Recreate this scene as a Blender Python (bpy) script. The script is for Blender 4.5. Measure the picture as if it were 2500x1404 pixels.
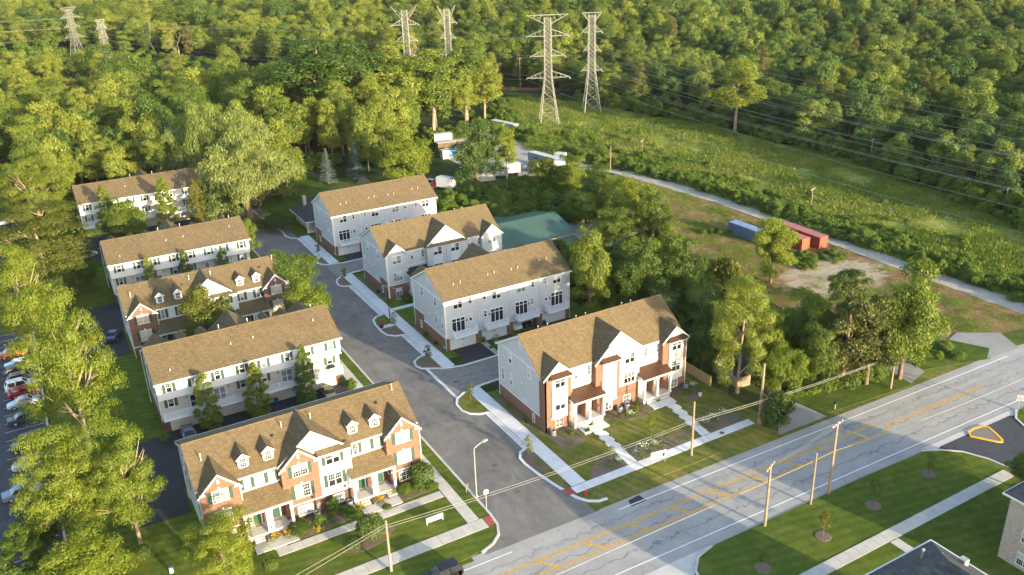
import bpy, math, random
import numpy as np
from mathutils import Matrix, Vector

for o in list(bpy.data.objects): bpy.data.objects.remove(o)
SC = bpy.context.scene
COL = SC.collection
R = math.radians

# ------------------------------------------------------------------ camera
PITCH, ROLL, YAW, FPX, CAMH = R(23.0138), R(-1.8832), R(29.2708), 2112.89, 67.5
fw = Vector((math.sin(YAW)*math.cos(PITCH), math.cos(YAW)*math.cos(PITCH), -math.sin(PITCH)))
rt = Vector((math.cos(YAW), -math.sin(YAW), 0)); up = rt.cross(fw)
r2 = rt*math.cos(ROLL)+up*math.sin(ROLL); u2 = up*math.cos(ROLL)-rt*math.sin(ROLL)
cd = bpy.data.cameras.new('camera'); cam = bpy.data.objects.new('camera', cd); COL.objects.link(cam)
cam.matrix_world = Matrix(((r2.x,u2.x,-fw.x,0),(r2.y,u2.y,-fw.y,0),(r2.z,u2.z,-fw.z,CAMH),(0,0,0,1)))
cd.sensor_width = 36; cd.lens = 36*FPX/2500; cd.clip_start = 1; cd.clip_end = 6000
SC.camera = cam

# ------------------------------------------------------------------ sky, sun, exposure
SUN_EL = 10.5
SUN_DIR = Vector((0.26, -0.966, 0)).normalized()      # towards the sun, on the ground plane
SUN_V = (SUN_DIR*math.cos(R(SUN_EL))+Vector((0,0,math.sin(R(SUN_EL))))).normalized()
w = bpy.data.worlds.new('World'); SC.world = w; w.use_nodes = True
nt = w.node_tree; bg = nt.nodes['Background']
sky = nt.nodes.new('ShaderNodeTexSky'); sky.sky_type = 'NISHITA'; sky.sun_disc = False
sky.sun_elevation = R(SUN_EL); sky.sun_rotation = math.atan2(SUN_DIR.x, SUN_DIR.y)
sky.altitude = 200; sky.air_density = 1.0; sky.dust_density = 1.5; sky.ozone_density = 1.0
nt.links.new(sky.outputs[0], bg.inputs[0]); bg.inputs[1].default_value = 0.15
sl = bpy.data.lights.new('sun', 'SUN'); sun = bpy.data.objects.new('sun', sl); COL.objects.link(sun)
sl.energy = 3.1; sl.angle = R(0.6); sl.color = (1.0, 0.825, 0.54)
sun.rotation_euler = SUN_V.to_track_quat('Z', 'Y').to_euler()
SC.view_settings.view_transform = 'Standard'; SC.view_settings.look = 'None'
SC.view_settings.exposure = 1.92; SC.view_settings.gamma = 1.0
SC.view_settings.use_curve_mapping = False

# ------------------------------------------------------------------ materials
def new_mat(name):
    m = bpy.data.materials.new(name); m.use_nodes = True
    t = m.node_tree; t.nodes.clear()
    out = t.nodes.new('ShaderNodeOutputMaterial'); b = t.nodes.new('ShaderNodeBsdfPrincipled')
    t.links.new(b.outputs[0], out.inputs[0]); return m, t, b
def N(t, typ, **kw):
    n = t.nodes.new(typ)
    for k, v in kw.items():
        if k.startswith('i_'):
            n.inputs[int(k[2:]) if k[2:].isdigit() else k[2:]].default_value = v
        else: setattr(n, k, v)
    return n
def pos(t, world): 
    if world: return N(t, 'ShaderNodeNewGeometry').outputs['Position']
    return N(t, 'ShaderNodeTexCoord').outputs['Object']
def c4(c): return (c[0], c[1], c[2], 1)
def ramp(t, fac, stops):
    r = N(t, 'ShaderNodeValToRGB'); e = r.color_ramp.elements
    while len(e) > 1: e.remove(e[-1])
    e[0].position = stops[0][0]; e[0].color = c4(stops[0][1])
    for p, c in stops[1:]:
        k = e.new(p); k.color = c4(c)
    t.links.new(fac, r.inputs[0]); return r.outputs[0]
def noise(t, vec, scale, detail=3, rough=.6, dist=0):
    n = N(t, 'ShaderNodeTexNoise'); n.inputs['Scale'].default_value = scale
    n.inputs['Detail'].default_value = detail; n.inputs['Roughness'].default_value = rough
    n.inputs['Distortion'].default_value = dist
    t.links.new(vec, n.inputs['Vector']); return n.outputs['Fac']
def mapping(t, vec, sc=(1,1,1), rot=(0,0,0)):
    m = N(t, 'ShaderNodeMapping'); m.inputs['Scale'].default_value = sc; m.inputs['Rotation'].default_value = rot
    t.links.new(vec, m.inputs[0]); return m.outputs[0]
def mixc(t, fac, a, b, typ='MIX'):
    m = N(t, 'ShaderNodeMix', data_type='RGBA', blend_type=typ)
    if isinstance(fac, (int, float)): m.inputs[0].default_value = fac
    else: t.links.new(fac, m.inputs[0])
    for s, i in ((a, 6), (b, 7)):
        if isinstance(s, tuple): m.inputs[i].default_value = c4(s)
        else: t.links.new(s, m.inputs[i])
    return m.outputs[2]
def mth(t, op, a, b=None):
    m = N(t, 'ShaderNodeMath', operation=op)
    for s, i in ((a, 0), (b, 1)):
        if s is None: continue
        if isinstance(s, (int, float)): m.inputs[i].default_value = s
        else: t.links.new(s, m.inputs[i])
    return m.outputs[0]
def bump(t, b, h, strength, dist=.05):
    n = N(t, 'ShaderNodeBump'); n.inputs['Strength'].default_value = strength; n.inputs['Distance'].default_value = dist
    t.links.new(h, n.inputs['Height']); t.links.new(n.outputs[0], b.inputs['Normal'])
def plain(name, c, rough=.7, var=.12, scale=1.2, world=False, metal=0, spec=.4, bmp=0, bscale=40):
    m, t, b = new_mat(name); p = pos(t, world)
    f = noise(t, p, scale, 4, .65)
    lo = tuple(x*(1-var) for x in c); hi = tuple(min(1, x*(1+var)) for x in c)
    t.links.new(ramp(t, f, [(.3, lo), (.7, hi)]), b.inputs['Base Color'])
    b.inputs['Roughness'].default_value = rough; b.inputs['Metallic'].default_value = metal
    b.inputs['Specular IOR Level'].default_value = spec
    if bmp: bump(t, b, noise(t, p, bscale, 2), bmp)
    return m
M = {}
# siding: horizontal lap boards
def siding(name, c):
    m, t, b = new_mat(name); p = pos(t, False)
    sx = N(t, 'ShaderNodeSeparateXYZ'); t.links.new(p, sx.inputs[0])
    fr = mth(t, 'FRACT', mth(t, 'MULTIPLY', sx.outputs[2], 1/.13))
    f = noise(t, mapping(t, p, (.35, .35, 2.2)), 1.6, 4)
    col = ramp(t, f, [(.3, tuple(x*.92 for x in c)), (.7, tuple(min(.9, x*1.05) for x in c))])
    line = ramp(t, fr, [(0, (.8, .8, .8)), (.12, (1, 1, 1)), (1, (1, 1, 1))])
    t.links.new(mixc(t, .8, col, line, 'MULTIPLY'), b.inputs['Base Color'])
    b.inputs['Roughness'].default_value = .55; b.inputs['Specular IOR Level'].default_value = .3
    bump(t, b, fr, .35, .02); return m
M['siding_white'] = siding('siding_white', (.66, .68, .68))
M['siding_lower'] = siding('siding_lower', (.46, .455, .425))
M['siding_grey'] = siding('siding_grey', (.50, .51, .52))
M['siding_cream'] = siding('siding_cream', (.55, .52, .475))
M['siding_dark'] = siding('siding_dark', (.05, .05, .045))
def brick(name, c1, c2, mortar, sc=1.0):
    m, t, b = new_mat(name); p = pos(t, False)
    s = N(t, 'ShaderNodeSeparateXYZ'); t.links.new(p, s.inputs[0])
    cb = N(t, 'ShaderNodeCombineXYZ'); t.links.new(mth(t, 'ADD', s.outputs[0], s.outputs[1]), cb.inputs[0]); t.links.new(s.outputs[2], cb.inputs[1])
    bt = N(t, 'ShaderNodeTexBrick'); bt.inputs['Scale'].default_value = 1
    bt.inputs['Brick Width'].default_value = .30*sc; bt.inputs['Row Height'].default_value = .10*sc
    bt.inputs['Mortar Size'].default_value = .010; bt.inputs['Mortar Smooth'].default_value = .3; bt.inputs['Bias'].default_value = 0
    bt.inputs['Color1'].default_value = c4(c1); bt.inputs['Color2'].default_value = c4(c2); bt.inputs['Mortar'].default_value = c4(mortar)
    t.links.new(cb.outputs[0], bt.inputs['Vector'])
    f = noise(t, mapping(t, cb.outputs[0], (1.2, 4.5, 1)), 1.7, 4, .7)
    col = mixc(t, .75, bt.outputs['Color'], ramp(t, f, [(.3, (.55, .55, .55)), (.55, (1, 1, 1)), (.75, (1.35, 1.3, 1.25))]), 'MULTIPLY')
    t.links.new(col, b.inputs['Base Color']); b.inputs['Roughness'].default_value = .85
    b.inputs['Specular IOR Level'].default_value = .2
    bump(t, b, bt.outputs['Fac'], -.4, .02); return m
M['brick_red'] = brick('brick_red', (.245, .118, .074), (.165, .076, .050), (.28, .22, .175))
M['brick_shaded'] = brick('brick_shaded', (.16, .075, .052), (.10, .046, .034), (.17, .135, .11))  # darker brick_red: shadow on low and recessed walls put into the colour
M['brick_beige'] = brick('brick_beige', (.52, .43, .35), (.40, .33, .28), (.55, .50, .45), 1.3)
def shingle(name, c, var=.16):
    m, t, b = new_mat(name); p = pos(t, False)
    s = N(t, 'ShaderNodeSeparateXYZ'); t.links.new(p, s.inputs[0])
    cb = N(t, 'ShaderNodeCombineXYZ'); t.links.new(mth(t, 'ADD', s.outputs[0], mth(t, 'MULTIPLY', s.outputs[1], .35)), cb.inputs[0]); t.links.new(s.outputs[2], cb.inputs[1])
    bt = N(t, 'ShaderNodeTexBrick'); bt.inputs['Scale'].default_value = 1
    bt.inputs['Brick Width'].default_value = .38; bt.inputs['Row Height'].default_value = .11
    bt.inputs['Mortar Size'].default_value = .012; bt.inputs['Mortar Smooth'].default_value = .6
    bt.inputs['Color1'].default_value = c4(tuple(x*(1-var) for x in c)); bt.inputs['Color2'].default_value = c4(tuple(x*(1+var) for x in c))
    bt.inputs['Mortar'].default_value = c4(tuple(x*.45 for x in c)); bt.inputs['Bias'].default_value = -.1
    t.links.new(cb.outputs[0], bt.inputs['Vector'])
    f1 = noise(t, mapping(t, cb.outputs[0], (3.0, 5.0, 1)), 2.4, 5, .75)
    f2 = noise(t, p, .22, 3, .5); f5 = noise(t, mapping(t, cb.outputs[0], (1.6, .10, 1)), 1.0, 4, .7)
    col = mixc(t, .9, bt.outputs['Color'], ramp(t, f1, [(.28, (.72, .72, .72)), (.5, (1, 1, 1)), (.75, (1.25, 1.23, 1.2))]), 'MULTIPLY')
    col = mixc(t, .8, col, ramp(t, f2, [(.3, (.9, .9, .91)), (.7, (1.07, 1.06, 1.04))]), 'MULTIPLY')
    col = mixc(t, 1, col, ramp(t, f5, [(.3, (.86, .86, .87)), (.5, (1, 1, 1)), (.72, (1.09, 1.08, 1.06))]), 'MULTIPLY')
    t.links.new(col, b.inputs['Base Color']); b.inputs['Roughness'].default_value = .95
    b.inputs['Specular IOR Level'].default_value = .15
    bump(t, b, bt.outputs['Fac'], -.5, .02); return m
M['shingle_tan'] = shingle('shingle_tan', (.165, .124, .070))
M['shingle_brown'] = shingle('shingle_brown', (.13,.095,.055))
M['shingle_black'] = shingle('shingle_black', (.045, .045, .05), .3)
M['shingle_slate'] = shingle('shingle_slate', (.085, .088, .095), .3)
M['trim_white'] = plain('trim_white', (.70, .70, .69), .5, .04)
M['vinyl_white'] = plain('vinyl_white', (.76, .77, .78), .45, .04)
M['panel_white'] = plain('panel_white', (.64, .64, .65), .5, .04)
M['shutter_green'] = plain('shutter_green', (.040, .082, .062), .5, .1)
M['door_green'] = plain('door_green', (.030, .085, .060), .45, .1)
M['door_white'] = plain('door_white', (.72, .70, .66), .5, .05)
M['bronze'] = plain('bronze', (.115, .060, .038), .38, .12, .8, metal=.35)
M['concrete'] = plain('concrete', (.50, .48, .45), .9, .12, .6)
M['concrete_new'] = plain('concrete_new', (.62, .63, .65), .9, .10, .5, True, bmp=.15, bscale=25)
M['concrete_old'] = plain('concrete_old', (.50, .47, .42), .9, .14, .5, True, bmp=.15, bscale=25)
M['blind'] = plain('blind', (.55, .53, .50), .35, .06, 3, spec=.6)
M['dark_metal'] = plain('dark_metal', (.02, .02, .022), .45, .1, metal=.4)
M['grey_metal'] = plain('grey_metal', (.24, .25, .26), .5, .15, metal=.3)
M['galv'] = plain('galv', (.40, .385, .35), .5, .12, .5, metal=.25)
M['black_plastic'] = plain('black_plastic', (.015, .015, .017), .5, .1)
M['blue_plastic'] = plain('blue_plastic', (.02, .05, .20), .5, .1)
M['red_paint'] = plain('red_paint', (.45, .02, .025), .45, .1)
M['yellow_paint'] = plain('yellow_paint', (.72, .42, .03), .7, .15, 2)
M['white_paint'] = plain('white_paint', (.72, .73, .75), .7, .10, 2, True)
M['wood_pole'] = plain('wood_pole', (.30, .225, .155), .9, .25, 3)
M['wood_new'] = plain('wood_new', (.44, .30, .145), .85, .2, 2.5)
M['wood_old'] = plain('wood_old', (.33, .25, .175), .85, .2, 2.5)
M['green_metal'] = plain('green_metal', (.080, .150, .112), .5, .12, .3, metal=.2)
M['wire'] = plain('wire', (.16, .15, .14), .6, .1)
M['wire_light'] = plain('wire_light', (.27, .255, .23), .5, .1)
M['red_tile'] = plain('red_tile', (.33, .075, .06), .9, .15, 2, True)
M['rubber'] = plain('rubber', (.012, .012, .012), .8, .1)
M['mulch'] = plain('mulch', (.165, .125, .095), 1, .45, 6, True, bmp=.6, bscale=30)
M['gravel_bed'] = plain('gravel_bed', (.44, .40, .33), 1, .3, 9, True, bmp=.5, bscale=30)
M['bark'] = plain('bark', (.16, .115, .08), .95, .3, 4)
M['bark_pale'] = plain('bark_pale', (.31, .24, .17), .95, .25, 3)
M['rust'] = plain('rust', (.33, .075, .035), .7, .25, 2)
M['light_rust'] = plain('light_rust', (.42, .20, .18), .7, .2, 1.2)
def glass(name, c, rough=.04):
    m, t, b = new_mat(name)
    f = noise(t, pos(t, False), .8, 2)
    t.links.new(ramp(t, f, [(.3, c), (.7, tuple(x*1.8+.004 for x in c))]), b.inputs['Base Color'])
    b.inputs['Roughness'].default_value = rough; b.inputs['Specular IOR Level'].default_value = .6
    return m
M['glass'] = glass('glass', (.012, .014, .018))
M['glass_pale'] = glass('glass_pale', (.13, .155, .17), .08)
M['glass_warm'] = glass('glass_warm', (.42, .33, .25), .12)
# ---- ground surfaces
def grass(name, a, b_, c, s1=.05, s2=.5, s3=6, stripes=0):
    m, t, b = new_mat(name); p = pos(t, True)
    f1 = noise(t, p, s1, 3, .6, .4); f2 = noise(t, p, s2, 4, .7); f3 = noise(t, p, s3, 3, .8)
    col = ramp(t, f2, [(.30, a), (.5, b_), (.72, c)])
    col = mixc(t, .75, col, ramp(t, f1, [(.3, (.68, .76, .72)), (.5, (1, 1, 1)), (.68, (1.38, 1.22, .98))]), 'MULTIPLY')
    if stripes:
        sp = N(t, 'ShaderNodeSeparateXYZ'); t.links.new(mapping(t, p, (1, 1, 1), (0, 0, R(stripes))), sp.inputs[0])
        wv = mth(t, 'SINE', mth(t, 'ADD', mth(t, 'MULTIPLY', sp.outputs[1], 4.6), mth(t, 'MULTIPLY', f1, 3)))
        col = mixc(t, .7, col, ramp(t, mth(t, 'MULTIPLY_ADD' if False else 'ADD', mth(t, 'MULTIPLY', wv, .5), .5), [(.3, (.88, .90, .88)), (.7, (1.12, 1.10, 1.06))]), 'MULTIPLY')
        dry = ramp(t, noise(t, p, .16, 5, .75, .8), [(.56, (0, 0, 0)), (.72, (1, 1, 1))])
        col = mixc(t, mth(t, 'MULTIPLY', dry, .55), col, (.20, .17, .065))
    col = mixc(t, .8, col, ramp(t, f3, [(.25, (.55, .58, .55)), (.5, (1, 1, 1)), (.8, (1.4, 1.35, 1.2))]), 'MULTIPLY')
    t.links.new(col, b.inputs['Base Color']); b.inputs['Roughness'].default_value = 1
    b.inputs['Specular IOR Level'].default_value = .05
    bump(t, b, noise(t, p, 9, 4, .8), .9, .12); return m
M['lawn'] = grass('lawn', (.070, .108, .018), (.095, .135, .024), (.145, .160, .038), stripes=12)
M['lawn_dry'] = grass('lawn_dry', (.095, .135, .022), (.145, .158, .038), (.25, .20, .085), .09, .35, stripes=70)
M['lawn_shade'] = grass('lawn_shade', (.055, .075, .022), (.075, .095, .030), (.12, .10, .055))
M['forest_floor'] = grass('forest_floor', (.030, .045, .014), (.042, .062, .018), (.07, .075, .03), .02, .2, 2)
M['meadow'] = grass('meadow', (.13, .185, .026), (.205, .235, .042), (.33, .31, .10), .035, .16, 1.5)
M['rough_grass'] = grass('rough_grass', (.045, .085, .016), (.075, .115, .022), (.14, .15, .04), .06, .3, 3)
def dirt(name, a, b_, c, g, gfac=.55, sand=None):
    m, t, b = new_mat(name); p = pos(t, True)
    f = noise(t, p, .32, 5, .7, .6); f2 = noise(t, p, 3.5, 4, .7); f3 = noise(t, p, .13, 4, .7, .5)
    col = ramp(t, f, [(.3, a), (.5, b_), (.7, c)])
    col = mixc(t, .7, col, ramp(t, f2, [(.25, (.6, .6, .6)), (.75, (1.35, 1.35, 1.3))]), 'MULTIPLY')
    gm = ramp(t, mth(t, 'ADD', f3, mth(t, 'MULTIPLY', mth(t, 'SUBTRACT', f2, .5), .45)), [(gfac-.04, (0, 0, 0)), (gfac+.06, (1, 1, 1))])
    col = mixc(t, gm, col, g)
    if sand:
        sx = N(t, 'ShaderNodeSeparateXYZ'); t.links.new(p, sx.inputs[0])
        dx = mth(t, 'DIVIDE', mth(t, 'SUBTRACT', sx.outputs[0], sand[0]), sand[2]); dy = mth(t, 'DIVIDE', mth(t, 'SUBTRACT', sx.outputs[1], sand[1]), sand[3])
        rr = mth(t, 'ADD', mth(t, 'ADD', mth(t, 'MULTIPLY', dx, dx), mth(t, 'MULTIPLY', dy, dy)), mth(t, 'MULTIPLY', mth(t, 'SUBTRACT', noise(t, mapping(t, p, (.5, 1.2, 1), (0, 0, .5)), .35, 6, .75, 1.0), .5), 3.2))
        sc_ = ramp(t, noise(t, mapping(t, p, (.5, 2.2, 1), (0, 0, .6)), .8, 5, .75), [(.3, (.30, .23, .15)), (.5, (.42, .345, .245)), (.7, (.52, .44, .33))])
        col = mixc(t, ramp(t, rr, [(.55, (1, 1, 1)), (1.0, (0, 0, 0))]), col, sc_)
    t.links.new(col, b.inputs['Base Color']); b.inputs['Roughness'].default_value = 1
    b.inputs['Specular IOR Level'].default_value = .05
    bump(t, b, noise(t, p, 3, 5, .8), .9, .2); return m
M['dirt'] = dirt('dirt', (.17, .095, .048), (.26, .155, .08), (.36, .25, .145), (.13, .16, .034), .53, (133.5, 107, 13.5, 8.5))
M['sand'] = dirt('sand', (.36, .29, .205), (.46, .385, .28), (.55, .47, .36), (.12, .14, .04), .66)
M['gravel'] = dirt('gravel', (.34, .31, .265), (.42, .385, .335), (.50, .46, .40), (.14, .15, .06), .74)
def asphalt(name, c, var, cracks=0, streak=0, crack_scale=.25, tar=(.05,.05,.055), warm=None, joints=False):
    m, t, b = new_mat(name); p = pos(t, True)
    f = noise(t, p, .18, 4, .65, .5); f2 = noise(t, p, 5, 4, .8); f3 = noise(t, mapping(t, p, (.9, .06, 1) if streak else (.05, .6, 1)), 1.3, 3)
    col = ramp(t, f, [(.3, tuple(x*(1-var) for x in c)), (.7, tuple(x*(1+var) for x in c))])
    col = mixc(t, .6, col, ramp(t, f2, [(.2, (.75, .75, .75)), (.8, (1.2, 1.2, 1.2))]), 'MULTIPLY')
    col = mixc(t, .5, col, ramp(t, f3, [(.3, (.85, .85, .86)), (.7, (1.12, 1.1, 1.08))]), 'MULTIPLY')
    if streak:
        f4 = noise(t, mapping(t, p, (1, .5, 1)), .33, 6, .72, 1.5)
        col = mixc(t, .85, col, ramp(t, f4, [(.34, (.80, .80, .81)), (.5, (1, 1, 1)), (.66, (1.22, 1.21, 1.19))]), 'MULTIPLY')
    if cracks:
        n = N(t, 'ShaderNodeTexNoise'); n.inputs['Scale'].default_value = .7; n.inputs['Detail'].default_value = 5; t.links.new(p, n.inputs['Vector'])
        dv = N(t, 'ShaderNodeVectorMath', operation='MULTIPLY_ADD'); t.links.new(n.outputs['Color'], dv.inputs[0]); dv.inputs[1].default_value = (2.6, 2.6, 0); t.links.new(p, dv.inputs[2])
        vec = mapping(t, dv.outputs[0], (crack_scale, crack_scale, 0))
        v = N(t, 'ShaderNodeTexVoronoi', feature='DISTANCE_TO_EDGE'); v.inputs['Scale'].default_value = 1; t.links.new(vec, v.inputs['Vector'])
        wd = ramp(t, noise(t, p, .12, 2), [(.35, (0, 0, 0)), (.6, (1, 1, 1))])
        k = ramp(t, v.outputs['Distance'], [(0, (1, 1, 1)), (.010*cracks, (1, 1, 1)), (.018*cracks, (0, 0, 0))])
        col = mixc(t, mth(t, 'MULTIPLY', mth(t, 'MULTIPLY', k, wd), .48), col, tar)
        if joints:
            s = N(t, 'ShaderNodeSeparateXYZ'); t.links.new(dv.outputs[0], s.inputs[0])
            yy = mth(t, 'ADD', s.outputs[1], mth(t, 'MULTIPLY', s.outputs[0], .02))
            for off in (62.3, 64.1, 68.5, 69.9):
                d = mth(t, 'ABSOLUTE', mth(t, 'SUBTRACT', yy, off+1.2))
                col = mixc(t, mth(t, 'MULTIPLY', ramp(t, d, [(0, (1, 1, 1)), (.35, (0, 0, 0))]), .22), col, (.17, .165, .16))
            for off in (63.9, 69.9, 66.9):
                d = mth(t, 'ABSOLUTE', mth(t, 'SUBTRACT', yy, off+1.5))
                col = mixc(t, mth(t, 'MULTIPLY', ramp(t, d, [(0, (1, 1, 1)), (.05, (1, 1, 1)), (.11, (0, 0, 0))]), .55), col, tar)
    t.links.new(col, b.inputs['Base Color']); b.inputs['Roughness'].default_value = .85
    b.inputs['Specular IOR Level'].default_value = .3
    bump(t, b, noise(t, p, 25, 2), .2); return m
M['road_old'] = asphalt('road_old', (.345, .333, .318), .12, .55, 0, .26, (.11, .11, .115), joints=True)
M['street'] = asphalt('street', (.172, .162, .152), .2, 0, 1)
M['old_drive'] = asphalt('old_drive', (.27, .26, .245), .15, .5, 0, .3, (.12, .12, .12))
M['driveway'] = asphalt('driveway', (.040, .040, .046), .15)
M['lot'] = asphalt('lot', (.062, .064, .076), .2, .9, 0, .20, (.02, .02, .022))
def pavers(name):
    m, t, b = new_mat(name); p = pos(t, True)
    bt = N(t, 'ShaderNodeTexBrick'); bt.inputs['Scale'].default_value = 1
    bt.inputs['Brick Width'].default_value = .45; bt.inputs['Row Height'].default_value = .22; bt.inputs['Mortar Size'].default_value = .014
    bt.inputs['Color1'].default_value = (.20, .185, .165, 1); bt.inputs['Color2'].default_value = (.29, .27, .24, 1); bt.inputs['Mortar'].default_value = (.10, .095, .09, 1)
    t.links.new(mapping(t, p, (1, 1, 1), (0, 0, R(8))), bt.inputs['Vector'])
    f = noise(t, mapping(t, p, (.4, 1.6, 1)), .8, 4)
    t.links.new(mixc(t, .8, bt.outputs['Color'], ramp(t, f, [(.3, (.75, .75, .77)), (.7, (1.25, 1.22, 1.15))]), 'MULTIPLY'), b.inputs['Base Color'])
    b.inputs['Roughness'].default_value = .9; return m
M['pavers'] = pavers('pavers')
# ---- foliage
def leaf(name, cols, trans=.35, bscale=.5, rw=.62, world=False):
    m = bpy.data.materials.new(name); m.use_nodes = True; t = m.node_tree; t.nodes.clear()
    out = N(t, 'ShaderNodeOutputMaterial'); oi = N(t, 'ShaderNodeObjectInfo')
    p = N(t, 'ShaderNodeTexCoord').outputs['Object']
    g = N(t, 'ShaderNodeNewGeometry')
    if world: p = g.outputs['Position']
    f = noise(t, p, bscale, 3, .7)
    if world: f = mth(t, 'MULTIPLY', mth(t, 'SUBTRACT', f, .28), 4.2)
    v = mth(t, 'ADD', mth(t, 'MULTIPLY', oi.outputs['Random'], rw), mth(t, 'ADD', mth(t, 'MULTIPLY', f, .36), mth(t, 'MULTIPLY', g.outputs['Random Per Island'], .11)))
    col = ramp(t, v, [(.15+.75*i/(len(cols)-1), c) for i, c in enumerate(cols)])
    d = N(t, 'ShaderNodeBsdfDiffuse'); tr = N(t, 'ShaderNodeBsdfTranslucent'); gl = N(t, 'ShaderNodeBsdfGlossy')
    gl.inputs['Roughness'].default_value = .5
    t.links.new(col, d.inputs[0]); t.links.new(mixc(t, 1, col, (1.25, 1.2, .55), 'MULTIPLY'), tr.inputs[0])
    gl.inputs[0].default_value = (.9, .9, .8, 1)
    m1 = N(t, 'ShaderNodeMixShader'); m1.inputs[0].default_value = trans
    t.links.new(d.outputs[0], m1.inputs[1]); t.links.new(tr.outputs[0], m1.inputs[2])
    m2 = N(t, 'ShaderNodeMixShader'); m2.inputs[0].default_value = .025
    t.links.new(m1.outputs[0], m2.inputs[1]); t.links.new(gl.outputs[0], m2.inputs[2])
    t.links.new(m2.outputs[0], out.inputs[0]); return m
M['leaf'] = leaf('leaf', [(.066, .112, .015), (.098, .152, .019), (.138, .188, .022), (.182, .218, .026)])
M['leaf_bright'] = leaf('leaf_bright', [(.128, .180, .014), (.165, .212, .017), (.205, .240, .020)])
M['leaf_dark'] = leaf('leaf_dark', [(.042, .084, .018), (.064, .112, .022), (.092, .138, .024)], .25)
M['leaf_olive'] = leaf('leaf_olive', [(.085, .110, .014), (.125, .140, .018), (.18, .160, .022)])
M['leaf_oak'] = leaf('leaf_oak', [(.033, .077, .020), (.053, .110, .024), (.081, .144, .026), (.119, .181, .031), (.169, .219, .037)], .28, .25, .85)
M['leaf_willow'] = leaf('leaf_willow', [(.129, .185, .038), (.174, .224, .049), (.224, .263, .073)], .35)
M['leaf_silver'] = leaf('leaf_silver', [(.16, .19, .10), (.22, .24, .13), (.28, .29, .17)], .25)
M['leaf_forest'] = leaf('leaf_forest', [(.044, .090, .016), (.076, .134, .020), (.112, .170, .023), (.158, .208, .027), (.215, .248, .034)], .3, .25, .85)
M['needle_blue'] = leaf('needle_blue', [(.085, .125, .115), (.115, .160, .148), (.15, .19, .17)], .1)
M['needle'] = leaf('needle', [(.058, .081, .019), (.098, .111, .026), (.156, .130, .039)], .2)
M['hedge'] = leaf('hedge', [(.045, .085, .012), (.065, .11, .014), (.09, .13, .016)], .25)
M['grass_tuft'] = leaf('grass_tuft', [(.12, .19, .024), (.19, .24, .034), (.28, .285, .065), (.36, .335, .12)], .35, .045, .12, True)
M['weed'] = leaf('weed', [(.080, .150, .017), (.120, .195, .023), (.170, .23, .032)], .35, .1)
M['flower_yellow'] = plain('flower_yellow', (.70, .34, .01), .8, .2)
M['flower_white'] = plain('flower_white', (.75, .74, .66), .8, .1)
M['burgundy'] = leaf('burgundy', [(.05, .018, .016), (.08, .026, .022)], .2)
def carpaint(name, c, metal=.3):
    m, t, b = new_mat(name); f = noise(t, pos(t, False), 1.5, 2)
    t.links.new(ramp(t, f, [(.3, tuple(x*.93 for x in c)), (.7, tuple(x*1.05 for x in c))]), b.inputs['Base Color'])
    b.inputs['Roughness'].default_value = .3; b.inputs['Metallic'].default_value = metal
    b.inputs['Coat Weight'].default_value = .5; b.inputs['Coat Roughness'].default_value = .06; return m

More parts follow.
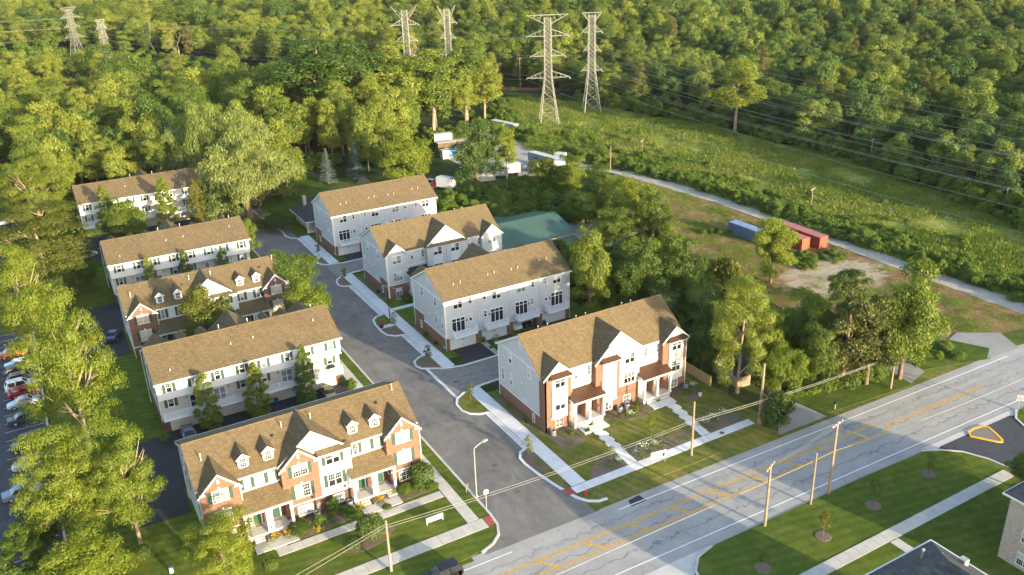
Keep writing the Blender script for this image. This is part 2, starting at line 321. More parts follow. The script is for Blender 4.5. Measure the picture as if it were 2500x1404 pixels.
# ------------------------------------------------------------------ mesh helpers
class MB:
    def __init__(s): s.v = []; s.f = []
    def add(s, vs, fs):
        k = len(s.v); s.v.extend(vs); s.f.extend([tuple(i+k for i in f) for f in fs]); return s
    def box(s, x0, x1, y0, y1, z0, z1):
        return s.add([(x0,y0,z0),(x1,y0,z0),(x1,y1,z0),(x0,y1,z0),(x0,y0,z1),(x1,y0,z1),(x1,y1,z1),(x0,y1,z1)],
              [(3,2,1,0),(4,5,6,7),(0,1,5,4),(1,2,6,5),(2,3,7,6),(3,0,4,7)])
    def poly(s, pts): return s.add(list(pts), [tuple(range(len(pts)))])
    def slab(s, pts, t):          # polygon (counter-clockwise from above), thickened downwards
        n = len(pts); lo = [(p[0], p[1], p[2]-t) for p in pts]
        return s.add(list(pts)+lo, [tuple(range(n)), tuple(range(2*n-1, n-1, -1))]+[(i, i+n, (i+1)%n+n, (i+1)%n) for i in range(n)])
    def exty(s, pts, y0, y1):     # polygon in (x, z), counter-clockwise seen from -Y, extruded in y
        n = len(pts); a = [(p[0], y0, p[1]) for p in pts]; b = [(p[0], y1, p[1]) for p in pts]
        return s.add(a+b, [tuple(range(n)), tuple(range(2*n-1, n-1, -1))]+[(i, i+n, (i+1)%n+n, (i+1)%n) for i in range(n)])
    def extx(s, pts, x0, x1):     # polygon in (y, z)
        n = len(pts); a = [(x0, p[0], p[1]) for p in pts]; b = [(x1, p[0], p[1]) for p in pts]
        return s.add(a+b, [tuple(range(n-1, -1, -1)), tuple(range(n, 2*n))]+[(i, (i+1)%n, (i+1)%n+n, i+n) for i in range(n)])
    def tube(s, pts, rad, n=6, cap=True):
        pts = [Vector(p) for p in pts]
        if isinstance(rad, (int, float)): rad = [rad]*len(pts)
        k = len(s.v)
        for i, p in enumerate(pts):
            d = (pts[min(i+1, len(pts)-1)]-pts[max(i-1, 0)])
            if d.length < 1e-6: d = Vector((0,0,1))
            d.normalize(); a = d.cross(Vector((0,0,1)) if abs(d.z) < .9 else Vector((1,0,0))).normalized(); b = d.cross(a)
            for j in range(n):
                t = 2*math.pi*j/n; q = p+(a*math.cos(t)+b*math.sin(t))*rad[i]; s.v.append(tuple(q))
        for i in range(len(pts)-1):
            for j in range(n):
                s.f.append((k+i*n+j, k+i*n+(j+1)%n, k+(i+1)*n+(j+1)%n, k+(i+1)*n+j))
        if cap: s.f.append(tuple(k+j for j in range(n-1, -1, -1))); s.f.append(tuple(k+(len(pts)-1)*n+j for j in range(n)))
        return s
    def beam(s, p, q, w):         # square bar
        return s.tube([p, q], w*.707, 4)
    def lathe(s, c, prof, n=12):  # prof: (radius, z)
        k = len(s.v)
        for r, z in prof:
            for j in range(n):
                t = 2*math.pi*j/n; s.v.append((c[0]+r*math.cos(t), c[1]+r*math.sin(t), c[2]+z))
        for i in range(len(prof)-1):
            for j in range(n): s.f.append((k+i*n+j, k+i*n+(j+1)%n, k+(i+1)*n+(j+1)%n, k+(i+1)*n+j))
        s.f.append(tuple(k+j for j in range(n-1, -1, -1))); s.f.append(tuple(k+(len(prof)-1)*n+j for j in range(n)))
        return s
    def mesh(s, name, mat, smooth=False):
        me = bpy.data.meshes.new(name); me.from_pydata(s.v, [], s.f); me.materials.append(mat)
        if smooth: me.polygons.foreach_set('use_smooth', [True]*len(me.polygons))
        me.update(); return me
    def build(s, name, mat, parent=None, loc=None, smooth=False, rz=0):
        return inst(name, s.mesh(name, M[mat] if isinstance(mat, str) else mat, smooth), parent, loc, rz)
def inst(name, me, parent=None, loc=None, rz=0, scale=None):
    o = bpy.data.objects.new(name, me); COL.objects.link(o)
    if parent: o.parent = parent
    if loc: o.location = loc
    if rz: o.rotation_euler = (0, 0, rz)
    if scale: o.scale = scale
    return o
def empty(name, loc=(0,0,0), rz=0):
    o = bpy.data.objects.new(name, None); COL.objects.link(o); o.location = loc; o.rotation_euler = (0,0,rz)
    o.empty_display_size = .5; return o
def tag(o, label, cat, group=None):
    o['label'] = label; o['category'] = cat
    if group: o['group'] = group
    return o
def structure(o): o['kind'] = 'structure'; return o
def stuff(o): o['kind'] = 'stuff'; return o
def copy_tree(o, parent=None):
    c = o.copy(); COL.objects.link(c)
    if parent: c.parent = parent
    for ch in o.children: copy_tree(ch, c)
    return c
def sheet(name, pts, z, mat, kind='structure'):
    m = MB(); m.poly([(p[0], p[1], z) for p in pts]); o = m.build(name, mat)
    if kind: o['kind'] = kind
    return o

# ================================================================== SETTING
def ry(x, y): return y-.020*(x-54)          # the main road runs very slightly off the house grid
gm = MB(); gm.poly([(-1500, -1500, 0), (3500, -1500, 0), (3500, 4500, 0), (-1500, 4500, 0)])
structure(gm.build('ground', 'forest_floor'))
def pad(name, pts, z1, mat, z0=0):
    m = MB(); m.slab([(p[0], p[1], z1) for p in pts], z1-z0); return structure(m.build(name, mat))
# big zones
sheet('meadow', [(152.5, 40), (152.5, 168), (148.5, 196), (141, 214), (137, 232), (146, 262), (172, 318), (190, 296), (199, 262), (206, 215), (206, 165), (199, 130), (190, 100), (178, 60), (172, 40)], .02, 'meadow')
sheet('dirt_lot', [(147.6, 72), (147.6, 170), (143, 193), (136, 196), (126, 172), (121, 150), (117, 125), (114, 100), (117, 85), (127, 77.5), (136, 74)], .02, 'dirt')
def ribbon(name, path, w, z, mat):
    m = MB(); L = []; Rr = []
    for i, p in enumerate(path):
        a = Vector(path[max(i-1, 0)]); b = Vector(path[min(i+1, len(path)-1)]); d = (b-a).normalized(); n = Vector((-d.y, d.x))
        ww = w[i] if isinstance(w, (list, tuple)) else w
        L.append((p[0]+n.x*ww/2, p[1]+n.y*ww/2, z)); Rr.append((p[0]-n.x*ww/2, p[1]-n.y*ww/2, z))
    k = len(path); m.add(L+Rr, [(k+i, k+i+1, i+1, i) for i in range(k-1)])
    return structure(m.build(name, mat))
ribbon('gravel_road', [(149.6, 55), (149.9, 78), (149.9, 100), (150.2, 126), (150.2, 158), (148.6, 178), (145.6, 196), (140, 208), (134, 220), (128, 236)], [5.2, 5, 4.6, 4.4, 4.6, 5, 5, 7, 11, 12], .04, 'gravel')
sheet('truck_yard', [(112, 214), (124, 205), (141, 202), (144, 214), (139, 232), (144, 250), (137, 264), (118, 256), (112, 240)], .03, 'gravel')
sheet('yard_lane', [(103, 150), (107, 146), (118, 150), (121, 158), (113, 165), (106, 165)], .05, 'gravel')
sheet('yard_grass', [(54, 176), (84, 176), (84, 160), (112, 166), (122, 185), (118, 202), (112, 213), (90, 216), (62, 250), (44, 250), (46, 200), (54, 196)], .03, 'rough_grass')
# railway beyond the pylons
ribbon('railway_bed', [(150, 362), (180, 334), (205, 312), (235, 290)], 7, .25, plain('ballast', (.15, .105, .085), 1, .25, .6, True))
for s in (-.75, .75):
    tag(inst('rail', MB().tube([(150+s*.7, 362+s*.7, .42), (180+s*.7, 334+s*.7, .42), (205+s*.7, 312+s*.7, .42), (235+s*.7, 290+s*.7, .42)], .09, 4).mesh('rail', M['rust'])), 'rusty rail of the railway track behind the lattice pylons', 'rail', 'rails of the railway track')

# ---- main road
m = MB(); xs = [-200+20*i for i in range(31)]
m.add([(x, ry(x, 59.3), .03) for x in xs]+[(x, ry(x, 72.0), .03) for x in xs], [(i, i+1, i+32, i+31) for i in range(30)])
structure(m.build('main_road', 'road_old'))
def line(name, x0, x1, y, w, z, mat, lab):
    m = MB(); n = max(2, int((x1-x0)/8)); X = [x0+(x1-x0)*i/n for i in range(n+1)]
    m.add([(x, ry(x, y-w/2), z) for x in X]+[(x, ry(x, y+w/2), z) for x in X], [(i, i+1, i+n+2, i+n+1) for i in range(n)])
    o = structure(m.build(name, mat)); o['label'] = lab; return o
line('road_marking', 53.5, 130, 70.35, .16, .036, 'white_paint', 'white edge line on the far side of the main road')
line('road_marking', -20, 38.5, 70.35, .16, .036, 'white_paint', 'white edge line left of the side street mouth')
line('road_marking', -20, 200, 61.05, .16, .036, 'white_paint', 'white edge line on the near side of the main road')
M['yellow_line'] = plain('yellow_line', (.60, .33, .02), .8, .25, 2.5, True)
for yy in (65.15, 65.5, 67.35, 67.7):
    line('road_marking', -20, 96, yy, .15, .036, 'yellow_line', 'yellow line bordering the hatched median of the main road')
for yy in (66.1, 66.5):
    line('road_marking', 96, 118, yy, .17, .036, 'yellow_line', 'double yellow line where the median closes up')
x = 21.0
while x < 96:
    m = MB(); m.poly([(x, ry(x, 67.3), .036), (x+.35, ry(x, 67.3), .036), (x+1.95, ry(x, 65.55), .036), (x+1.5, ry(x, 65.55), .036)][::-1])
    o = structure(m.build('median_hatch', 'yellow_line')); x += 6.3
# tar patches and the worn shoulder
sheet('road_patch', [(55.2, 70.0), (57.6, 70.0), (57.4, 71.4), (55.6, 71.2)], .034, 'driveway')
sheet('shoulder', [(50.8, 72.2), (58, 71.7), (70, 71.4), (82, 71.2), (82, 72.6), (70, 73.1), (60, 73.3), (53, 73.2)], .05, 'gravel')
# ---- side street
sheet('side_street', [(35.5, 71.8), (51.5, 71.5), (50.7, 77), (50.7, 200), (49.5, 222), (41, 222), (39.5, 205), (39.5, 77), (38.5, 74)], .045, 'street')
ribbon('verge', [(50.9, 73.2), (84, 72.7), (118, 72.0), (152, 71.4)], 3.0, .055, 'lawn_dry')
ribbon('verge', [(-40, 73.2), (10, 73.0), (34, 72.8)], 2.4, .055, 'lawn')
# ---- lawns (raised a kerb's height above the roads)
pad('lawn', [(-6.0, 72.6), (33, 72.3), (37.4, 73.0), (39.0, 74.6), (39.6, 77), (39.6, 205), (41, 240), (-6, 240)], .12, 'lawn')
pad('lawn', [(50.6, 77.2), (51.2, 74.2), (52.8, 73.0), (82, 72.8), (84, 75), (84, 104.5), (50.6, 104.5)], .12, 'lawn_dry')
pad('lawn', [(50.6, 118), (84, 118), (84, 163), (50.6, 163)], .12, 'lawn')
pad('lawn', [(50.6, 172.5), (84, 172.5), (84, 190), (70, 205), (50.6, 202)], .12, 'lawn')
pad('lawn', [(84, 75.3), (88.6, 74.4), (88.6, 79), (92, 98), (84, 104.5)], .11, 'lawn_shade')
pad('lawn', [(91.5, 72.2), (109.5, 71.0), (110.5, 73), (112, 77), (110, 92), (96, 96), (91, 79)], .11, 'rough_grass')
pad('lawn', [(114.5, 73.2), (127, 69.8), (131, 71.5), (128, 77), (118, 84)], .11, 'rough_grass')
pad('lawn', [(134, 70.2), (147.2, 68.8), (147.2, 71.8), (136, 74)], .11, 'rough_grass')
pad('lawn', [(56.5, 58.9), (58.5, 59.15), (84, 59.0), (95.5, 58.6), (99.5, 56.0), (101.3, 52.5), (101.5, 46), (101.5, 20), (50, 20), (53.2, 40), (53.2, 53), (54.2, 57)], .10, 'lawn')
pad('lawn', [(112.6, 56.5), (115.4, 58.0), (150, 57.2), (150, 40), (112, 40), (111.5, 52)], .10, 'lawn')
pad('lawn', [(-80, 58.9), (44, 59.3), (47, 58), (47, 20), (-80, 20)], .10, 'lawn')
# ---- dark drives south of the road and the concrete aprons
sheet('entrance_drive', [(98.2, 58.2), (113.6, 57.9), (112.4, 55.5), (111.5, 52), (112, 20), (101.4, 20), (101.3, 52), (99.8, 55.5)], .055, 'lot')
sheet('entrance_drive', [(47.0, 20), (53.0, 20), (53.0, 53), (53.6, 56.2), (47.0, 56.4)], .055, 'lot')
sheet('apron', [(95.8, 59.2), (116, 58.7), (114.2, 57.6), (113.0, 57.8), (98.0, 58.1), (97.0, 58.0)], .05, 'concrete')
sheet('apron', [(44.5, 59.6), (58.2, 59.4), (55.2, 58.0), (53.4, 56.3), (47.2, 56.6), (46.6, 58.2)], .05, 'concrete')
sheet('drive_apron', [(82.2, 71.8), (91.6, 71.6), (91.0, 76), (90.4, 79), (88.6, 80.5), (88.6, 75.2), (84.6, 74.4)], .125, 'old_drive')
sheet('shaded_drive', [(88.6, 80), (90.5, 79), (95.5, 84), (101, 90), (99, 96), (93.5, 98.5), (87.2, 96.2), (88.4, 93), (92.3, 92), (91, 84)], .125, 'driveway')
sheet('east_drive', [(109.6, 71.3), (114.6, 72.6), (118, 84), (121, 92), (116, 95), (111.5, 80)], .115, 'old_drive')
sheet('east_drive', [(126.5, 70.0), (134.4, 69.8), (137, 74.5), (131, 78.5), (127.5, 77.6), (130.2, 72)], .115, 'old_drive')
# ---- alleys
sheet('alley', [(2, 98.5), (8.0, 98.5), (8.0, 104), (35.4, 104), (35.4, 119.8), (8.6, 119.8), (2, 118)], .135, 'driveway')
sheet('alley', [(2, 150), (8.0, 150), (8.0, 162), (35.4, 162), (35.4, 175.9), (8.6, 175.9), (2, 175)], .135, 'driveway')
sheet('alley', [(2, 204), (36, 204), (36, 223), (8.0, 223), (2, 223)], .135, 'driveway')
pad('paver_alley', [(49.2, 104.9), (52.0, 106.9), (54.5, 107.3), (84, 107.3), (84, 114.3), (54.5, 114.3), (51.5, 115.2), (49.2, 117.3)], .09, 'pavers')
pad('paver_alley', [(50.2, 163.2), (54, 164.6), (84, 164.6), (84, 170.8), (54, 170.8), (50.2, 172.2)], .09, 'pavers')
for (xa, xb) in ((55.4, 60.7), (61.9, 67.0), (67.6, 72.8), (74.0, 79.2)):
    for (ya, yb) in ((114.7, 120.3), (171.2, 175.3), (103.3, 106.9), (160.1, 164.2)):
        sheet('driveway', [(xa, ya), (xb, ya), (xb, yb), (xa, yb)], .130, 'driveway')
for xx in (61.3, 73.4):
    for (ya, yb) in ((114.7, 120.2), (171.2, 175.2)):
        sheet('gravel_strip', [(xx-.52, ya), (xx+.52, ya), (xx+.52, yb), (xx-.52, yb)], .132, 'gravel_bed')

# ---- kerbs
def kerb(path, w=.32, z=.16, mat='concrete', closed=False, name='kerb'):
    pts = [Vector(p) for p in path]; m = MB(); n = len(pts); prev = []
    for i, p in enumerate(pts):
        a = pts[(i-1) % n] if (closed or i > 0) else pts[i]; b = pts[(i+1) % n] if (closed or i < n-1) else pts[i]
        d = (b-a).normalized(); nn = Vector((-d.y, d.x))*w/2
        m.v += [(p.x+nn.x, p.y+nn.y, 0), (p.x+nn.x, p.y+nn.y, z), (p.x-nn.x, p.y-nn.y, z), (p.x-nn.x, p.y-nn.y, 0)]
    for i in range(n if closed else n-1):
        j = (i+1) % n
        for k in range(4): m.f.append((i*4+k, j*4+k, j*4+(k+1) % 4, i*4+(k+1) % 4))
    if not closed: m.f += [(3, 2, 1, 0), tuple((n-1)*4+k for k in range(4))]
    return structure(m.build(name, mat))
def arc(cx, cy, r, a0, a1, n=8): return [(cx+r*math.cos(R(a0+(a1-a0)*i/n)), cy+r*math.sin(R(a0+(a1-a0)*i/n))) for i in range(n+1)]
kerb([(35.4, 72.4), (37.2, 73.0), (38.6, 74.1), (39.4, 75.8), (39.6, 78), (39.6, 120), (39.6, 160), (39.6, 204)])
kerb([(53.6, 72.9), (52.4, 73.0), (51.2, 73.8), (50.4, 75.2), (49.6, 78.5), (49.0, 82), (48.7, 84.8), (48.8, 86.4), (49.6, 87.6), (51.0, 88.2)], .4, .17, 'concrete_new')
kerb([(50.5, 88.2), (50.5, 99.2)], .4, .13, 'concrete_new')
kerb([(51.0, 99.2), (49.6, 99.5), (48.4, 100.4), (47.8, 101.8), (47.9, 103.8), (48.8, 105.4), (50.2, 106.3), (52, 106.9), (54.4, 107.2), (84, 107.2)], .36, .17, 'concrete_new')
kerb([(48.9, 105.3), (48.9, 110), (48.9, 117)], .5, .06, 'concrete_new')
kerb([(84, 114.5), (54.4, 114.5), (51.6, 115.2), (49.6, 116.4), (48.2, 117.3), (47.8, 118.6), (48.2, 120.2), (49.6, 121.2), (51, 121.5)], .36, .17, 'concrete_new')
kerb([(50.5, 121.5), (50.5, 130.5)], .4, .13, 'concrete_new')
kerb([(51.0, 130.6), (49.4, 131.0), (48.3, 132.2), (48.0, 134), (48.1, 137.5), (48.6, 139.6), (49.6, 140.6), (51, 140.8)], .36, .17, 'concrete_new')
kerb([(50.5, 140.8), (50.5, 157.5)], .4, .13, 'concrete_new')
kerb([(51.0, 157.6), (49.6, 158), (48.9, 159.2), (49.0, 161), (49.8, 162.6), (51.4, 163.8), (54, 164.4), (84, 164.4)], .36, .17, 'concrete_new')
kerb([(84, 171.0), (54, 171.0), (51, 171.6), (49.8, 172.6), (49.2, 174.2), (49.5, 176), (50.8, 176.8)], .36, .17, 'concrete_new')
kerb([(50.5, 176.8), (50.5, 192)], .4, .13, 'concrete_new')
kerb([(50.9, 192), (49.2, 193.4), (48.6, 195.5), (48.9, 199), (47.8, 208), (47.2, 222)], .34, .17, 'concrete_new')
kerb([(95.2, 58.8), (97.4, 57.8), (99.6, 55.8), (100.9, 53.0), (101.4, 49), (101.4, 30)], .3, .16)
kerb([(115.6, 58.3), (113.4, 57.0), (112.2, 54.8), (111.6, 51.5), (111.8, 40)], .3, .16)
kerb([(58.6, 59.2), (56.0, 58.6), (54.2, 57.0), (53.3, 54.5), (53.1, 50), (53.1, 30)], .3, .16)
# peninsula beds
def bed(pts, mat='mulch', z=.14, name='planting_bed'): return pad(name, pts, z, mat)
bed([(51.0, 99.4), (49.7, 99.7), (48.6, 100.6), (48.1, 101.9), (48.2, 103.6), (49.0, 105.1), (50.4, 106.0), (52.2, 106.6), (51.2, 103)], 'lawn_dry')
bed([(51.0, 121.2), (49.7, 121.0), (48.5, 120.0), (48.1, 118.6), (48.5, 117.6), (49.8, 116.7), (51.6, 115.6), (51.0, 118)], 'mulch')
bed([(51.0, 130.8), (49.6, 131.2), (48.6, 132.3), (48.3, 134), (48.35, 134.9), (51, 134.9)], 'mulch')
bed([(51.0, 136.3), (48.4, 136.3), (48.45, 137.4), (48.9, 139.3), (49.7, 140.3), (51, 140.5)], 'lawn_dry')
bed([(51.0, 87.9), (49.8, 87.4), (49.1, 86.2), (49.0, 84.6), (49.3, 82.3), (51, 82.0)], 'mulch')
bed([(51.0, 82.0), (49.3, 82.3), (49.9, 78.6), (50.7, 77.2), (51, 78)], 'lawn_dry')
bed([(51.0, 157.8), (49.8, 158.2), (49.2, 159.3), (49.3, 160.8), (50.1, 162.2), (51, 162.8)], 'mulch')
bed([(51.2, 171.9), (50, 172.8), (49.5, 174.2), (49.8, 175.8), (51, 176.4)], 'mulch')
bed([(53.4, 176), (54.3, 176), (54.3, 189), (53.4, 189)], 'mulch'); bed([(53.4, 120.5), (54.3, 120.5), (54.3, 133), (53.4, 133)], 'mulch')
bed([(53.4, 90), (54.8, 90), (54.8, 102.5), (53.4, 102.5)], 'mulch'); bed([(53.4, 147), (54.8, 147), (54.8, 160), (53.4, 160)], 'mulch')
# front gardens of the corner block
bed([(54.8, 85.4), (57.2, 84.8), (59.2, 85.4), (59.4, 89.6), (54.8, 89.7)], 'mulch')
bed([(63.6, 88.5), (66.5, 86.2), (69.5, 85.6), (72.3, 86.6), (72.6, 89.7), (63.8, 89.7)], 'mulch')
bed([(76.8, 89.6), (77.2, 86.8), (79.2, 85.4), (81.4, 86.4), (81.6, 89.6)], 'mulch')
bed([(53.9, 77.3), (60.2, 77.3), (60.2, 80.2), (58, 81.0), (56.2, 79.6)], 'mulch')
bed([(61.8, 77.3), (72.8, 77.3), (72.8, 79.6), (69, 79.9), (65.5, 80.6), (63, 81.0), (61.8, 79.6)], 'mulch')
bed([(74.4, 77.2), (80.4, 77.0), (82.0, 79.2), (79.4, 80.4), (76.5, 81.8), (74.6, 80.8)], 'mulch')
# ---- pavements of single slabs
SLABS = {}
def slabs(name, x0, x1, y0, y1, step, z, mat, along='y', ramp_=None):
    root = empty(name, (x0, y0, 0)); structure(root)
    L = (y1-y0) if along == 'y' else (x1-x0); n = max(1, round(L/step)); st = L/n
    key = (round(x1-x0, 3), round(y1-y0, 3), n, mat, along, z)
    g = .035
    m = MB()
    if along == 'y': m.box(g/2, x1-x0-g/2, g/2, st-g/2, 0, z)
    else: m.box(g/2, st-g/2, g/2, y1-y0-g/2, 0, z)
    me = m.mesh('slab', M[mat])
    for i in range(n):
        o = inst('slab', me, root, (0, i*st, random.uniform(-.008, .008)) if along == 'y' else (i*st, 0, random.uniform(-.008, .008)))
    sb = MB()
    sb.box(0, x1-x0, 0, y1-y0, 0, z-.03); sb.build('joint_bed', 'mulch', root)
    return root
random.seed(3)
for (a, b) in ((77.3, 106.7), (115.3, 163.6), (171.8, 193)):
    slabs('pavement', 51.15, 53.35, a, b, 1.55, .165, 'concrete_new')
for (a, b) in ((88.4, 99.1), (121.6, 130.5), (140.9, 157.4), (176.9, 191.8)):
    slabs('pavement', 50.72, 51.1, a, b, 1.55, .16, 'concrete_new')
slabs('pavement', 48.4, 51.1, 135.0, 136.2, 1.3, .16, 'concrete_new', 'x')
slabs('pavement', 50.9, 81.6, 75.75, 77.2, 1.5, .165, 'concrete_new', 'x')
slabs('pavement', 36.4, 37.95, 77.9, 143, 1.5, .165, 'concrete_old')
slabs('pavement', -6, 38.3, 75.9, 77.8, 1.55, .165, 'concrete_old', 'x')
slabs('garden_walk', 15.0, 36.3, 84.2, 85.6, 1.5, .165, 'concrete_old', 'x')
slabs('pavement', 55.5, 100.2, 48.9, 50.5, 1.5, .15, 'concrete_old', 'x')
slabs('garden_walk', 76.2, 77.6, 42, 48.8, 1.5, .15, 'concrete_old')
slabs('garden_walk', 53.4, 72, 141.2, 142.4, 1.4, .16, 'concrete_new', 'x')
# tactile pads at the corner
sheet('tactile_pad', [(38.35, 75.9), (39.25, 76.1), (39.45, 77.8), (38.35, 77.8)], .17, 'red_tile')
sheet('tactile_pad', [(49.9, 75.9), (50.85, 75.75), (50.85, 77.2), (49.6, 77.4)], .172, 'red_tile')
# ---- car park on the left
sheet('car_park', [(-70, 98), (-6.6, 98), (-6.6, 262), (-70, 262)], .04, 'lot')
kerb([(-6.4, 98), (-6.4, 262)], .3, .16)
for i in range(34):
    y = 100+i*2.75
    structure(MB().box(-12.0, -6.9, y-.05, y+.05, .04, .046).build('bay_line', 'concrete_old'))
# ---- verge weeds of white / pale clover are part of the meadow material

# ================================================================== BUILDINGS
RNG = random.Random(11)
WC = {}
def window_meshes(w, h, n, mun, fr):
    key = (round(w, 2), round(h, 2), n, mun, fr)
    if key in WC: return WC[key]
    f = MB(); t = .09; d0, d1 = -.09, .02
    f.box(-w/2-t, w/2+t, d0-.02, d1, h, h+t*1.5); f.box(-w/2-t-.03, w/2+t+.03, d0-.05, d1, -t, 0)
    f.box(-w/2-t, -w/2, d0, d1, 0, h); f.box(w/2, w/2+t, d0, d1, 0, h)
    pw = w/n
    for i in range(1, n): f.box(-w/2+i*pw-.05, -w/2+i*pw+.05, d0, d1, 0, h)
    if mun != 'slider':
        for i in range(n): f.box(-w/2+i*pw+.05, -w/2+(i+1)*pw-.05, d0+.02, d1-.01, h*.5-.035, h*.5+.035)
    p = MB()
    p.box(-pw/2+.05, pw/2-.05, -.035, .012, .01, h-.01)
    mm = None
    if mun in ('top', 'all', 'grid'):
        mm = MB(); nx = 3 if pw > .6 else 2
        z0, z1 = (h*.5+.035, h) if mun == 'top' else (0, h)
        rows = 2 if mun == 'top' else 4
        for i in range(n):
            a = -w/2+i*pw
            for k in range(1, nx): mm.box(a+pw*k/nx-.012, a+pw*k/nx+.012, -.058, -.03, z0, z1)
            for k in range(1, rows):
                z = z0+(z1-z0)*k/rows; mm.box(a+.05, a+pw-.05, -.055, -.031, z-.012, z+.012)
    elif mun == 'slider':
        mm = MB(); mm.box(-w/2, w/2, -.058, -.03, h*.78-.05, h*.78+.05)
    WC[key] = (f.mesh('window', M['trim_white']), p, pw, mm.mesh('muntin', M['trim_white']) if mm else None, {})
    return WC[key]
def win(root, x, y, z, w, h, n=1, mun='top', face='S', gl=None, shut=None, name='window'):
    fme, p, pw, mme, pc = window_meshes(w, h, n, mun, 0)
    rz = {'S': 0, 'W': -math.pi/2, 'N': math.pi, 'E': math.pi/2}[face]
    o = inst(name, fme, root, (x, y, z), rz)
    for i in range(n):
        g = gl or RNG.choice(['glass', 'glass', 'glass', 'glass_pale'])
        if g not in pc: pc[g] = p.mesh('pane', M[g])
        inst('pane', pc[g], o, (-w/2+(i+.5)*pw, 0, 0))
        if mun != 'slider' and h > 1.05 and g != 'glass_warm' and RNG.random() < .38:
            fr_ = RNG.choice((.35, .5, .5, .62)); bk = ('blind', fr_)
            if bk not in pc: pc[bk] = MB().box(-pw/2+.06, pw/2-.06, -.041, -.036, h*(1-fr_), h-.02).mesh('blind', M['blind'])
            inst('blind', pc[bk], o, (-w/2+(i+.5)*pw, 0, 0))
    if mme: inst('muntin', mme, o)
    if shut:
        for s in (-1, 1):
            so = inst('shutter', shutter_mesh(h, shut), root, None, rz)
            dx = s*(w/2+.09+.24)
            so.location = (x+dx*math.cos(rz), y+dx*math.sin(rz), z)
    return o
SHC = {}
def shutter_mesh(h, mat):
    k = (round(h, 2), mat)
    if k not in SHC:
        m = MB(); m.box(-.22, .22, -.05, .01, -.05, h+.08)
        m.box(-.16, .16, -.065, -.045, .06, h*.47); m.box(-.16, .16, -.065, -.045, h*.53, h-.04)
        SHC[k] = m.mesh('shutter', M[mat])
    return SHC[k]
def rakes(parent, xl, xr, zf, xc, za, y, w=.28, d=.10):
    for (xa, xb) in ((xl, xc), (xc, xr)):
        zl, zr = (zf, za) if xb == xc else (za, zf)
        MB().exty([(xa, zl-w), (xb, zr-w), (xb, zr), (xa, zl)], y, y+d).build('rake_board', 'trim_white', parent)
def cross_gable(root, xl, xr, zf, za, yf, main, mat, ov=.3, trim='trim_white', name='gable_roof'):
    """roof of a gable facing -Y that runs back into the main slope; main = (ye, ze, yr, zr)"""
    ye, ze, yr, zr = main; s = (zr-ze)/(yr-ye); xc = (xl+xr)/2
    yb = lambda z: max(ye+.02, ye+(z-ze)/s)+.15
    sl = (za-zf)/(xc-xl); xl2, xr2, zf2 = xl-ov, xr+ov, zf-ov*sl
    m = MB()
    m.slab([(xl2, yf-ov, zf2), (xc, yf-ov, za), (xc, yb(za), za), (xl2, max(yb(zf2), yf+.5), zf2)], .14)
    m.slab([(xc, yf-ov, za+.005), (xr2, yf-ov, zf2), (xr2, max(yb(zf2), yf+.5), zf2), (xc, yb(za), za+.005)], .14)
    o = m.build(name, mat, root)
    rakes(o, xl2-.02, xr2+.02, zf2-.02, xc, za-.02, yf-ov-.05); return o
def vents(root, roof, pts, mat='concrete', h=.5):
    for (x, y, z, hh) in pts:
        m = MB(); m.lathe((x, y, z-.15), [(.07, 0), (.07, hh+.15), (.10, hh+.16), (.10, hh+.24), (.05, hh+.25)], 8)
        m.build('vent_pipe', mat, roof)
def main_roof(root, x0, x1, main, yb, zb, mat, ov=.35, drop=.16, gut=True):
    ye, ze, yr, zr = main; m = MB()
    m.slab([(x0-ov, ye, ze), (x1+ov, ye, ze), (x1+ov, yr, zr), (x0-ov, yr, zr)], .16)
    m.slab([(x0-ov, yr, zr), (x1+ov, yr, zr), (x1+ov, yb, zb), (x0-ov, yb, zb)], .16)
    o = m.build('roof', mat, root)
    cap = MB(); cap.tube([(x0-ov, yr, zr-.02), (x1+ov, yr, zr-.02)], .10, 5); cap.build('ridge_cap', mat, o)
    for xx in (x0-ov, x1+ov-.1):
        MB().extx([(ye, ze-.42), (yr, zr-.42), (yr, zr-.15), (ye, ze-.15)], xx-.02, xx+.12).build('rake_board', 'trim_white', o)
        MB().extx([(yr, zr-.42), (yb, zb-.42), (yb, zb-.15), (yr, zr-.15)], xx-.02, xx+.12).build('rake_board', 'trim_white', o)
    MB().box(x0-ov, x1+ov, ye-.13, ye+.02, ze-.22, ze-.03).build('gutter', 'trim_white', o); MB().box(x0-ov, x1+ov, yb-.02, yb+.13, zb-.22, zb-.03).build('gutter', 'trim_white', o)
    return o
def downspout(root, x, y, z0, z1, foot=-.6):
    MB().tube([(x, y, z1), (x, y, z0+.2), (x, y+foot, z0+.05)], .055, 5).build('downspout', 'trim_white', root)
def door(root, x, y, z, mat, w=.95, h=2.05):
    m = MB(); m.box(-w/2-.09, -w/2, -.06, .02, 0, h); m.box(w/2, w/2+.09, -.06, .02, 0, h); m.box(-w/2-.09, w/2+.09, -.06, .02, h, h+.1)
    o = m.build('door', 'trim_white', root, (x, y, z))
    d = MB(); d.box(-w/2, w/2, -.03, .012, 0, h)
    for k in (0, 1):
        for j in (-1, 1): d.box(j*w/4-.13*w*1.2, j*w/4+.13*w*1.2, -.045, -.02, .2+k*.95, .95+k*.85)
    d.build('door_leaf', mat, o)
    MB().box(w/2-.14, w/2-.08, -.09, -.03, 1.0, 1.1).build('handle', 'galv', o)
    sx = -w/2-.32
    s = MB(); s.box(sx-.16, sx+.16, -.05, .015, 0, h); so = s.build('sidelight', 'trim_white', o)
    for k in range(4): MB().box(sx-.09, sx+.09, -.06, -.04, .55+k*.36, .82+k*.36).build('pane', 'glass', o)
    return o
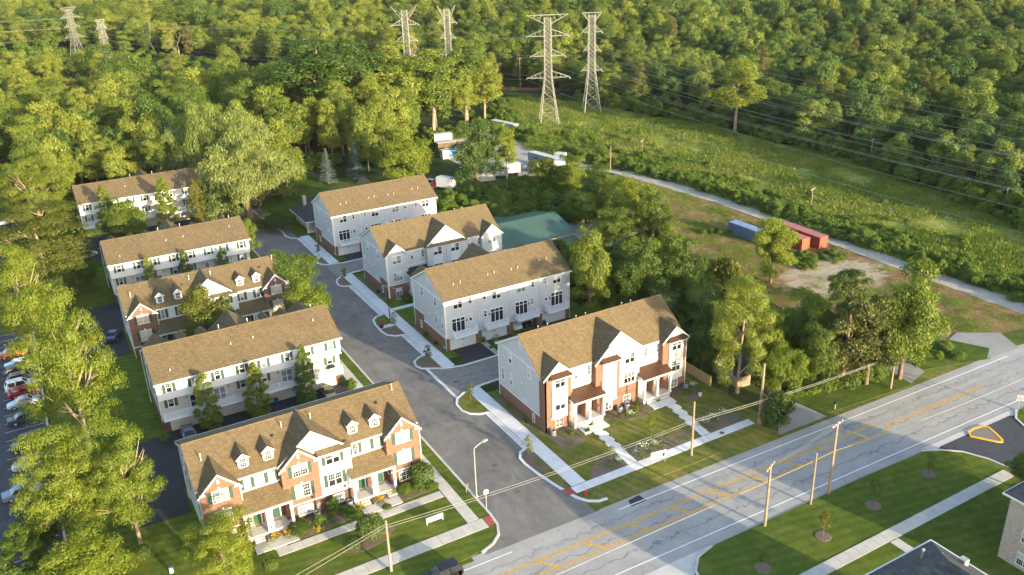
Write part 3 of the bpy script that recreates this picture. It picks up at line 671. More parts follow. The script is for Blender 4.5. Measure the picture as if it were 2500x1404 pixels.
def steps(root, x0, x1, y, z, n, depth=.32, wall=True, mat='concrete'):
    for i in range(n):
        MB().box(x0, x1, y-(i+1)*depth, y-i*depth+.01, 0, z-(i+1)*z/(n+1)).build('step', mat, root)
def porch(root, x0, x1, y0, y1, zf, ztop, zback, roofmat, posts, seam=False, wallmat=None):
    MB().box(x0+.15, x1-.15, y0+.05, y1, 0, zf).build('porch_floor', 'concrete', root)
    m = MB(); m.slab([(x0, y0-.2, ztop), (x1, y0-.2, ztop), (x1, y1, zback), (x0, y1, zback)], .12)
    ro = m.build('porch_roof', roofmat, root)
    if seam:
        n = int((x1-x0)/.45); s = (zback-ztop)/(y1-y0+.2)
        for i in range(n+1):
            xx = x0+.02+(x1-x0-.04)*i/n
            MB().extx([(y0-.2, ztop-.01), (y1, zback-.01), (y1, zback+.055), (y0-.2, ztop+.055)], xx-.02, xx+.02).build('standing_seam', roofmat, ro)
    for bx in ((x0+.05, x1-.05, y0-.16, y0+.1, ztop-.42, ztop-.1), (x0+.05, x0+.2, y0+.1, y1, ztop-.42, ztop-.1), (x1-.2, x1-.05, y0+.1, y1, ztop-.42, ztop-.1)): MB().box(*bx).build('porch_beam', 'trim_white', root)
    for px in posts:
        p = MB(); p.box(px-.15, px+.15, y0-.12, y0+.18, zf, ztop-.42); p.box(px-.2, px+.2, y0-.17, y0+.23, zf, zf+.25); p.box(px-.2, px+.2, y0-.17, y0+.23, ztop-.6, ztop-.41)
        p.build('porch_column', 'trim_white', root)
    return ro
def body(root, L, y0, yb, main, zb, mat, name='wall'):
    ye, ze, yr, zr = main
    m = MB(); m.extx([(y0, 0), (yb, 0), (yb, zb-.12), (yr, zr-.18), (y0, ze-.02+(y0-ye)*(zr-ze)/(yr-ye)-.18)], 0, L)
    return m.build(name, mat, root)

# ---------- older blocks: street front with brick bays and dormers ----------
def old_front(x0, y0, label, lit=True, grd=True):
    root = empty('townhouse_block', (x0, y0, 0)); tag(root, label, 'townhouses', 'older townhouse blocks')
    L = 27.3; main = (.85, 8.0, 6.4, 11.35); yb, zb = 13.2, 8.1
    SH = 'shutter_green'
    body(root, L, 1.2, 13.0, main, zb, 'siding_white', 'siding_wall')
    roof = main_roof(root, 0, L, main, yb, zb, 'shingle_tan')
    # brick bays
    for k, (a, b) in enumerate(((0, 4.4), (9.4, 13.9), (22.85, L))):
        xc = (a+b)/2
        m = MB(); m.exty([(a-.04, 2.35), (b+.04, 2.35), (b+.04, 7.95), (xc, 9.95), (a-.04, 7.95)], 0, 1.35); m.build('brick_bay', 'brick_red', root)
        m = MB(); m.box(a-.04, b+.04, 0, 1.3, 0, 2.2); m.build('brick_base', 'brick_shaded', root)
        MB().box(a-.08, b+.08, -.06, 1.3, 2.2, 2.36).build('water_table', 'trim_white', root)
        cross_gable(root, a-.04, b+.04, 8.0, 10.15, 0, main, 'shingle_tan')
        for s in (a-.1, b-.55):                                             # cornice returns
            MB().box(s, s+.65, -.28, .05, 7.72, 7.98).build('cornice_return', 'trim_white', root)
        MB().box(xc-.13, xc+.13, -.05, .05, 8.7, 9.25).build('gable_vent', 'trim_white', root)
        g = RNG.choice(['glass_warm', 'glass_pale', None])
        for (z, h) in ((6.35, 1.45), (3.25, 1.7)):
            win(root, xc, 0, z, 1.75, h, 2, 'all' if g != 'glass_warm' else 'top', 'S', g, SH)
            MB().box(xc-.12, xc+.12, -.04, .05, z+h+.14, z+h+.42).build('keystone', 'trim_white', root)
        win(root, xc, 0, .65, 1.75, 1.2, 2, 'all' if k == 2 else 'none', 'S', 'glass_pale' if k != 2 else 'glass')
        downspout(root, b+.12, -.08, 5.5 if k < 2 else 0, 7.8, -.1)
    # white middle part with the big gable
    a, b = 13.94, 18.1
    MB().box(a, b, .05, 1.3, 2.36, 8.1).build('siding_bay', 'siding_white', root)
    MB().box(a, b, .03, 1.3, 0, 2.2).build('brick_base', 'brick_shaded', root); MB().box(a, b+.04, -.03, 1.3, 2.2, 2.36).build('water_table', 'trim_white', root)
    for (z, h) in ((6.55, 1.5), (3.35, 1.65)): win(root, 15.8, .05, z, 1.7, h, 2, 'top', 'S', 'glass', SH)
    win(root, 15.95, .03, .65, 1.3, 1.15, 2, 'none', 'S', 'glass_pale')
    m = MB(); m.exty([(9.5, 8.15), (17.85, 8.15), (13.65, 11.45)], .72, 1.5); m.build('gable_wall', 'siding_white', root)
    cross_gable(root, 9.35, 17.95, 8.15, 11.62, .75, main, 'shingle_tan', .25)
    m = MB(); m.slab([(13.9, -.25, 8.22), (18.3, -.25, 8.22), (18.3, .74, 8.55), (13.9, .74, 8.55)], .1); m.build('pent_roof', 'shingle_tan', root)
    MB().box(13.9, 18.3, -.35, -.22, 8.02, 8.2).build('gutter', 'trim_white', root)
    downspout(root, 18.05, -.05, 4.8, 8.0, -.1)
    # recessed entrances
    for (wx, pr, dx) in (((5.55, 8.45), (4.0, 10.0), (6.0, 8.3)), ((19.1, 22.0), (17.45, 23.35), (19.4, 21.85))):
        for x in wx: win(root, x, 1.2, 6.0, .62, 1.5, 1, 'all', 'S', RNG.choice(['glass', 'glass_pale']), SH)
        px = (pr[0]+.25, (pr[0]+pr[1])/2-.2, (pr[0]+pr[1])/2+.25, pr[1]-.25)
        porch(root, pr[0], pr[1], -1.2, 1.2, .75, 4.3, 5.65, 'shingle_tan', px)
        MB().box(px[0]+.3, px[3]-.3, 1.1, 1.22, .75, 4.2).build('porch_wall', 'brick_shaded', root)
        MB().box(dx[1]+1.0, pr[1]-.3, -.2, 1.15, .75, 3.9).build('party_wall', 'brick_shaded', root)
        for x in dx: door(root, x, 1.1, .75, 'door_green')
        for x in dx:
            sx = x+(-.55 if x == dx[0] else .55)
            steps(root, sx-.6, sx+.6, -1.15, .75, 3, .35)
            if grd: MB().box(x-.45, x+.35, .35, .75, .75, .77).build('door_mat', 'wood_old', root)
        xm = sum(dx)/2
        if grd:
            MB().box(pr[0]+.5, pr[1]-.4, -3.8, -2.25, 0, .22).build('landing', 'concrete', root)
            MB().box(xm-.95, xm+.95, -2.3, -1.2, 0, .42).build('planter_soil', 'mulch', root)
    # dormers
    for dx in (5.62, 8.62, 19.3, 22.25):
        y = 1.95; m = MB(); hw = .64; zb_, zt = 8.35, 9.95
        m.exty([(dx-hw, zb_), (dx+hw, zb_), (dx+hw, zt), (dx, zt+.52), (dx-hw, zt)], y, y+2.6)
        d = m.build('dormer', 'siding_white', root)
        r = MB(); bk = y+3.4
        r.slab([(dx-hw-.16, y-.18, zt-.08), (dx, y-.18, zt+.58), (dx, bk+.6, zt+.58), (dx-hw-.16, bk-.1, zt-.08)], .09)
        r.slab([(dx, y-.18, zt+.585), (dx+hw+.16, y-.18, zt-.08), (dx+hw+.16, bk-.1, zt-.08), (dx, bk+.6, zt+.585)], .09)
        r.build('dormer_roof', 'shingle_tan', d)
        rakes(d, dx-hw-.18, dx+hw+.18, zt-.09, dx, zt+.57, y-.24, .14, .06)
        win(d, dx, y, zb_+.35, .74, 1.05, 1, 'grid', 'S', 'glass')
    # west end wall windows
    for (v, z) in ((3.6, 6.0), (9.6, 6.0), (3.6, 3.2), (9.6, 3.2), (11.8, 3.2)): win(root, 0, v, z, .7, 1.45, 1, 'top', 'W', 'glass', SH)
    downspout(root, -.1, .35, 0, 7.8, -.1); downspout(root, -.12, 12.6, 0, 7.9, -1.2)
    for (v, z) in ((3.6, 6.0), (9.6, 6.0), (3.6, 3.2)): win(root, L, v, z, .7, 1.45, 1, 'top', 'E', 'glass', SH)
    vents(root, roof, [(1.3, 4.0, 9.9, .9), (11.3, 5.0, 10.5, .8), (15.0, 5.0, 10.5, .8), (26.3, 5.6, 10.9, .8)])
    for (x, y) in ((9.9, 4.4), (23.6, 4.6)): MB().box(x-.16, x+.16, y-.16, y+.16, 10.05, 10.3 if y < 4.5 else 10.42).build('roof_vent', 'black_plastic', roof)
    for i, x in enumerate((1.2, 12.6, 16.9, 26.0)):                          # meters and lamps
        MB().box(x-.12, x+.12, -.12, .0, 2.6, 2.9).build('wall_lamp', 'black_plastic', root)
    if grd:
        MB().box(12.95, 13.5, -.18, .02, .5, 1.7).build('meter_box', 'grey_metal', root)
    return root
old_front(8.4, 89.7, 'brick townhouses with white dormers nearest the camera, lawn and sidewalk in front')
old_front(8.5, 147.3, 'brick townhouses with white dormers in the middle of the left row, partly behind a tree', grd=False)

# ---------- older blocks: garage side with long balcony ----------
def railing(root, x0, x1, y, z, h=.95, ret=None, name='railing', posts=None):
    o = MB(); o.box(x0, x1, y-.035, y+.035, z+h-.07, z+h); o.box(x0, x1, y-.03, y+.03, z+.08, z+.14)
    ob = o.build(name, 'vinyl_white', root)
    b = MB(); n = int((x1-x0)/.155)
    for i in range(1, n):
        xx = x0+(x1-x0)*i/n; b.box(xx-.022, xx+.022, y-.022, y+.022, z+.14, z+h-.07)
    b.build('balusters', 'vinyl_white', ob)
    for px in (posts or [x0, (x0+x1)/2, x1]):
        MB().box(px-.06, px+.06, y-.06, y+.06, z-.02, z+h+.08).build('railing_post', 'vinyl_white', ob)
    if ret:
        for xx in (x0, x1):
            r = MB(); r.box(xx-.03, xx+.03, y, ret, z+h-.07, z+h); r.box(xx-.03, xx+.03, y, ret, z+.08, z+.14)
            k = int((ret-y)/.155)
            for i in range(1, k): yy = y+(ret-y)*i/k; r.box(xx-.022, xx+.022, yy-.022, yy+.022, z+.14, z+h-.07)
            r.build('side_rail', 'vinyl_white', ob)
    return ob
def garage_door(root, x0, x1, y, h=2.15, mat='panel_white', rows=4):
    o = MB(); o.box(x0-.08, x0, y-.05, y+.03, 0, h+.08); o.box(x1, x1+.08, y-.05, y+.03, 0, h+.08); o.box(x0-.08, x1+.08, y-.05, y+.03, h, h+.1)
    g = o.build('garage_door', 'trim_white', root)
    for r in range(rows): MB().box(x0, x1, y-.02, y+.04, r*h/rows+.012, (r+1)*h/rows-.012).build('door_panel', mat, g)
    MB().box((x0+x1)/2-.12, (x0+x1)/2+.12, y-.035, y-.015, .55, .62).build('handle', 'black_plastic', g)
    return g
def old_rear(x0, y0, L, units, label, dz=0):
    root = empty('townhouse_block', (x0, y0, 0)); tag(root, label, 'townhouses', 'older townhouse blocks')
    main = (-.3, 8.85, 6.4, 11.85); yb, zb = 13.2, 8.7; SH = 'shutter_green'
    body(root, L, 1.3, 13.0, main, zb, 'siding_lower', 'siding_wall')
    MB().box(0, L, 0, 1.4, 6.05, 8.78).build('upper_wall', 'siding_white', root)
    MB().box(-.03, L+.03, -.03, 1.3, 5.95, 6.12).build('band_board', 'trim_white', root)
    roof = main_roof(root, 0, L, main, yb, zb, 'shingle_tan', .3)
    bw = MB(); bw.box(-.03, .95, 1.26, 2.2, 0, 2.55); bw.box(-.03, .25, 2.2, 12.9, 0, 2.3); bw.build('brick_corner', 'brick_shaded', root)
    bw = MB(); bw.box(L-.95, L+.03, 1.26, 2.2, 0, 2.55); bw.build('brick_corner', 'brick_shaded', root)
    MB().box(.1, L-.05, -.28, 1.35, 2.58, 2.95).build('balcony_deck', 'vinyl_white', root)
    u = L/units
    for i in range(units):
        a = i*u; mir = i % 2 == 1
        X = (lambda v: a+u-v) if mir else (lambda v: a+v)
        railing(root, a+.25, a+u-.15, -.2, 2.97, .95, posts=[a+.25, a+u/2, a+u-.15])
        win(root, X(1.6), 0, 7.1, .75, 1.4, 1, 'top', 'S', None, SH); win(root, X(5.15), 0, 7.1, .75, 1.4, 1, 'top', 'S', None, SH)
        win(root, X(1.6), 1.3, 4.05, .72, 1.2, 1, 'top', 'S', None, SH)
        win(root, X(5.05), 1.3, 2.97, 1.6, 2.05, 2, 'none', 'S', RNG.choice(['glass', 'glass_pale']), name='sliding_door')
        MB().box(X(3.75)-.06, X(3.75)+.06, 1.15, 1.3, 4.75, 5.0).build('wall_lamp', 'black_plastic', root)
        garage_door(root, a+1.1 if not mir else a+u-6.2, a+6.2 if not mir else a+u-1.1, 1.28, 2.2, 'siding_cream')
        if i > 0:
            MB().box(a-.08, a+.08, -.2, 1.3, 2.95, 6.0).build('privacy_screen', 'vinyl_white', root)
            downspout(root, a+.05, -.08, 6.2, 8.7, .3)
    # front gables and dormers on the far slope, seen over the ridge
    fm = (14.2, 8.1, 6.4, 11.85); s = (11.85-8.7)/(13.2-6.4)
    def far_gable(xl, xr, za, yf, name, hw=0):
        xc = (xl+xr)/2; zf = 8.3; yr_ = 13.2-(za-8.7)/s; m = MB()
        m.slab([(xc, yr_-.4, za), (xc, yf, za), (xl, yf, zf), (xl, 13.2-.4, zf)][::-1], .14)
        m.slab([(xr, 13.2-.4, zf), (xr, yf, zf), (xc, yf, za+.005), (xc, yr_-.4, za+.005)][::-1], .14)
        o = m.build(name, 'shingle_tan', root)
        MB().exty([(xl+.2, zf-.3), (xr-.2, zf-.3), (xr-.2, zf+.05), (xc, za-.2), (xl+.2, zf+.05)], yf-.4, yf-.2).build('gable_wall', 'brick_red', o)
    far_gable(-.1, 4.6, 10.45, 14.2, 'gable_roof'); far_gable(L-4.6, L+.1, 10.45, 14.2, 'gable_roof'); far_gable(L*.5-4.4, L*.5+4.2, 11.9, 13.6, 'gable_roof')
    for dx in (5.7, 8.7, L-8.7, L-5.7):
        m = MB(); m.exty([(dx-.62, 9.2), (dx+.62, 9.2), (dx+.62, 10.45), (dx, 10.95), (dx-.62, 10.45)], 9.2, 11.4)
        d = m.build('dormer', 'siding_white', root); r = MB()
        r.slab([(dx-.8, 11.6, 10.33), (dx-.8, 8.6, 10.33), (dx, 8.0, 11.05), (dx, 11.6, 11.05)][::-1], .1); r.slab([(dx, 11.6, 11.055), (dx, 8.0, 11.055), (dx+.8, 8.6, 10.33), (dx+.8, 11.6, 10.33)][::-1], .1)
        r.build('dormer_roof', 'shingle_tan', d)
    for (v, z) in ((4.0, 6.6), (9.4, 6.6), (4.0, 3.6), (9.4, 3.6)): win(root, 0, v, z, .7, 1.45, 1, 'top', 'W', 'glass', SH)
    downspout(root, -.1, -.1, 2.6, 8.6, .2); downspout(root, -.25, 12.8, 0, 8.5, -1.5)
    vents(root, roof, [(u*.35, 1.4, 9.55, .3), (u*1.7, 3.3, 10.4, .3), (u*2.2, 3.5, 10.45, .3), (u*3.6, 3.9, 10.7, .3), (L*.4, 7.3, 11.3, .95), (L*.56, 7.3, 11.3, .95), (L*.93, 7.3, 11.3, .8)])
    return root
old_rear(8.4, 118.6, 27.1, 4, 'white townhouses with long balcony and three slim trees, directly behind the front brick block')
old_rear(8.7, 173.4, 26.7, 4, 'white townhouses with long balcony, second white block back, behind the middle brick block')
old_rear(7.7, 221.3, 32.3, 5, 'white townhouses farthest back on the left, below the wood and beside the willow')

# ---------- newer blocks: garage side with four balconies ----------
def new_end_wall(root, D, brick_front, brick_back, split, wins):
    b = MB(); b.box(-.05, .3, .02, split, 0, brick_front); b.box(-.05, .3, split+.001, D-.02, 0, brick_back); b.build('brick_plinth', 'brick_red', root)
    for bx in ((-.07, .25, .0, split, brick_front, brick_front+.14), (-.07, .25, split, D, brick_back, brick_back+.14), (-.06, .25, .1, D-.1, 9.12, 9.34)): MB().box(*bx).build('band_board', 'trim_white', root)
    for bx in ((-.06, .2, -.04, .14, 0, 9.2), (-.06, .2, D-.14, D+.04, 0, 9.2)): MB().box(*bx).build('corner_trim', 'trim_white', root)
    MB().box(-.05, .2, D/2-.12, D/2+.12, 10.9, 11.9).build('gable_vent', 'trim_white', root)
    for (v, z, w, h) in wins: win(root, 0, v, z, w, h, 1, 'top', 'W', 'glass')
    for (v, z) in ((D*.48, 5.0), (D*.56, 2.6), (D*.6, 2.75)): MB().lathe((-.06, v, z), [(.02, -.1), (.11, -.06), (.11, .06), (.02, .1)], 8).build('wall_vent', 'trim_white', root)
def new_rear(x0, y0, label, openg=None):
    root = empty('townhouse_block', (x0, y0, 0)); tag(root, label, 'townhouses', 'newer townhouse blocks')
    L, D = 25.0, 12.9; main = (-.3, 9.45, 6.45, 13.2); yb, zb = 13.2, 9.45
    ye, ze, yr, zr = main
    m = MB(); m.extx([(0, 2.45), (0, 9.45), (6.45, 13.0), (D, 9.4), (D, 0), (1.4, 0), (1.4, 2.45)], 0, L); m.build('siding_wall', 'siding_grey', root)
    roof = main_roof(root, 0, L, main, yb, zb, 'shingle_tan', .3)
    DOORS = ((.7, 5.6), (6.85, 11.75), (13.05, 17.95), (19.15, 24.05)); px = 0
    piers = [(0, .66), (5.64, 6.8), (11.8, 13.0), (18.0, 19.1), (24.1, L)]
    for (a, b) in piers: MB().box(a, b, -.04, 1.38, 0, 2.44).build('brick_pier', 'brick_red', root)
    MB().box(0, L, .02, 1.39, 2.2, 2.45).build('lintel', 'siding_grey', root)
    MB().box(0, L, -.05, .1, 2.44, 2.58).build('band_board', 'trim_white', root)
    for i, (a, b) in enumerate(DOORS):
        if i == openg:
            MB().box(a, b, .9, 1.42, 0, .06).build('garage_floor', 'concrete', root)
        else: garage_door(root, a, b, .12, 2.18, 'panel_white')
        if i != openg: MB().lathe(((a+b)/2, .02, 1.62), [(.14, -.02), (.17, 0), (.14, .02)], 10).build('wreath', 'dark_metal', root)
    BAL = ((1.1, 5.4), (7.35, 11.55), (13.5, 17.75), (19.65, 23.9))
    for (a, b) in BAL:
        MB().box(a-.05, b+.05, -1.32, -.01, 2.68, 2.93).build('balcony_deck', 'vinyl_white', root)
        railing(root, a, b, -1.28, 2.95, 1.1, -.02, 'balcony_railing')
    SL = (2.45, 9.92, 14.83, 22.22); SW = (4.8, 7.65, 17.05, 19.95); UW = (2.5, 9.93, 14.88, 22.25); US = (4.87, 7.6, 17.25, 19.88)
    for i in range(4):
        win(root, SL[i], 0, 3.2, 2.4, 2.6, 3, 'slider', 'S', 'glass', name='sliding_door')
        win(root, SW[i], 0, 4.75, .48, 1.15, 1, 'top', 'S')
        win(root, UW[i], 0, 7.65, 1.6, 1.5, 2, 'top', 'S', 'glass_pale' if i == 2 else 'glass')
        win(root, US[i], 0, 8.0, .48, 1.1, 1, 'top', 'S')
        lx = (SL[i]+SW[i])/2+(.35 if SW[i] > SL[i] else -.35)
        MB().box(lx-.07, lx+.07, -.16, 0, 4.9, 5.2).build('wall_lamp', 'black_plastic', root)
    for x in (6.4, 12.5, 18.68): downspout(root, x, -.08, 2.6, 9.3, .06)
    downspout(root, 24.9, -.1, 0, 9.3, -.1)
    new_end_wall(root, D, 2.45, 3.65, 8.85, [(8.85, 7.45, .75, 1.5), (3.5, 7.45, .75, 1.5), (3.55, 4.15, .6, 1.7), (1.05, 4.1, .5, 1.85), (10.1, .8, .45, 1.2)])
    vents(root, roof, [(3.0, 2.3, 10.85, .32), (4.4, 2.45, 10.95, .32), (9.8, 2.6, 11.0, .32), (11.1, 2.7, 11.1, .32), (14.4, 2.5, 10.95, .32), (15.8, 2.6, 11.0, .32), (20.4, 2.9, 11.2, .32), (21.9, 2.9, 11.2, .32)])
    # dark gables and porch roofs of the far front, seen past the ridge
    for (xc, za, hw) in ((-.0+2.3, 11.0, 2.4), (12.8, 13.1, 4.3), (22.7, 11.0, 2.4)):
        s = (13.2-9.45)/6.75; yr_ = 13.2-(za-9.45)/s; zf = 9.3; m = MB(); yf = 14.0
        m.slab([(xc, yr_-.3, za), (xc, yf, za), (xc-hw, yf, zf), (xc-hw, 13.0, zf)][::-1], .14); m.slab([(xc+hw, 13.0, zf), (xc+hw, yf, zf), (xc, yf, za+.006), (xc, yr_-.3, za+.006)][::-1], .14)
        o = m.build('gable_roof', 'shingle_tan', root)
        MB().exty([(xc-hw+.25, 2.0), (xc+hw-.25, 2.0), (xc+hw-.25, zf-.1), (xc, za-.25), (xc-hw+.25, zf-.1)], 12.8, 13.7).build('gable_wall', 'siding_grey', o)
    return root
new_rear(54.4, 120.4, 'grey townhouses with four white balconies and an open garage, behind the corner block', 2)
new_rear(54.0, 175.4, 'grey townhouses with four white balconies, farthest back on the right of the street')

# ---------- newer blocks: front side ----------
def new_front(x0, y0, label, brickfront):
    root = empty('townhouse_block', (x0, y0, 0)); tag(root, label, 'townhouses', 'newer townhouse blocks')
    L, D = 25.3, 13.2; main = (.7, 8.85, 6.7, 13.05); yb, zb = 13.5, 9.1
    lap = 'siding_cream' if brickfront else 'siding_grey'
    endlap = 'siding_grey'
    m = MB(); m.extx([(1.0, 0), (D, 0), (D, 8.95), (6.7, 12.85), (1.0, 8.85)], 0, L); m.build('siding_wall', endlap, root)
    MB().box(.3, L-.3, .97, 1.3, 2.5, 8.8).build('recess_wall', lap, root)
    roof = main_roof(root, 0, L, main, yb, zb, 'shingle_tan', .3)
    bays = ((0, 4.35), (8.7, 12.85), (20.95, L))
    for k, (a, b) in enumerate(bays):
        xc = (a+b)/2
        if brickfront:
            MB().box(a-.04, b+.04, 0, 1.1, 0, 8.95).build('brick_bay', 'brick_red', root)
            MB().box(a+1.12, b-.55 if k else b-.6, -.16, .05, 1.95, 8.8).build('bay_panel', 'panel_white', root)
            wx = (a+1.12+b-.58)/2; wy = -.16; ww = 1.6
        else:
            if k != 1:
                MB().box(a-.04, b+.04, 0, 1.1, 2.75, 8.95).build('siding_bay', lap, root)
                MB().box(a-.04, b+.04, 0, 1.1, 0, 2.62).build('brick_base', 'brick_red', root)
                MB().box(a-.07, b+.07, -.04, 1.1, 2.62, 2.76).build('band_board', 'trim_white', root)
            wx = xc; wy = 0; ww = 1.75
        if k != 1 or brickfront:
            m = MB(); m.exty([(a-.04, 8.94), (b+.04, 8.94), (xc, 10.8)], .02 if not brickfront else -.02, 1.0); m.build('gable_wall', lap, root)
            cross_gable(root, a-.04, b+.04, 9.0, 11.0, -.02, main, 'shingle_tan')
            win(root, wx, wy, 7.0, ww, 1.5, 2, 'top', 'S', 'glass_warm' if (brickfront and k == 1) else ('glass' if brickfront else 'glass_pale'))
            win(root, wx, wy, 3.4, ww, 1.7, 2 if brickfront else 3, 'top', 'S', 'glass_warm' if (brickfront and k == 1) else ('glass' if brickfront else 'glass_pale'))
            win(root, wx-.1, 0, .55, 1.15, 1.2, 2, 'all', 'S', 'glass')
        if brickfront:                                        # bronze awning below each gable
            o = MB(); o.slab([(a+.75, -.75, 8.72), (b-.15, -.75, 8.72), (b-.15, .02, 9.25), (a+.75, .02, 9.25)], .08); aw = o.build('awning_roof', 'bronze', root)
            n = 7
            for i in range(n+1):
                xx = a+.78+(b-a-.96)*i/n
                MB().extx([(-.75, 8.71), (.0, 9.23), (.0, 9.29), (-.75, 8.77)], xx-.018, xx+.018).build('standing_seam', 'bronze', aw)
            MB().box(a+.75, b-.15, -.72, -.64, 8.5, 8.66).build('awning_beam', 'trim_white', root)
        downspout(root, b+.1, -.05, 5.4 if k != 2 else 0, 8.7, .02)
    # wide middle with the big gable
    a, b = (12.9, 16.55) if brickfront else (8.7, 17.2)
    if brickfront:
        MB().box(a, b, .04, 1.1, 3.75, 9.0).build('siding_bay', lap, root); MB().box(a, b, .02, 1.1, 0, 3.6).build('brick_base', 'brick_red', root)
        MB().box(a, b, -.04, 1.1, 3.6, 3.76).build('band_board', 'trim_white', root)
        win(root, 14.7, .04, 7.2, 1.65, 1.5, 2, 'top', 'S', 'glass'); win(root, 14.7, .04, 3.95, 1.9, 1.6, 3, 'top', 'S', 'glass'); win(root, 14.3, .02, .6, 1.15, 1.25, 2, 'all', 'S', 'glass')
        ga, gb, gz = 8.75, 17.2, 12.75
    else:
        MB().box(a, b, .04, 1.1, 2.75, 9.0).build('siding_bay', lap, root); MB().box(a, b, .02, 1.1, 0, 2.62).build('brick_base', 'brick_red', root)
        MB().box(a, b, -.04, 1.1, 2.62, 2.76).build('band_board', 'trim_white', root)
        for wx in (10.95, 14.75):
            MB().box(wx-1.05, wx+1.05, -.02, .1, 2.8, 8.9).build('bay_panel', 'panel_white', root)
            win(root, wx, -.02, 7.05, 1.75, 1.5, 2, 'top', 'S', 'glass'); win(root, wx, -.02, 3.4, 1.75, 1.7, 2, 'top', 'S', 'glass'); win(root, wx, .02, .55, 1.15, 1.2, 2, 'all', 'S', 'glass')
        ga, gb, gz = 8.6, 17.3, 12.75
        m = MB(); m.slab([(8.4, -.35, 8.95), (17.5, -.35, 8.95), (17.5, .35, 9.3), (8.4, .35, 9.3)], .1); m.build('pent_roof', 'shingle_tan', root)
    gy = .3; gc = (ga+gb)/2
    MB().exty([(ga, 9.0), (gb, 9.0), (gc, gz-.22)], gy, 1.2).build('gable_wall', lap, root)
    cross_gable(root, ga, gb, 9.1, gz, gy, main, 'shingle_tan', .3)
    # recessed entrances
    for (wx, pr) in (((5.8, 8.1), (3.95, 9.35)), ((18.35, 20.65), (16.3, 21.65))):
        for x in wx: win(root, x, .97, 6.85, .5, 1.4, 1, 'all', 'S', 'glass')
        MB().box(pr[0]+.5, pr[1]-.5, .9, 1.0, 5.6, 5.85).build('band_board', 'trim_white', root)
        px = (pr[0]+.25, (pr[0]+pr[1])/2, pr[1]-.25)
        porch(root, pr[0], pr[1], -1.4, .97, .85, 4.5, 5.2, 'bronze' if brickfront else 'shingle_black', px, brickfront)
        if brickfront: MB().box(px[0]+.3, px[2]-.3, .85, .98, .85, 4.4).build('porch_wall', 'brick_red', root)
        xm = (pr[0]+pr[1])/2
        for s in (-1, 1): door(root, xm+s*1.25, .84 if brickfront else .96, .85, 'door_white')
        MB().box(xm-.18, xm+.18, -.4, .9, .85, 4.3).build('party_wall', 'brick_red' if brickfront else lap, root)
        for s in (-1, 1): steps(root, xm+s*1.25-.85, xm+s*1.25+.85, -1.35, .85, 2, .36)
        MB().box(xm-2.1, xm+2.1, -3.4, -2.0, 0, .3).build('landing', 'concrete_new', root)
    # end wall
    b = MB(); b.box(-.05, .3, .02, D-.02, 0, 2.1)
    if brickfront: b.box(-.055, .3, .0, 1.4, 0, 8.7)
    b.build('brick_plinth', 'brick_red', root)
    for bx in ((-.07, .25, 1.41 if brickfront else .0, D, 2.1, 2.24), (-.06, .25, 1.42, D-.1, 9.0, 9.2)): MB().box(*bx).build('band_board', 'trim_white', root)
    for bx in [(-.06, .2, D-.14, D+.04, 0, 9.0)]+([] if brickfront else [(-.06, .2, -.04, .12, 0, 8.9)]): MB().box(*bx).build('corner_trim', 'trim_white', root)
    if not brickfront: MB().box(-.055, .3, .1, 4.0, 2.1, 3.5).build('brick_plinth', 'brick_red', root)
    MB().box(-.05, .2, 6.4, 6.64, 10.9, 11.9).build('gable_vent', 'trim_white', root)
    for (v, z, w, h) in ((9.5, 7.2, .75, 1.5), (4.1, 7.2, .75, 1.6), (11.9, 3.4, .5, 1.9), (9.45, 3.55, .5, 1.85), (3.05, .5, .5, 1.15)):
        win(root, 0, v, z, w, h, 1, 'top', 'W', 'glass_warm' if v == 4.1 and brickfront else 'glass')
    for (v, z) in ((6.2, 5.4), (5.6, 3.0), (5.1, 2.9), (4.7, 2.8)): MB().lathe((-.06, v, z), [(.02, -.1), (.11, -.06), (.11, .06), (.02, .1)], 8).build('wall_vent', 'trim_white', root)
    vents(root, roof, [(3.6, 7.4, 12.6, .45), (5.2, 7.4, 12.6, .45), (10.2, 7.4, 12.6, .45), (11.9, 7.4, 12.6, .45), (18.6, 7.4, 12.6, .45), (20.3, 7.4, 12.6, .45)])
    for x in (1.0, 4.1, 12.4): MB().lathe((x, -.05, 2.1), [(.02, -.1), (.12, -.06), (.12, .06), (.02, .1)], 8).build('wall_lamp', 'trim_white', root)
    return root
new_front(55.0, 89.8, 'brick and cream townhouses with brown metal porch roofs on the street corner', True)
new_front(54.9, 147.0, 'grey sided townhouses with brick base and wide white gable, second from the back', False)

# ---------- green metal barn ----------
root = empty('metal_barn', (82.0, 151.3, 0)); tag(root, 'long barn with green ribbed metal roof and dark walls beside the grey townhouses', 'barn')
m = MB(); m.extx([(0, 0), (17, 0), (17, 3.35), (8.5, 5.5), (0, 3.35)], 0, 19); m.build('wall', 'siding_dark', root)
def metal_slope(x0, x1, ya, za, yb_, zb_, name):
    m = MB(); m.slab([(x0, ya, za), (x1, ya, za), (x1, yb_, zb_), (x0, yb_, zb_)] if yb_ > ya else [(x0, yb_, zb_), (x1, yb_, zb_), (x1, ya, za), (x0, ya, za)], .08)
    o = m.build(name, 'green_metal', root)
    r = MB(); n = int((x1-x0)/.5)
    for i in range(n+1):
        xx = x0+.03+(x1-x0-.06)*i/n
        pts = [(ya, za-.01), (yb_, zb_-.01), (yb_, zb_+.06), (ya, za+.06)]
        r.extx(pts if yb_ > ya else pts[::-1], xx-.03, xx+.03)
    ro = r.build('roof_ribs', 'green_metal', o); ro['kind'] = 'stuff'; return o
metal_slope(-.3, 19.5, -.7, 3.3, 8.5, 5.7, 'roof'); metal_slope(-.3, 19.5, 8.5, 5.7, 17.7, 3.3, 'roof')
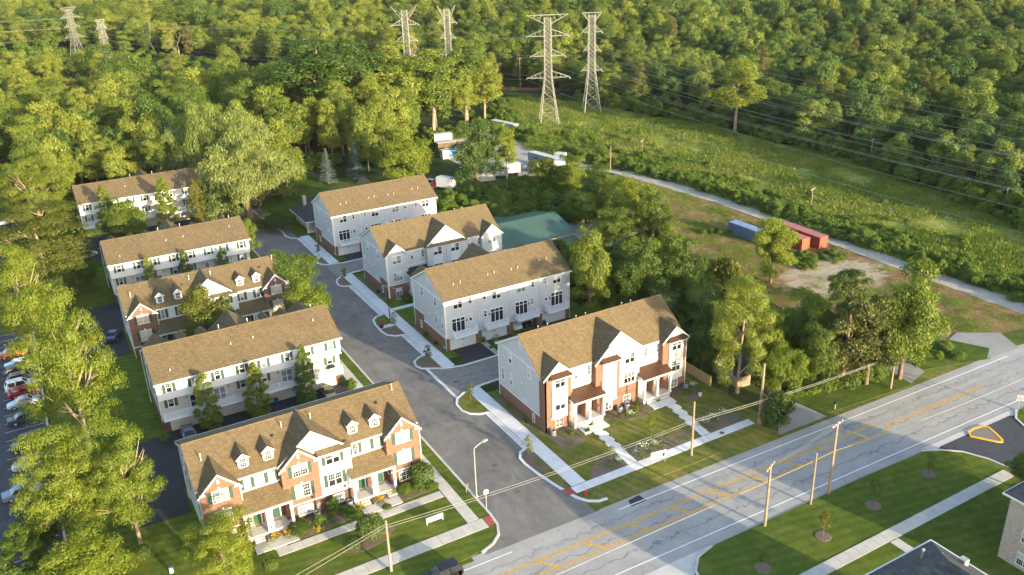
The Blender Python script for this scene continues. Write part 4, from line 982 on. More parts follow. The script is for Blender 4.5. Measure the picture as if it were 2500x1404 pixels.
metal_slope(7.5, 18.5, -4.4, 2.2, -.72, 3.0, 'lean_to_roof'); metal_slope(2, 12, 17.72, 3.1, 21.0, 2.4, 'lean_to_roof')
MB().box(-.3, 19.5, -.85, -.7, 3.05, 3.25).build('gutter', 'wood_old', root)
for x in (8, 13, 18.2): MB().box(x-.1, x+.1, -4.3, -4.1, 0, 2.1).build('post', 'wood_old', root)

# ---------- small dark-roofed house behind ----------
root = empty('house', (54.5, 196.5, 0)); tag(root, 'low house with dark grey hipped roof and chimney behind the farthest grey townhouses', 'house')
MB().box(0, 7.5, 0, 10, 0, 3.0).build('wall', 'siding_cream', root); MB().box(4.5, 21, 6, 14, 0, 3.0).build('wall', 'siding_cream', root)
def hip(root, x0, x1, y0, y1, ze, zr, mat, ins=None):
    m = MB(); w = min(x1-x0, y1-y0)/2 if ins is None else ins
    if x1-x0 >= y1-y0: a, b = (x0+w, (y0+y1)/2, zr), (x1-w, (y0+y1)/2, zr)
    else: a, b = ((x0+x1)/2, y0+w, zr), ((x0+x1)/2, y1-w, zr)
    P = [(x0, y0, ze), (x1, y0, ze), (x1, y1, ze), (x0, y1, ze)]
    if x1-x0 >= y1-y0: fs = [(P[0], P[1], b, a), (P[1], P[2], b), (P[2], P[3], a, b), (P[3], P[0], a)]
    else: fs = [(P[0], P[1], a), (P[1], P[2], b, a), (P[2], P[3], b), (P[3], P[0], a, b)]
    for f in fs: m.poly(f)
    m.poly(P[::-1])
    f = MB(); f.box(x0, x1, y0-.06, y0, ze-.22, ze+.02); f.box(x0, x1, y1, y1+.06, ze-.22, ze+.02); f.box(x0-.06, x0, y0-.06, y1+.06, ze-.22, ze+.02); f.box(x1, x1+.06, y0-.06, y1+.06, ze-.22, ze+.02)
    o = m.build('roof', mat, root); f.build('fascia', 'trim_white', o); return o
hip(root, -1.2, 8, -2.6, 10.6, 3.0, 5.9, 'shingle_slate'); r_ = hip(root, 3.5, 22, 5.4, 14.6, 3.01, 6.2, 'shingle_slate')
MB().box(1.2, 1.9, 5.6, 6.5, 4.5, 7.0).build('chimney', 'brick_beige', root)
for x in (-.8, 3.5, 7.4): MB().box(x-.1, x+.1, -2.3, -2.1, 0, 2.9).build('porch_column', 'trim_white', root)
MB().box(-.9, 7.5, -2.25, -2.15, .1, .9).build('porch_wall', 'siding_cream', root)
win(root, 2.2, 0, 1.0, 1.2, 1.3, 2, 'top', 'S', 'glass'); win(root, 5.2, 0, 1.0, 1.2, 1.3, 2, 'top', 'S', 'glass'); win(root, 0, 4, 1.0, 1.2, 1.3, 2, 'top', 'W', 'glass')

# ---------- foreground roof and beige house at the lower right ----------
root = empty('house', (60.5, 27.0, 0)); tag(root, 'dark grey hipped roof with white edge poking up at the bottom edge, lower right', 'house')
MB().box(.5, 9.3, .5, 13.2, 0, 8.4).build('wall', 'brick_beige', root)
# hip whose far corner points at the road
ro = MB(); z0 = 8.4
P = [(0, 0, z0), (10.0, 0, z0), (10.0, 13.8, z0), (0, 13.8, z0)]
a = (5.0, 4.9, 11.7); b = (5.0, 8.9, 11.7)
for f in ((P[0], P[1], a), (P[1], P[2], b, a), (P[2], P[3], b), (P[3], P[0], a, b)): ro.poly(f)
ro.poly(P[::-1]); rr = ro.build('roof', 'shingle_slate', root)
fb = MB(); fb.box(-.1, 10.1, 13.8, 13.95, z0-.25, z0+.05); fb.box(10.0, 10.15, 0, 13.95, z0-.25, z0+.05); fb.box(-.15, 0, 0, 13.95, z0-.25, z0+.05); fb.build('fascia', 'trim_white', rr)
MB().lathe((5.2, 11.6, 9.3), [(.35, 0), (.09, .25), (.09, 1.5), (.15, 1.51), (.15, 1.75), (.05, 1.8)], 10).build('vent_pipe', 'galv', rr)
MB().lathe((6.8, 10.6, 9.9), [(.3, 0), (.1, .2), (.1, .55), (.12, .6)], 10).build('vent_pipe', 'galv', rr)
MB().box(8.0, 8.7, 9.0, 9.7, 9.2, 10.1).build('roof_vent', 'galv', rr)
root = empty('house', (84.3, 27.0, 0)); tag(root, 'beige brick house with white windows cut by the right edge of the picture', 'house')
MB().box(0, 14, 0, 14.0, 0, 8.6).build('wall', 'brick_beige', root)
for z in (.7, 3.6, 6.4):
    for v in (11.2, 7.5, 3.5): win(root, 0, v, z, 1.5, 1.4, 2, 'all', 'W', 'glass')
    for x in (2.5, 6.5, 11): win(root, x, 14.0, z, 1.5, 1.4, 2, 'all', 'N', 'glass')
hip(root, -.6, 14.6, -.6, 14.6, 8.6, 13.0, 'shingle_slate')

# ================================================================== TREES
def np_mesh(name, V, F, mat):
    me = bpy.data.meshes.new(name); nv, nf = len(V), len(F); k = F.shape[1]
    me.vertices.add(nv); me.vertices.foreach_set('co', V.astype(np.float32).ravel())
    me.loops.add(nf*k); me.loops.foreach_set('vertex_index', F.astype(np.int32).ravel())
    me.polygons.add(nf); me.polygons.foreach_set('loop_start', np.arange(0, nf*k, k, dtype=np.int32))
    me.materials.append(mat); me.update(calc_edges=True); return me
def leaf_quads(rs, C, D, size, asp=.75, jit=.75, vert=0., up=.25):
    n = len(C); nrm = D+rs.normal(size=(n, 3))*jit; nrm[:, 2] += up
    if vert: nrm[:, 2] *= (1-vert)
    nrm /= np.linalg.norm(nrm, axis=1)[:, None]+1e-9
    a = np.cross(nrm, rs.normal(size=(n, 3)))
    if vert:
        b0 = np.tile(np.array([0, 0, 1.]), (n, 1))+rs.normal(size=(n, 3))*.25; a = np.cross(nrm, b0)
    a /= np.linalg.norm(a, axis=1)[:, None]+1e-9; b = np.cross(nrm, a)
    s = size*rs.uniform(.6, 1.4, (n, 1)); a = a*s*asp; b = b*s
    V = np.stack([C-a*.55-b, C+a*.35-b*.45, C+a*.55+b*.85, C-a*.45+b*.5], 1).reshape(-1, 3)
    return V
def quads(n): return np.arange(4*n).reshape(n, 4)
def crown(seed, clumps, per, size, mat, name='crown', shell=.55, WH=None, **kw):
    """clumps: array of (x, y, z, rx, rz); leaves sit mostly on the outside of each clump"""
    rs = np.random.RandomState(seed); Cs, Ds = [], []
    ctr = np.array([0, 0, clumps[:, 2].mean()])
    wts = clumps[:, 3]**2; wts = wts/wts.sum(); tot = per*len(clumps)
    for c, wt in zip(clumps, wts):
        n = max(8, int(tot*wt))
        d = rs.normal(size=(n, 3)); d /= np.linalg.norm(d, axis=1)[:, None]
        d[:, 2] = np.where(d[:, 2] < -.35, -d[:, 2]*.6, d[:, 2])
        r = shell+(1-shell)*rs.uniform(0, 1, n)**.6
        r *= 1+.18*np.sin(5*d[:, 0]+seed+c[0]*3)*np.sin(4*d[:, 1]+c[1]*5)+rs.normal(size=n)*.07
        P = c[:3]+d*r[:, None]*np.array([c[3], c[3], c[4]])
        out = c[:3]-ctr; out = out/(np.linalg.norm(out)+1e-6)
        Cs.append(P); Ds.append(d*.8+out*.35)
    C = np.concatenate(Cs); D = np.concatenate(Ds)
    if WH:
        c0 = np.median(C[:, :2], axis=0); C[:, :2] -= c0
        C[:, :2] *= WH[0]/2/np.percentile(np.linalg.norm(C[:, :2], axis=1), 96); C[:, 2] *= (WH[1]-size*.3)/np.percentile(C[:, 2], 99.6)
    return np_mesh(name, leaf_quads(rs, C, D, size, **kw), quads(len(C)), M[mat])
def dome(seed, n, rx, z0, z1, cr, tilt=0, top=.35, inner=.2):
    """clump centres spread through an egg-shaped crown between z0 and z1"""
    rs = np.random.RandomState(seed); out = []
    zc, rz = z0+(z1-z0)*.46, (z1-z0)*.54
    lob = [rs.uniform(0, 6.28), rs.uniform(0, 6.28), rs.uniform(.10, .24), rs.uniform(.08, .18)]
    i = 0
    while len(out) < n:
        i += 1
        d = rs.normal(size=3); d /= np.linalg.norm(d)
        if d[2] < -.75: continue
        f = 1+lob[2]*math.sin(2*math.atan2(d[1], d[0])+lob[0])+lob[3]*math.sin(3*math.atan2(d[1], d[0])+lob[1]+d[2]*2)
        rr = rs.uniform(inner, 1)**.45 * f * rs.uniform(.82, 1.06)
        sh = 1-.28*max(0, d[2])**2*top/.35
        p = np.array([d[0]*rx*rr*sh, d[1]*rx*rr*sh, zc+d[2]*rz*rr])
        c = cr*rs.uniform(.6, 1.35); p[:2] *= max(.1, (rx-c*.7)/rx); p[2] = min(p[2], z1-c*.6)
        p[0] += tilt*(p[2]-z0)
        out.append((*p, c, c*rs.uniform(.65, .95)))
    return np.array(out)
def trunk(seed, h, r0, splits=5, spread=2.4, start=.28, end=.8, mat='bark', lean=0, twigs=2):
    rs = random.Random(seed); m = MB(); top = h*end
    pts = [(lean*t*h+rs.uniform(-.12, .12)*t*2, rs.uniform(-.12, .12)*t*2, t*top) for t in (0, .15, .35, .55, .78, 1)]
    m.tube([(pts[0][0], pts[0][1], -.15)]+pts[:1]+pts[1:], [r0*1.45, r0*1.25, r0, r0*.85, r0*.65, r0*.45, r0*.16], 7)
    for i in range(splits):
        t = start+(end-start)*.75*(i+.5)/splits; k = t*h; f = k/top*5; j = min(4, int(f)); a = Vector(pts[j]).lerp(Vector(pts[min(5, j+1)]), f-j)
        ang = rs.uniform(0, 6.28) if splits > 3 else i*6.28/splits; L = spread*rs.uniform(.7, 1.2)*(1.1-t*.6)
        d = Vector((math.cos(ang), math.sin(ang), rs.uniform(.5, 1.1)))
        mid = a+d*L*.5+Vector((0, 0, rs.uniform(-.1, .2))); e = a+d*L+Vector((0, 0, .35*L))
        m.tube([a, mid, e], [r0*.5, r0*.33, r0*.08], 5)
        for q in range(twigs):
            d2 = Vector((math.cos(ang+rs.uniform(-1, 1)), math.sin(ang+rs.uniform(-1, 1)), rs.uniform(.2, 1)))
            m.tube([mid, mid+d2*L*.55], [r0*.2, r0*.05], 4)
    return m.mesh('trunk', M[mat], True)
def bare_tree(seed, h, r0, mat='bark_pale', spread=.42):
    rs = random.Random(seed); m = MB()
    def grow(p, d, L, r, lv):
        q = p+d*L*.5+Vector((rs.uniform(-.08, .08), rs.uniform(-.08, .08), .02))*L; e = q+(d+Vector((rs.uniform(-.2, .2), rs.uniform(-.2, .2), .1)))*L*.5
        m.tube([p, q, e], [r, r*.8, r*.55], 6 if lv < 2 else 4)
        if lv >= 4 or r < .02: return
        for k in range(2 if lv < 1 else 3):
            nd = (d+Vector((rs.uniform(-1, 1), rs.uniform(-1, 1), rs.uniform(-.15, .6)))*spread*1.5).normalized()
            grow(e if k else q.lerp(e, .5), nd, L*rs.uniform(.55, .8), r*.55, lv+1)
    grow(Vector((0, 0, -.2)), Vector((0, 0, 1)), h*.36, r0, 0)
    return m.mesh('branches', M[mat], True)
KIND = {}
def kind(name, H, W, pairs): KIND[name] = (H, W, pairs)
kind('broad', 10, 8, [(crown(10+i, dome(20+i, 54, 4.0, .7, 10, 1.15), 520, .135, 'leaf', WH=(8, 10), jit=.6), trunk(30+i, 10, .26)) for i in range(5)])
kind('big', 10, 8, [(crown(240+i, dome(245+i, 95, 4.0, 1.2, 10, .82), 470, .078, 'leaf_bright', WH=(8, 10), jit=.45, shell=.5), trunk(250+i, 10, .22, 9, 2.9, .18, .85, 'bark_pale', twigs=3)) for i in range(3)])
kind('tall', 10, 4.6, [(crown(50+i, dome(60+i, 52, 2.35, 2.6, 10, .72, top=.2), 330, .095, 'leaf_forest', WH=(4.6, 10), jit=.55), trunk(70+i, 10, .15, 7, 1.3, .35, .93, 'bark_pale', twigs=1)) for i in range(4)])
def spire(seed, n=90):
    rs = np.random.RandomState(seed); out = []
    for i in range(n):
        t = (i+rs.uniform(0, 1))/n; r = 1.75*math.sin(math.pi*min(1, .10+.90*t))**.55*(1-.42*t)*rs.uniform(.55, 1.0); a = rs.uniform(0, 6.28); c = rs.uniform(.34, .6)*(1-.35*t)
        out.append((r*math.cos(a), r*math.sin(a), .5+9.3*t, c, c*1.25))
    return np.array(out)
kind('column', 10, 4, [(crown(90+i, spire(95+i), 160, .12, 'leaf', up=.5, WH=(4, 10), jit=.55), trunk(98+i, 10, .14, 4, 1.0, .1, .8)) for i in range(3)])
kind('round', 3, 3, [(crown(110+i, np.array([(0, 0, 1.45, 1.42, 1.42)]), 2600, .12, 'hedge', shell=.9, jit=.4), None) for i in range(2)])
kind('bush', 3, 4, [(crown(120+i, np.concatenate([dome(124+i, 22, 1.9, .2, 3, .62), np.array([(0, 0, .8, 1.2, .8)])]), 190, .13, 'weed'), None) for i in range(4)])
kind('young', 5, 2.6, [(crown(140+i, dome(144+i, 16, 1.2, 1.4, 5, .5, top=.8), 34, .13, 'leaf_bright', shell=.2), trunk(148+i, 5, .055, 4, .9, .3, .9, twigs=1)) for i in range(2)])
def willow(seed):
    rs = np.random.RandomState(seed); cl = dome(seed+5, 60, 4.2, 1.6, 10, .95, top=.2)
    Cs, Ds = [], []
    for c in cl:
        n = 330; d = rs.normal(size=(n, 3)); d /= np.linalg.norm(d, axis=1)[:, None]; d[:, 2] = np.abs(d[:, 2])*1.0-.3
        P = c[:3]+d*np.array([c[3], c[3], c[3]*1.35])*rs.uniform(.45, 1.05, (n, 1))**.8; Cs.append(P); Ds.append(d)
        for _ in range(rs.randint(3, 7)):      # hanging strands
            a = rs.uniform(0, 6.28); b = c[:3]+np.array([math.cos(a), math.sin(a), 0])*c[3]*rs.uniform(.7, 1.0)
            L = rs.uniform(.5, 1.4); t = np.linspace(0, 1, 9)[:, None]
            S = b+np.hstack([np.cos(a)*.2*t, np.sin(a)*.2*t, -L*t]); S = S[S[:, 2] > .4]
            if len(S): Cs.append(S+rs.normal(size=S.shape)*.06); Ds.append(np.tile([math.cos(a), math.sin(a), .3], (len(S), 1)))
    C = np.concatenate(Cs); D = np.concatenate(Ds); C[:, :2] *= 4.5/np.percentile(np.linalg.norm(C[:, :2], axis=1), 96)
    return np_mesh('crown', leaf_quads(rs, C, D, .14, asp=.45, jit=.55, vert=.3), quads(len(C)), M['leaf_willow'])
kind('willow', 10, 9, [(willow(160+i), trunk(166+i, 10, .34, 6, 3.0, .2, .75)) for i in range(2)])
def spruce(seed, mat='needle_blue', thin=1.0, H=10, rb=2.1):
    rs = np.random.RandomState(seed); Cs, Ds = [], []; z = .7
    while z < H-.15:
        f = 1-z/H; rr = rb*f**.85*rs.uniform(.88, 1.1)+.08; nb = int(7+10*f)
        for b in range(nb):
            a = rs.uniform(0, 6.28); L = rr*rs.uniform(.75, 1.1); n = int(6+22*f*thin); t = rs.uniform(.12, 1, n)[:, None]
            w_ = (1-t*.65)*.26*L
            P = np.hstack([np.cos(a)*L*t, np.sin(a)*L*t, z-.22*L*t+.10*L*t*t])+rs.normal(size=(n, 3))*np.hstack([w_*.6, w_*.6, w_*.16])
            Cs.append(P); Ds.append(np.tile([math.cos(a)*.5, math.sin(a)*.5, .8], (n, 1)))
        z += .30+.22*f
    C = np.concatenate(Cs); D = np.concatenate(Ds)
    return np_mesh('crown', leaf_quads(rs, C, D, .125, asp=.6, jit=.45), quads(len(C)), M[mat])
kind('spruce', 10, 4.2, [(spruce(180+i), trunk(184+i, 10, .14, 0, 0, .3, .97)) for i in range(2)])
kind('cedar', 10, 5, [(crown(190+i, dome(194+i, 46, 2.3, .2, 10, .72, top=1.1), 300, .12, 'needle', up=.1, WH=(5, 10)), trunk(198+i, 10, .22, 7, 1.9, .2, .95, 'bark')) for i in range(2)])
kind('bare', 10, 6, [(None, bare_tree(210+i, 10, .17)) for i in range(3)])
TN = {'big': 'broadleaf_tree', 'broad': 'broadleaf_tree', 'tall': 'tall_tree', 'column': 'columnar_tree', 'round': 'clipped_shrub', 'bush': 'shrub', 'young': 'young_tree', 'willow': 'willow_tree', 'spruce': 'spruce_tree', 'cedar': 'cedar_tree', 'bare': 'dead_tree'}
TCAT = {'round': 'shrub', 'bush': 'shrub'}
TR = random.Random(77)
def tree(kd, x, y, h, w, label, mat=None, group=None, rz=None, var=None, z=.1, tilt=None):
    H, W, pairs = KIND[kd]; cm, tm = pairs[TR.randrange(len(pairs)) if var is None else var % len(pairs)]
    rz = TR.uniform(0, 6.28) if rz is None else rz
    if tm is None:
        o = inst(TN[kd], cm, None, (x, y, z), rz, (w/W, w/W, h/H)); co = o
    else:
        o = empty(TN[kd], (x, y, z), rz); o.scale = (w/W, w/W, h/H)
        if tilt: o.rotation_euler = (tilt[0], tilt[1], rz)
        inst('trunk', tm, o); co = inst('crown', cm, o) if cm else None
    if mat and co:
        co.material_slots[0].link = 'OBJECT'; co.material_slots[0].material = M[mat]
    tag(o, label, TCAT.get(kd, 'tree'), group); return o

# ---- trees that can be told apart (kind, x, y, height, crown width, label, foliage, group)
TREES = [
 ('big', 8.7, 81.9, 9.9, 9.5, 'bright yellow-green tree at the front left corner of the nearest brick townhouses', 'leaf_bright'),
 ('big', 1.4, 95.4, 16.9, 7.9, 'bright yellow-green tree left of the dark drive beside the nearest brick townhouses', 'leaf_bright'),
 ('big', -4.5, 99.1, 16.1, 10.1, 'spreading yellow-green tree hanging over the silver car at lower left', 'leaf_bright'),
 ('big', -1.6, 120.4, 25.2, 11.5, 'large yellow-green tree between the parked cars and the first white townhouses', 'leaf_bright'),
 ('big', -6.7, 158.8, 20.2, 11.9, 'pale yellow-green tree at the left edge beside the middle townhouses', 'leaf_bright'),
 ('big', -2.2, 189.3, 18.2, 21.0, 'wide rounded olive tree left of the second white townhouses', 'leaf_olive'),
 ('big', -0.8, 234.5, 18.6, 17.1, 'tall light green tree with leaning trunk behind the street lamp at far left', 'leaf'),
 ('broad', -7.1, 240.8, 14.8, 12.9, 'light green tree at the left edge above the parked minivan', 'leaf'),
 ('broad', -4.8, 89.6, 7.5, 8.6, 'small pale green tree cut by the bottom edge at lower left', 'leaf_bright'),
 ('column', -10.2, 95.3, 7.8, 4.9, 'narrow green tree at the bottom left corner', 'leaf'),
 ('broad', -7.7, 102.0, 6.0, 6.8, 'low shaded tree below the leaning tree at lower left', 'leaf_dark'),
 ('broad', 1.7, 185.4, 6.2, 11.1, 'low shaded tree under the wide olive tree', 'leaf_dark'),
 ('column', 14.3, 116.2, 9.8, 3.6, 'slim tree with orange tip in front of the first white townhouses, leftmost of three', 'leaf'),
 ('column', 21.4, 116.2, 9.3, 3.9, 'slim tree with orange tip in front of the first white townhouses, middle of three', 'leaf'),
 ('column', 28.6, 116.2, 10.0, 3.4, 'slim tree with yellow tip in front of the first white townhouses, rightmost of three', 'leaf'),
 ('column', 15.4, 171.3, 10.1, 2.9, 'slim yellow-green tree before the second white townhouses, leftmost of three', 'leaf_bright'),
 ('column', 22.0, 171.3, 9.7, 3.1, 'slim brownish tree before the second white townhouses, middle of three', 'leaf_olive'),
 ('column', 29.2, 171.3, 8.5, 3.5, 'slim green tree before the second white townhouses, rightmost of three', 'leaf'),
 ('column', 13.0, 215.5, 13.7, 4.9, 'tall slim yellow-green tree before the farthest white townhouses, leftmost', 'leaf_bright'),
 ('broad', 16.0, 208.0, 11.7, 11.3, 'spreading green tree before the farthest white townhouses, above the second block', 'leaf'),
 ('column', 25.5, 214.5, 14.0, 5.1, 'tall slim yellow-green tree before the farthest white townhouses, second from the willow', 'leaf_bright'),
 ('column', 32.6, 213.5, 12.4, 4.5, 'tall slim orange-tinted tree before the farthest white townhouses, nearest the willow', 'leaf_olive'),
 ('broad', 19.8, 137.8, 14.4, 9.2, 'olive tree in the court before the middle brick townhouses', 'leaf_olive'),
 ('broad', 37.4, 152.5, 11.4, 10.2, 'green street tree at the right end of the middle brick townhouses, rear of two', 'leaf'),
 ('broad', 36.8, 139.5, 11.0, 9.0, 'bright yellow street tree at the right end of the middle brick townhouses, front of two', 'leaf_bright'),
 ('broad', 37.6, 187.0, 8.6, 5.1, 'small bright green tree at the right end of the second white townhouses', 'leaf_bright'),
 ('willow', 44.5, 212.0, 19.9, 24.3, 'great willow with pale plumes leaning over the end of the street', None),
 ('willow', 49.0, 226.0, 23.4, 23.6, 'tall willow crown behind the great street-end willow', None),
 ('willow', 40.5, 237.0, 25.9, 17.5, 'yellowish willow crown left of the tallest willow', None),
 ('broad', 38.5, 246.0, 18.4, 14.5, 'silvery grey-green tree behind the farthest white townhouses', 'leaf_silver'),
 ('broad', 57.5, 228.0, 17.1, 14.9, 'bright green tree on the right flank of the willows', 'leaf'),
 ('broad', 38.5, 214.5, 11.1, 10.2, 'dark green tree at the right end of the farthest white townhouses', 'leaf_dark'),
 ('broad', 47.5, 200.5, 4.8, 7.7, 'dark drooping tree at the low dark-roofed house', 'leaf_dark'),
 ('spruce', 72.1, 233.1, 10.6, 6.4, 'blue spruce behind the low dark-roofed house, left of two', None),
 ('spruce', 80.2, 231.9, 11.4, 6.7, 'blue spruce behind the low dark-roofed house, right of two', None),
 ('broad', 88.9, 214.5, 16.4, 14.5, 'broad bright tree right behind the farthest grey townhouses', 'leaf_bright'),
 ('broad', 104.5, 204.2, 18.1, 12.5, 'dark olive tree in front of the truck yard', 'leaf_dark'),
 ('tall', 111.6, 200.0, 17.9, 7.8, 'slender bright tree in front of the truck yard', 'leaf_bright'),
 ('tall', 87.8, 281.6, 33.5, 33.9, 'tallest cottonwood with bare dark trunk in the wood behind the blue spruces', None),
 ('tall', 87.6, 300.7, 25.6, 28.6, 'cottonwood with pale forked trunk left of the tallest cottonwood', None),
 ('tall', 101.7, 285.9, 32.1, 27.6, 'tall cottonwood right of the tallest cottonwood', None),
 ('tall', 140.7, 280.5, 27.8, 21.1, 'tall tree with pale bare trunk behind the truck yard', None),
 ('tall', 144.4, 273.3, 22.3, 13.4, 'tall rounded tree at the right edge of the wood by the meadow', None),
 ('tall', 122.6, 270.0, 28.9, 21.3, 'tall leafy tree before the lattice pylons in the wood', None),
 ('tall', 113.6, 284.8, 30.2, 25.0, 'tall leafy tree left of the lattice pylons in the wood', None),
 ('bare', 148.3, 355.9, 21.2, 14.7, 'bare pale dead tree standing before the left lattice pylon', None),
 ('bare', 78.2, 561.9, 19.4, 21.6, 'bare pale dead tree in the far wood right of the small pylons', None),
 ('bare', 300.1, 270.9, 12.6, 19.3, 'spreading bare dead tree in the wood right of the meadow', None),
 ('bare', 85.3, 524.1, 17.8, 15.2, 'second bare pale dead tree in the far wood, right of the first', None),
 ('bare', 244.1, 235.7, 13.6, 11.4, 'leaning bare pale tree beside the pale trunked tree at the wood edge', None),
 ('bare', 309.1, 249.9, 8.5, 11.4, 'small bare dead tree right of the spreading dead tree', None),
 ('bare', 159.7, 313.8, 19.4, 10.1, 'bare pale branches rising from the wood behind the truck yard', None),
 ('tall', 206.2, 211.9, 23.1, 17.1, 'tall tree with pale trunk at the wood edge right of the meadow', 'leaf_bright'),
 ('broad', 82.8, 118.9, 16.5, 8.9, 'dark green tree right of the grey balcony townhouses', 'leaf'),
 ('broad', 90.0, 113.5, 14.8, 8.1, 'tree with pale crooked limbs between the barn drive and the corner block', 'leaf'),
 ('broad', 97.6, 111.7, 14.4, 10.2, 'dense tree in the middle of the grove behind the corner block', 'leaf'),
 ('bush', 106.1, 109.3, 9.8, 8.9, 'orange-tinged bushy tree in the grove below the dirt lot', 'leaf_olive'),
 ('broad', 121.3, 112.1, 13.3, 9.3, 'bright tree with bare trunk standing before the red shipping containers', 'leaf_bright'),
 ('big', 85.6, 83.6, 19.1, 10.3, 'large bright tree beside the wooden bin enclosure', 'leaf'),
 ('broad', 99.5, 83.1, 13.5, 8.4, 'dark green tree right of the large bright tree by the bin enclosure', 'leaf'),
 ('broad', 88.6, 78.1, 9.6, 6.6, 'lower green tree behind the tall utility pole by the drive', 'leaf_bright'),
 ('cedar', 99.8, 76.2, 17.6, 8.5, 'scraggly brownish cedar with pale bare trunk by the main road', None),
 ('cedar', 103.9, 75.0, 14.9, 8.0, 'brown-tinged cedar right of the scraggly one by the main road', None),
 ('broad', 109.5, 73.3, 18.5, 10.2, 'tall dark green tree at the right end of the roadside grove', 'leaf'),
 ('broad', 88.4, 91.2, 11.6, 6.3, 'shaded tree left of the large bright tree by the bin enclosure', 'leaf'),
 ('broad', 103.0, 81.6, 11.1, 6.9, 'green tree just left of the scraggly cedar by the main road', 'leaf'),
 ('broad', 108.3, 77.3, 12.1, 6.2, 'green tree behind the brown-tinged cedar', 'leaf'),
 ('broad', 94.9, 86.9, 9.4, 6.8, 'green tree between the large bright tree and the roadside grove', 'leaf_bright'),
 ('broad', 95.2, 77.4, 11.1, 5.8, 'shaded tree between the grove and the roadside cedars', 'leaf'),
 ('column', 86.0, 91.9, 14.7, 4.6, 'thin-crowned tree with long bare trunk at the wooden fence', 'leaf_dark'),
 ('bush', 82.9, 73.1, 6.3, 6.0, 'dense green shrub at the foot of the tall utility pole', 'hedge'),
 ('broad', 120.9, 182.2, 11.0, 9.1, 'bright tree left end of the row between truck yard and dirt lot', 'leaf_bright'),
 ('broad', 117.5, 190.1, 9.6, 7.7, 'dark leafy tree before the grey trailer', 'leaf'),
 ('broad', 117.3, 164.8, 12.2, 11.0, 'light green tree second in the row between truck yard and dirt lot', 'leaf'),
 ('broad', 115.2, 150.0, 13.1, 11.3, 'light green tree at the middle of the row left of the dirt lot', 'leaf_bright'),
 ('broad', 113.8, 139.7, 13.1, 9.0, 'light green tree at the end of the row left of the dirt lot', 'leaf'),
 ('broad', 109.6, 159.2, 9.0, 10.6, 'dark tree behind the barn in the row', 'leaf'),
 ('broad', 107.0, 144.3, 9.4, 9.0, 'leafy tree beside the barn drive', 'leaf'),
 ('broad', 105.4, 125.5, 10.9, 7.9, 'leafy tree above the grove behind the corner block', 'leaf_bright'),
 ('broad', 94.8, 127.6, 8.7, 7.3, 'low leafy tree at the right corner of the grey balcony townhouses', 'leaf'),
 ('broad', 95.7, 104.5, 8.7, 7.3, 'shaded tree behind the corner block ridge', 'leaf'),
 ('broad', 91.0, 107.7, 9.4, 6.6, 'dark shaded tree directly behind the corner block', 'leaf_dark'),
 ('broad', 122.4, 95.0, 8.1, 7.1, 'dark rounded tree at the foot of the sand patch', 'leaf_dark'),
 ('bush', 93.8, 146.7, 4.4, 6.2, 'dark shrub at the front corner of the green roofed barn', 'leaf_dark'),
 ('broad', 89.9, 133.4, 8.8, 6.5, 'light green tree before the barn drive', 'leaf'),
 ('broad', 98.2, 46.5, 5.8, 4.8, 'small green tree at the right edge by the entrance drive', 'leaf'),
]
for T_ in TREES:
    kd, x, y, h, w_, lab, mt = T_
    tree(kd, x, y, h, w_, lab, mt)
# young street and garden trees
for (x, y, h, w_, lab, mt) in [
  (49.9, 118.2, 3.4, 2.2, 'small young tree on the kerb island at the brick paved alley mouth, far side', 'leaf_dark'),
  (50.2, 103.6, 3.0, 2.2, 'small young tree on the kerb island at the brick paved alley mouth, near side', 'leaf'),
  (50.0, 86.2, 3.4, 2.2, 'small silvery young tree on the corner bed by the side street', 'leaf_silver'),
  (50.2, 133.2, 3.6, 2.2, 'small young tree on the island with the red hydrant', 'leaf_silver'),
  (50.6, 160.2, 3.2, 2.0, 'small dark young tree at the second alley mouth', 'leaf_dark'),
  (50.8, 177.5, 3.4, 2.0, 'small dark young tree beside the farthest pavement', 'leaf_dark'),
  (61.3, 115.6, 3.4, 2.2, 'small young tree between the garage drives of the grey balcony townhouses', 'leaf'),
  (66.4, 80.2, 4.2, 1.9, 'thin yellow young tree on the corner block lawn', 'leaf_bright'),
  (58.7, 79.0, 2.6, 1.7, 'tiny shrub-like young tree in the mulch by the front walk', 'leaf_silver'),
  (82.2, 82.8, 3.2, 2.2, 'young tree on the shaded lawn right of the corner block', 'leaf_dark'),
  (70.6, 53.6, 3.6, 2.2, 'young yellowish tree in a round bed on the lawn south of the main road', 'leaf_olive'),
  (80.2, 54.4, 4.2, 2.2, 'young green tree in a round bed on the lawn south of the main road', 'leaf'),
  (91.4, 55.0, 3.4, 2.0, 'young tree in a round bed near the entrance drive curve', 'leaf'),
  (60.8, 53.4, 2.4, 1.8, 'bare-looking young tree in a round bed nearest the bottom edge', 'leaf_dark')]:
    tree('young', x, y, h, w_, lab, mt)
for (x, y, lab) in ((70.6, 53.6, 'round mulch bed around the yellowish young tree'), (80.2, 54.4, 'round mulch bed around the green young tree on the south lawn'), (91.4, 55.0, 'round mulch bed near the entrance drive curve'), (60.8, 53.4, 'round mulch bed nearest the bottom edge')):
    structure(MB().lathe((x, y, .1), [(.95, 0), (.9, .06), (.1, .09)], 16).build('planting_bed', 'mulch'))

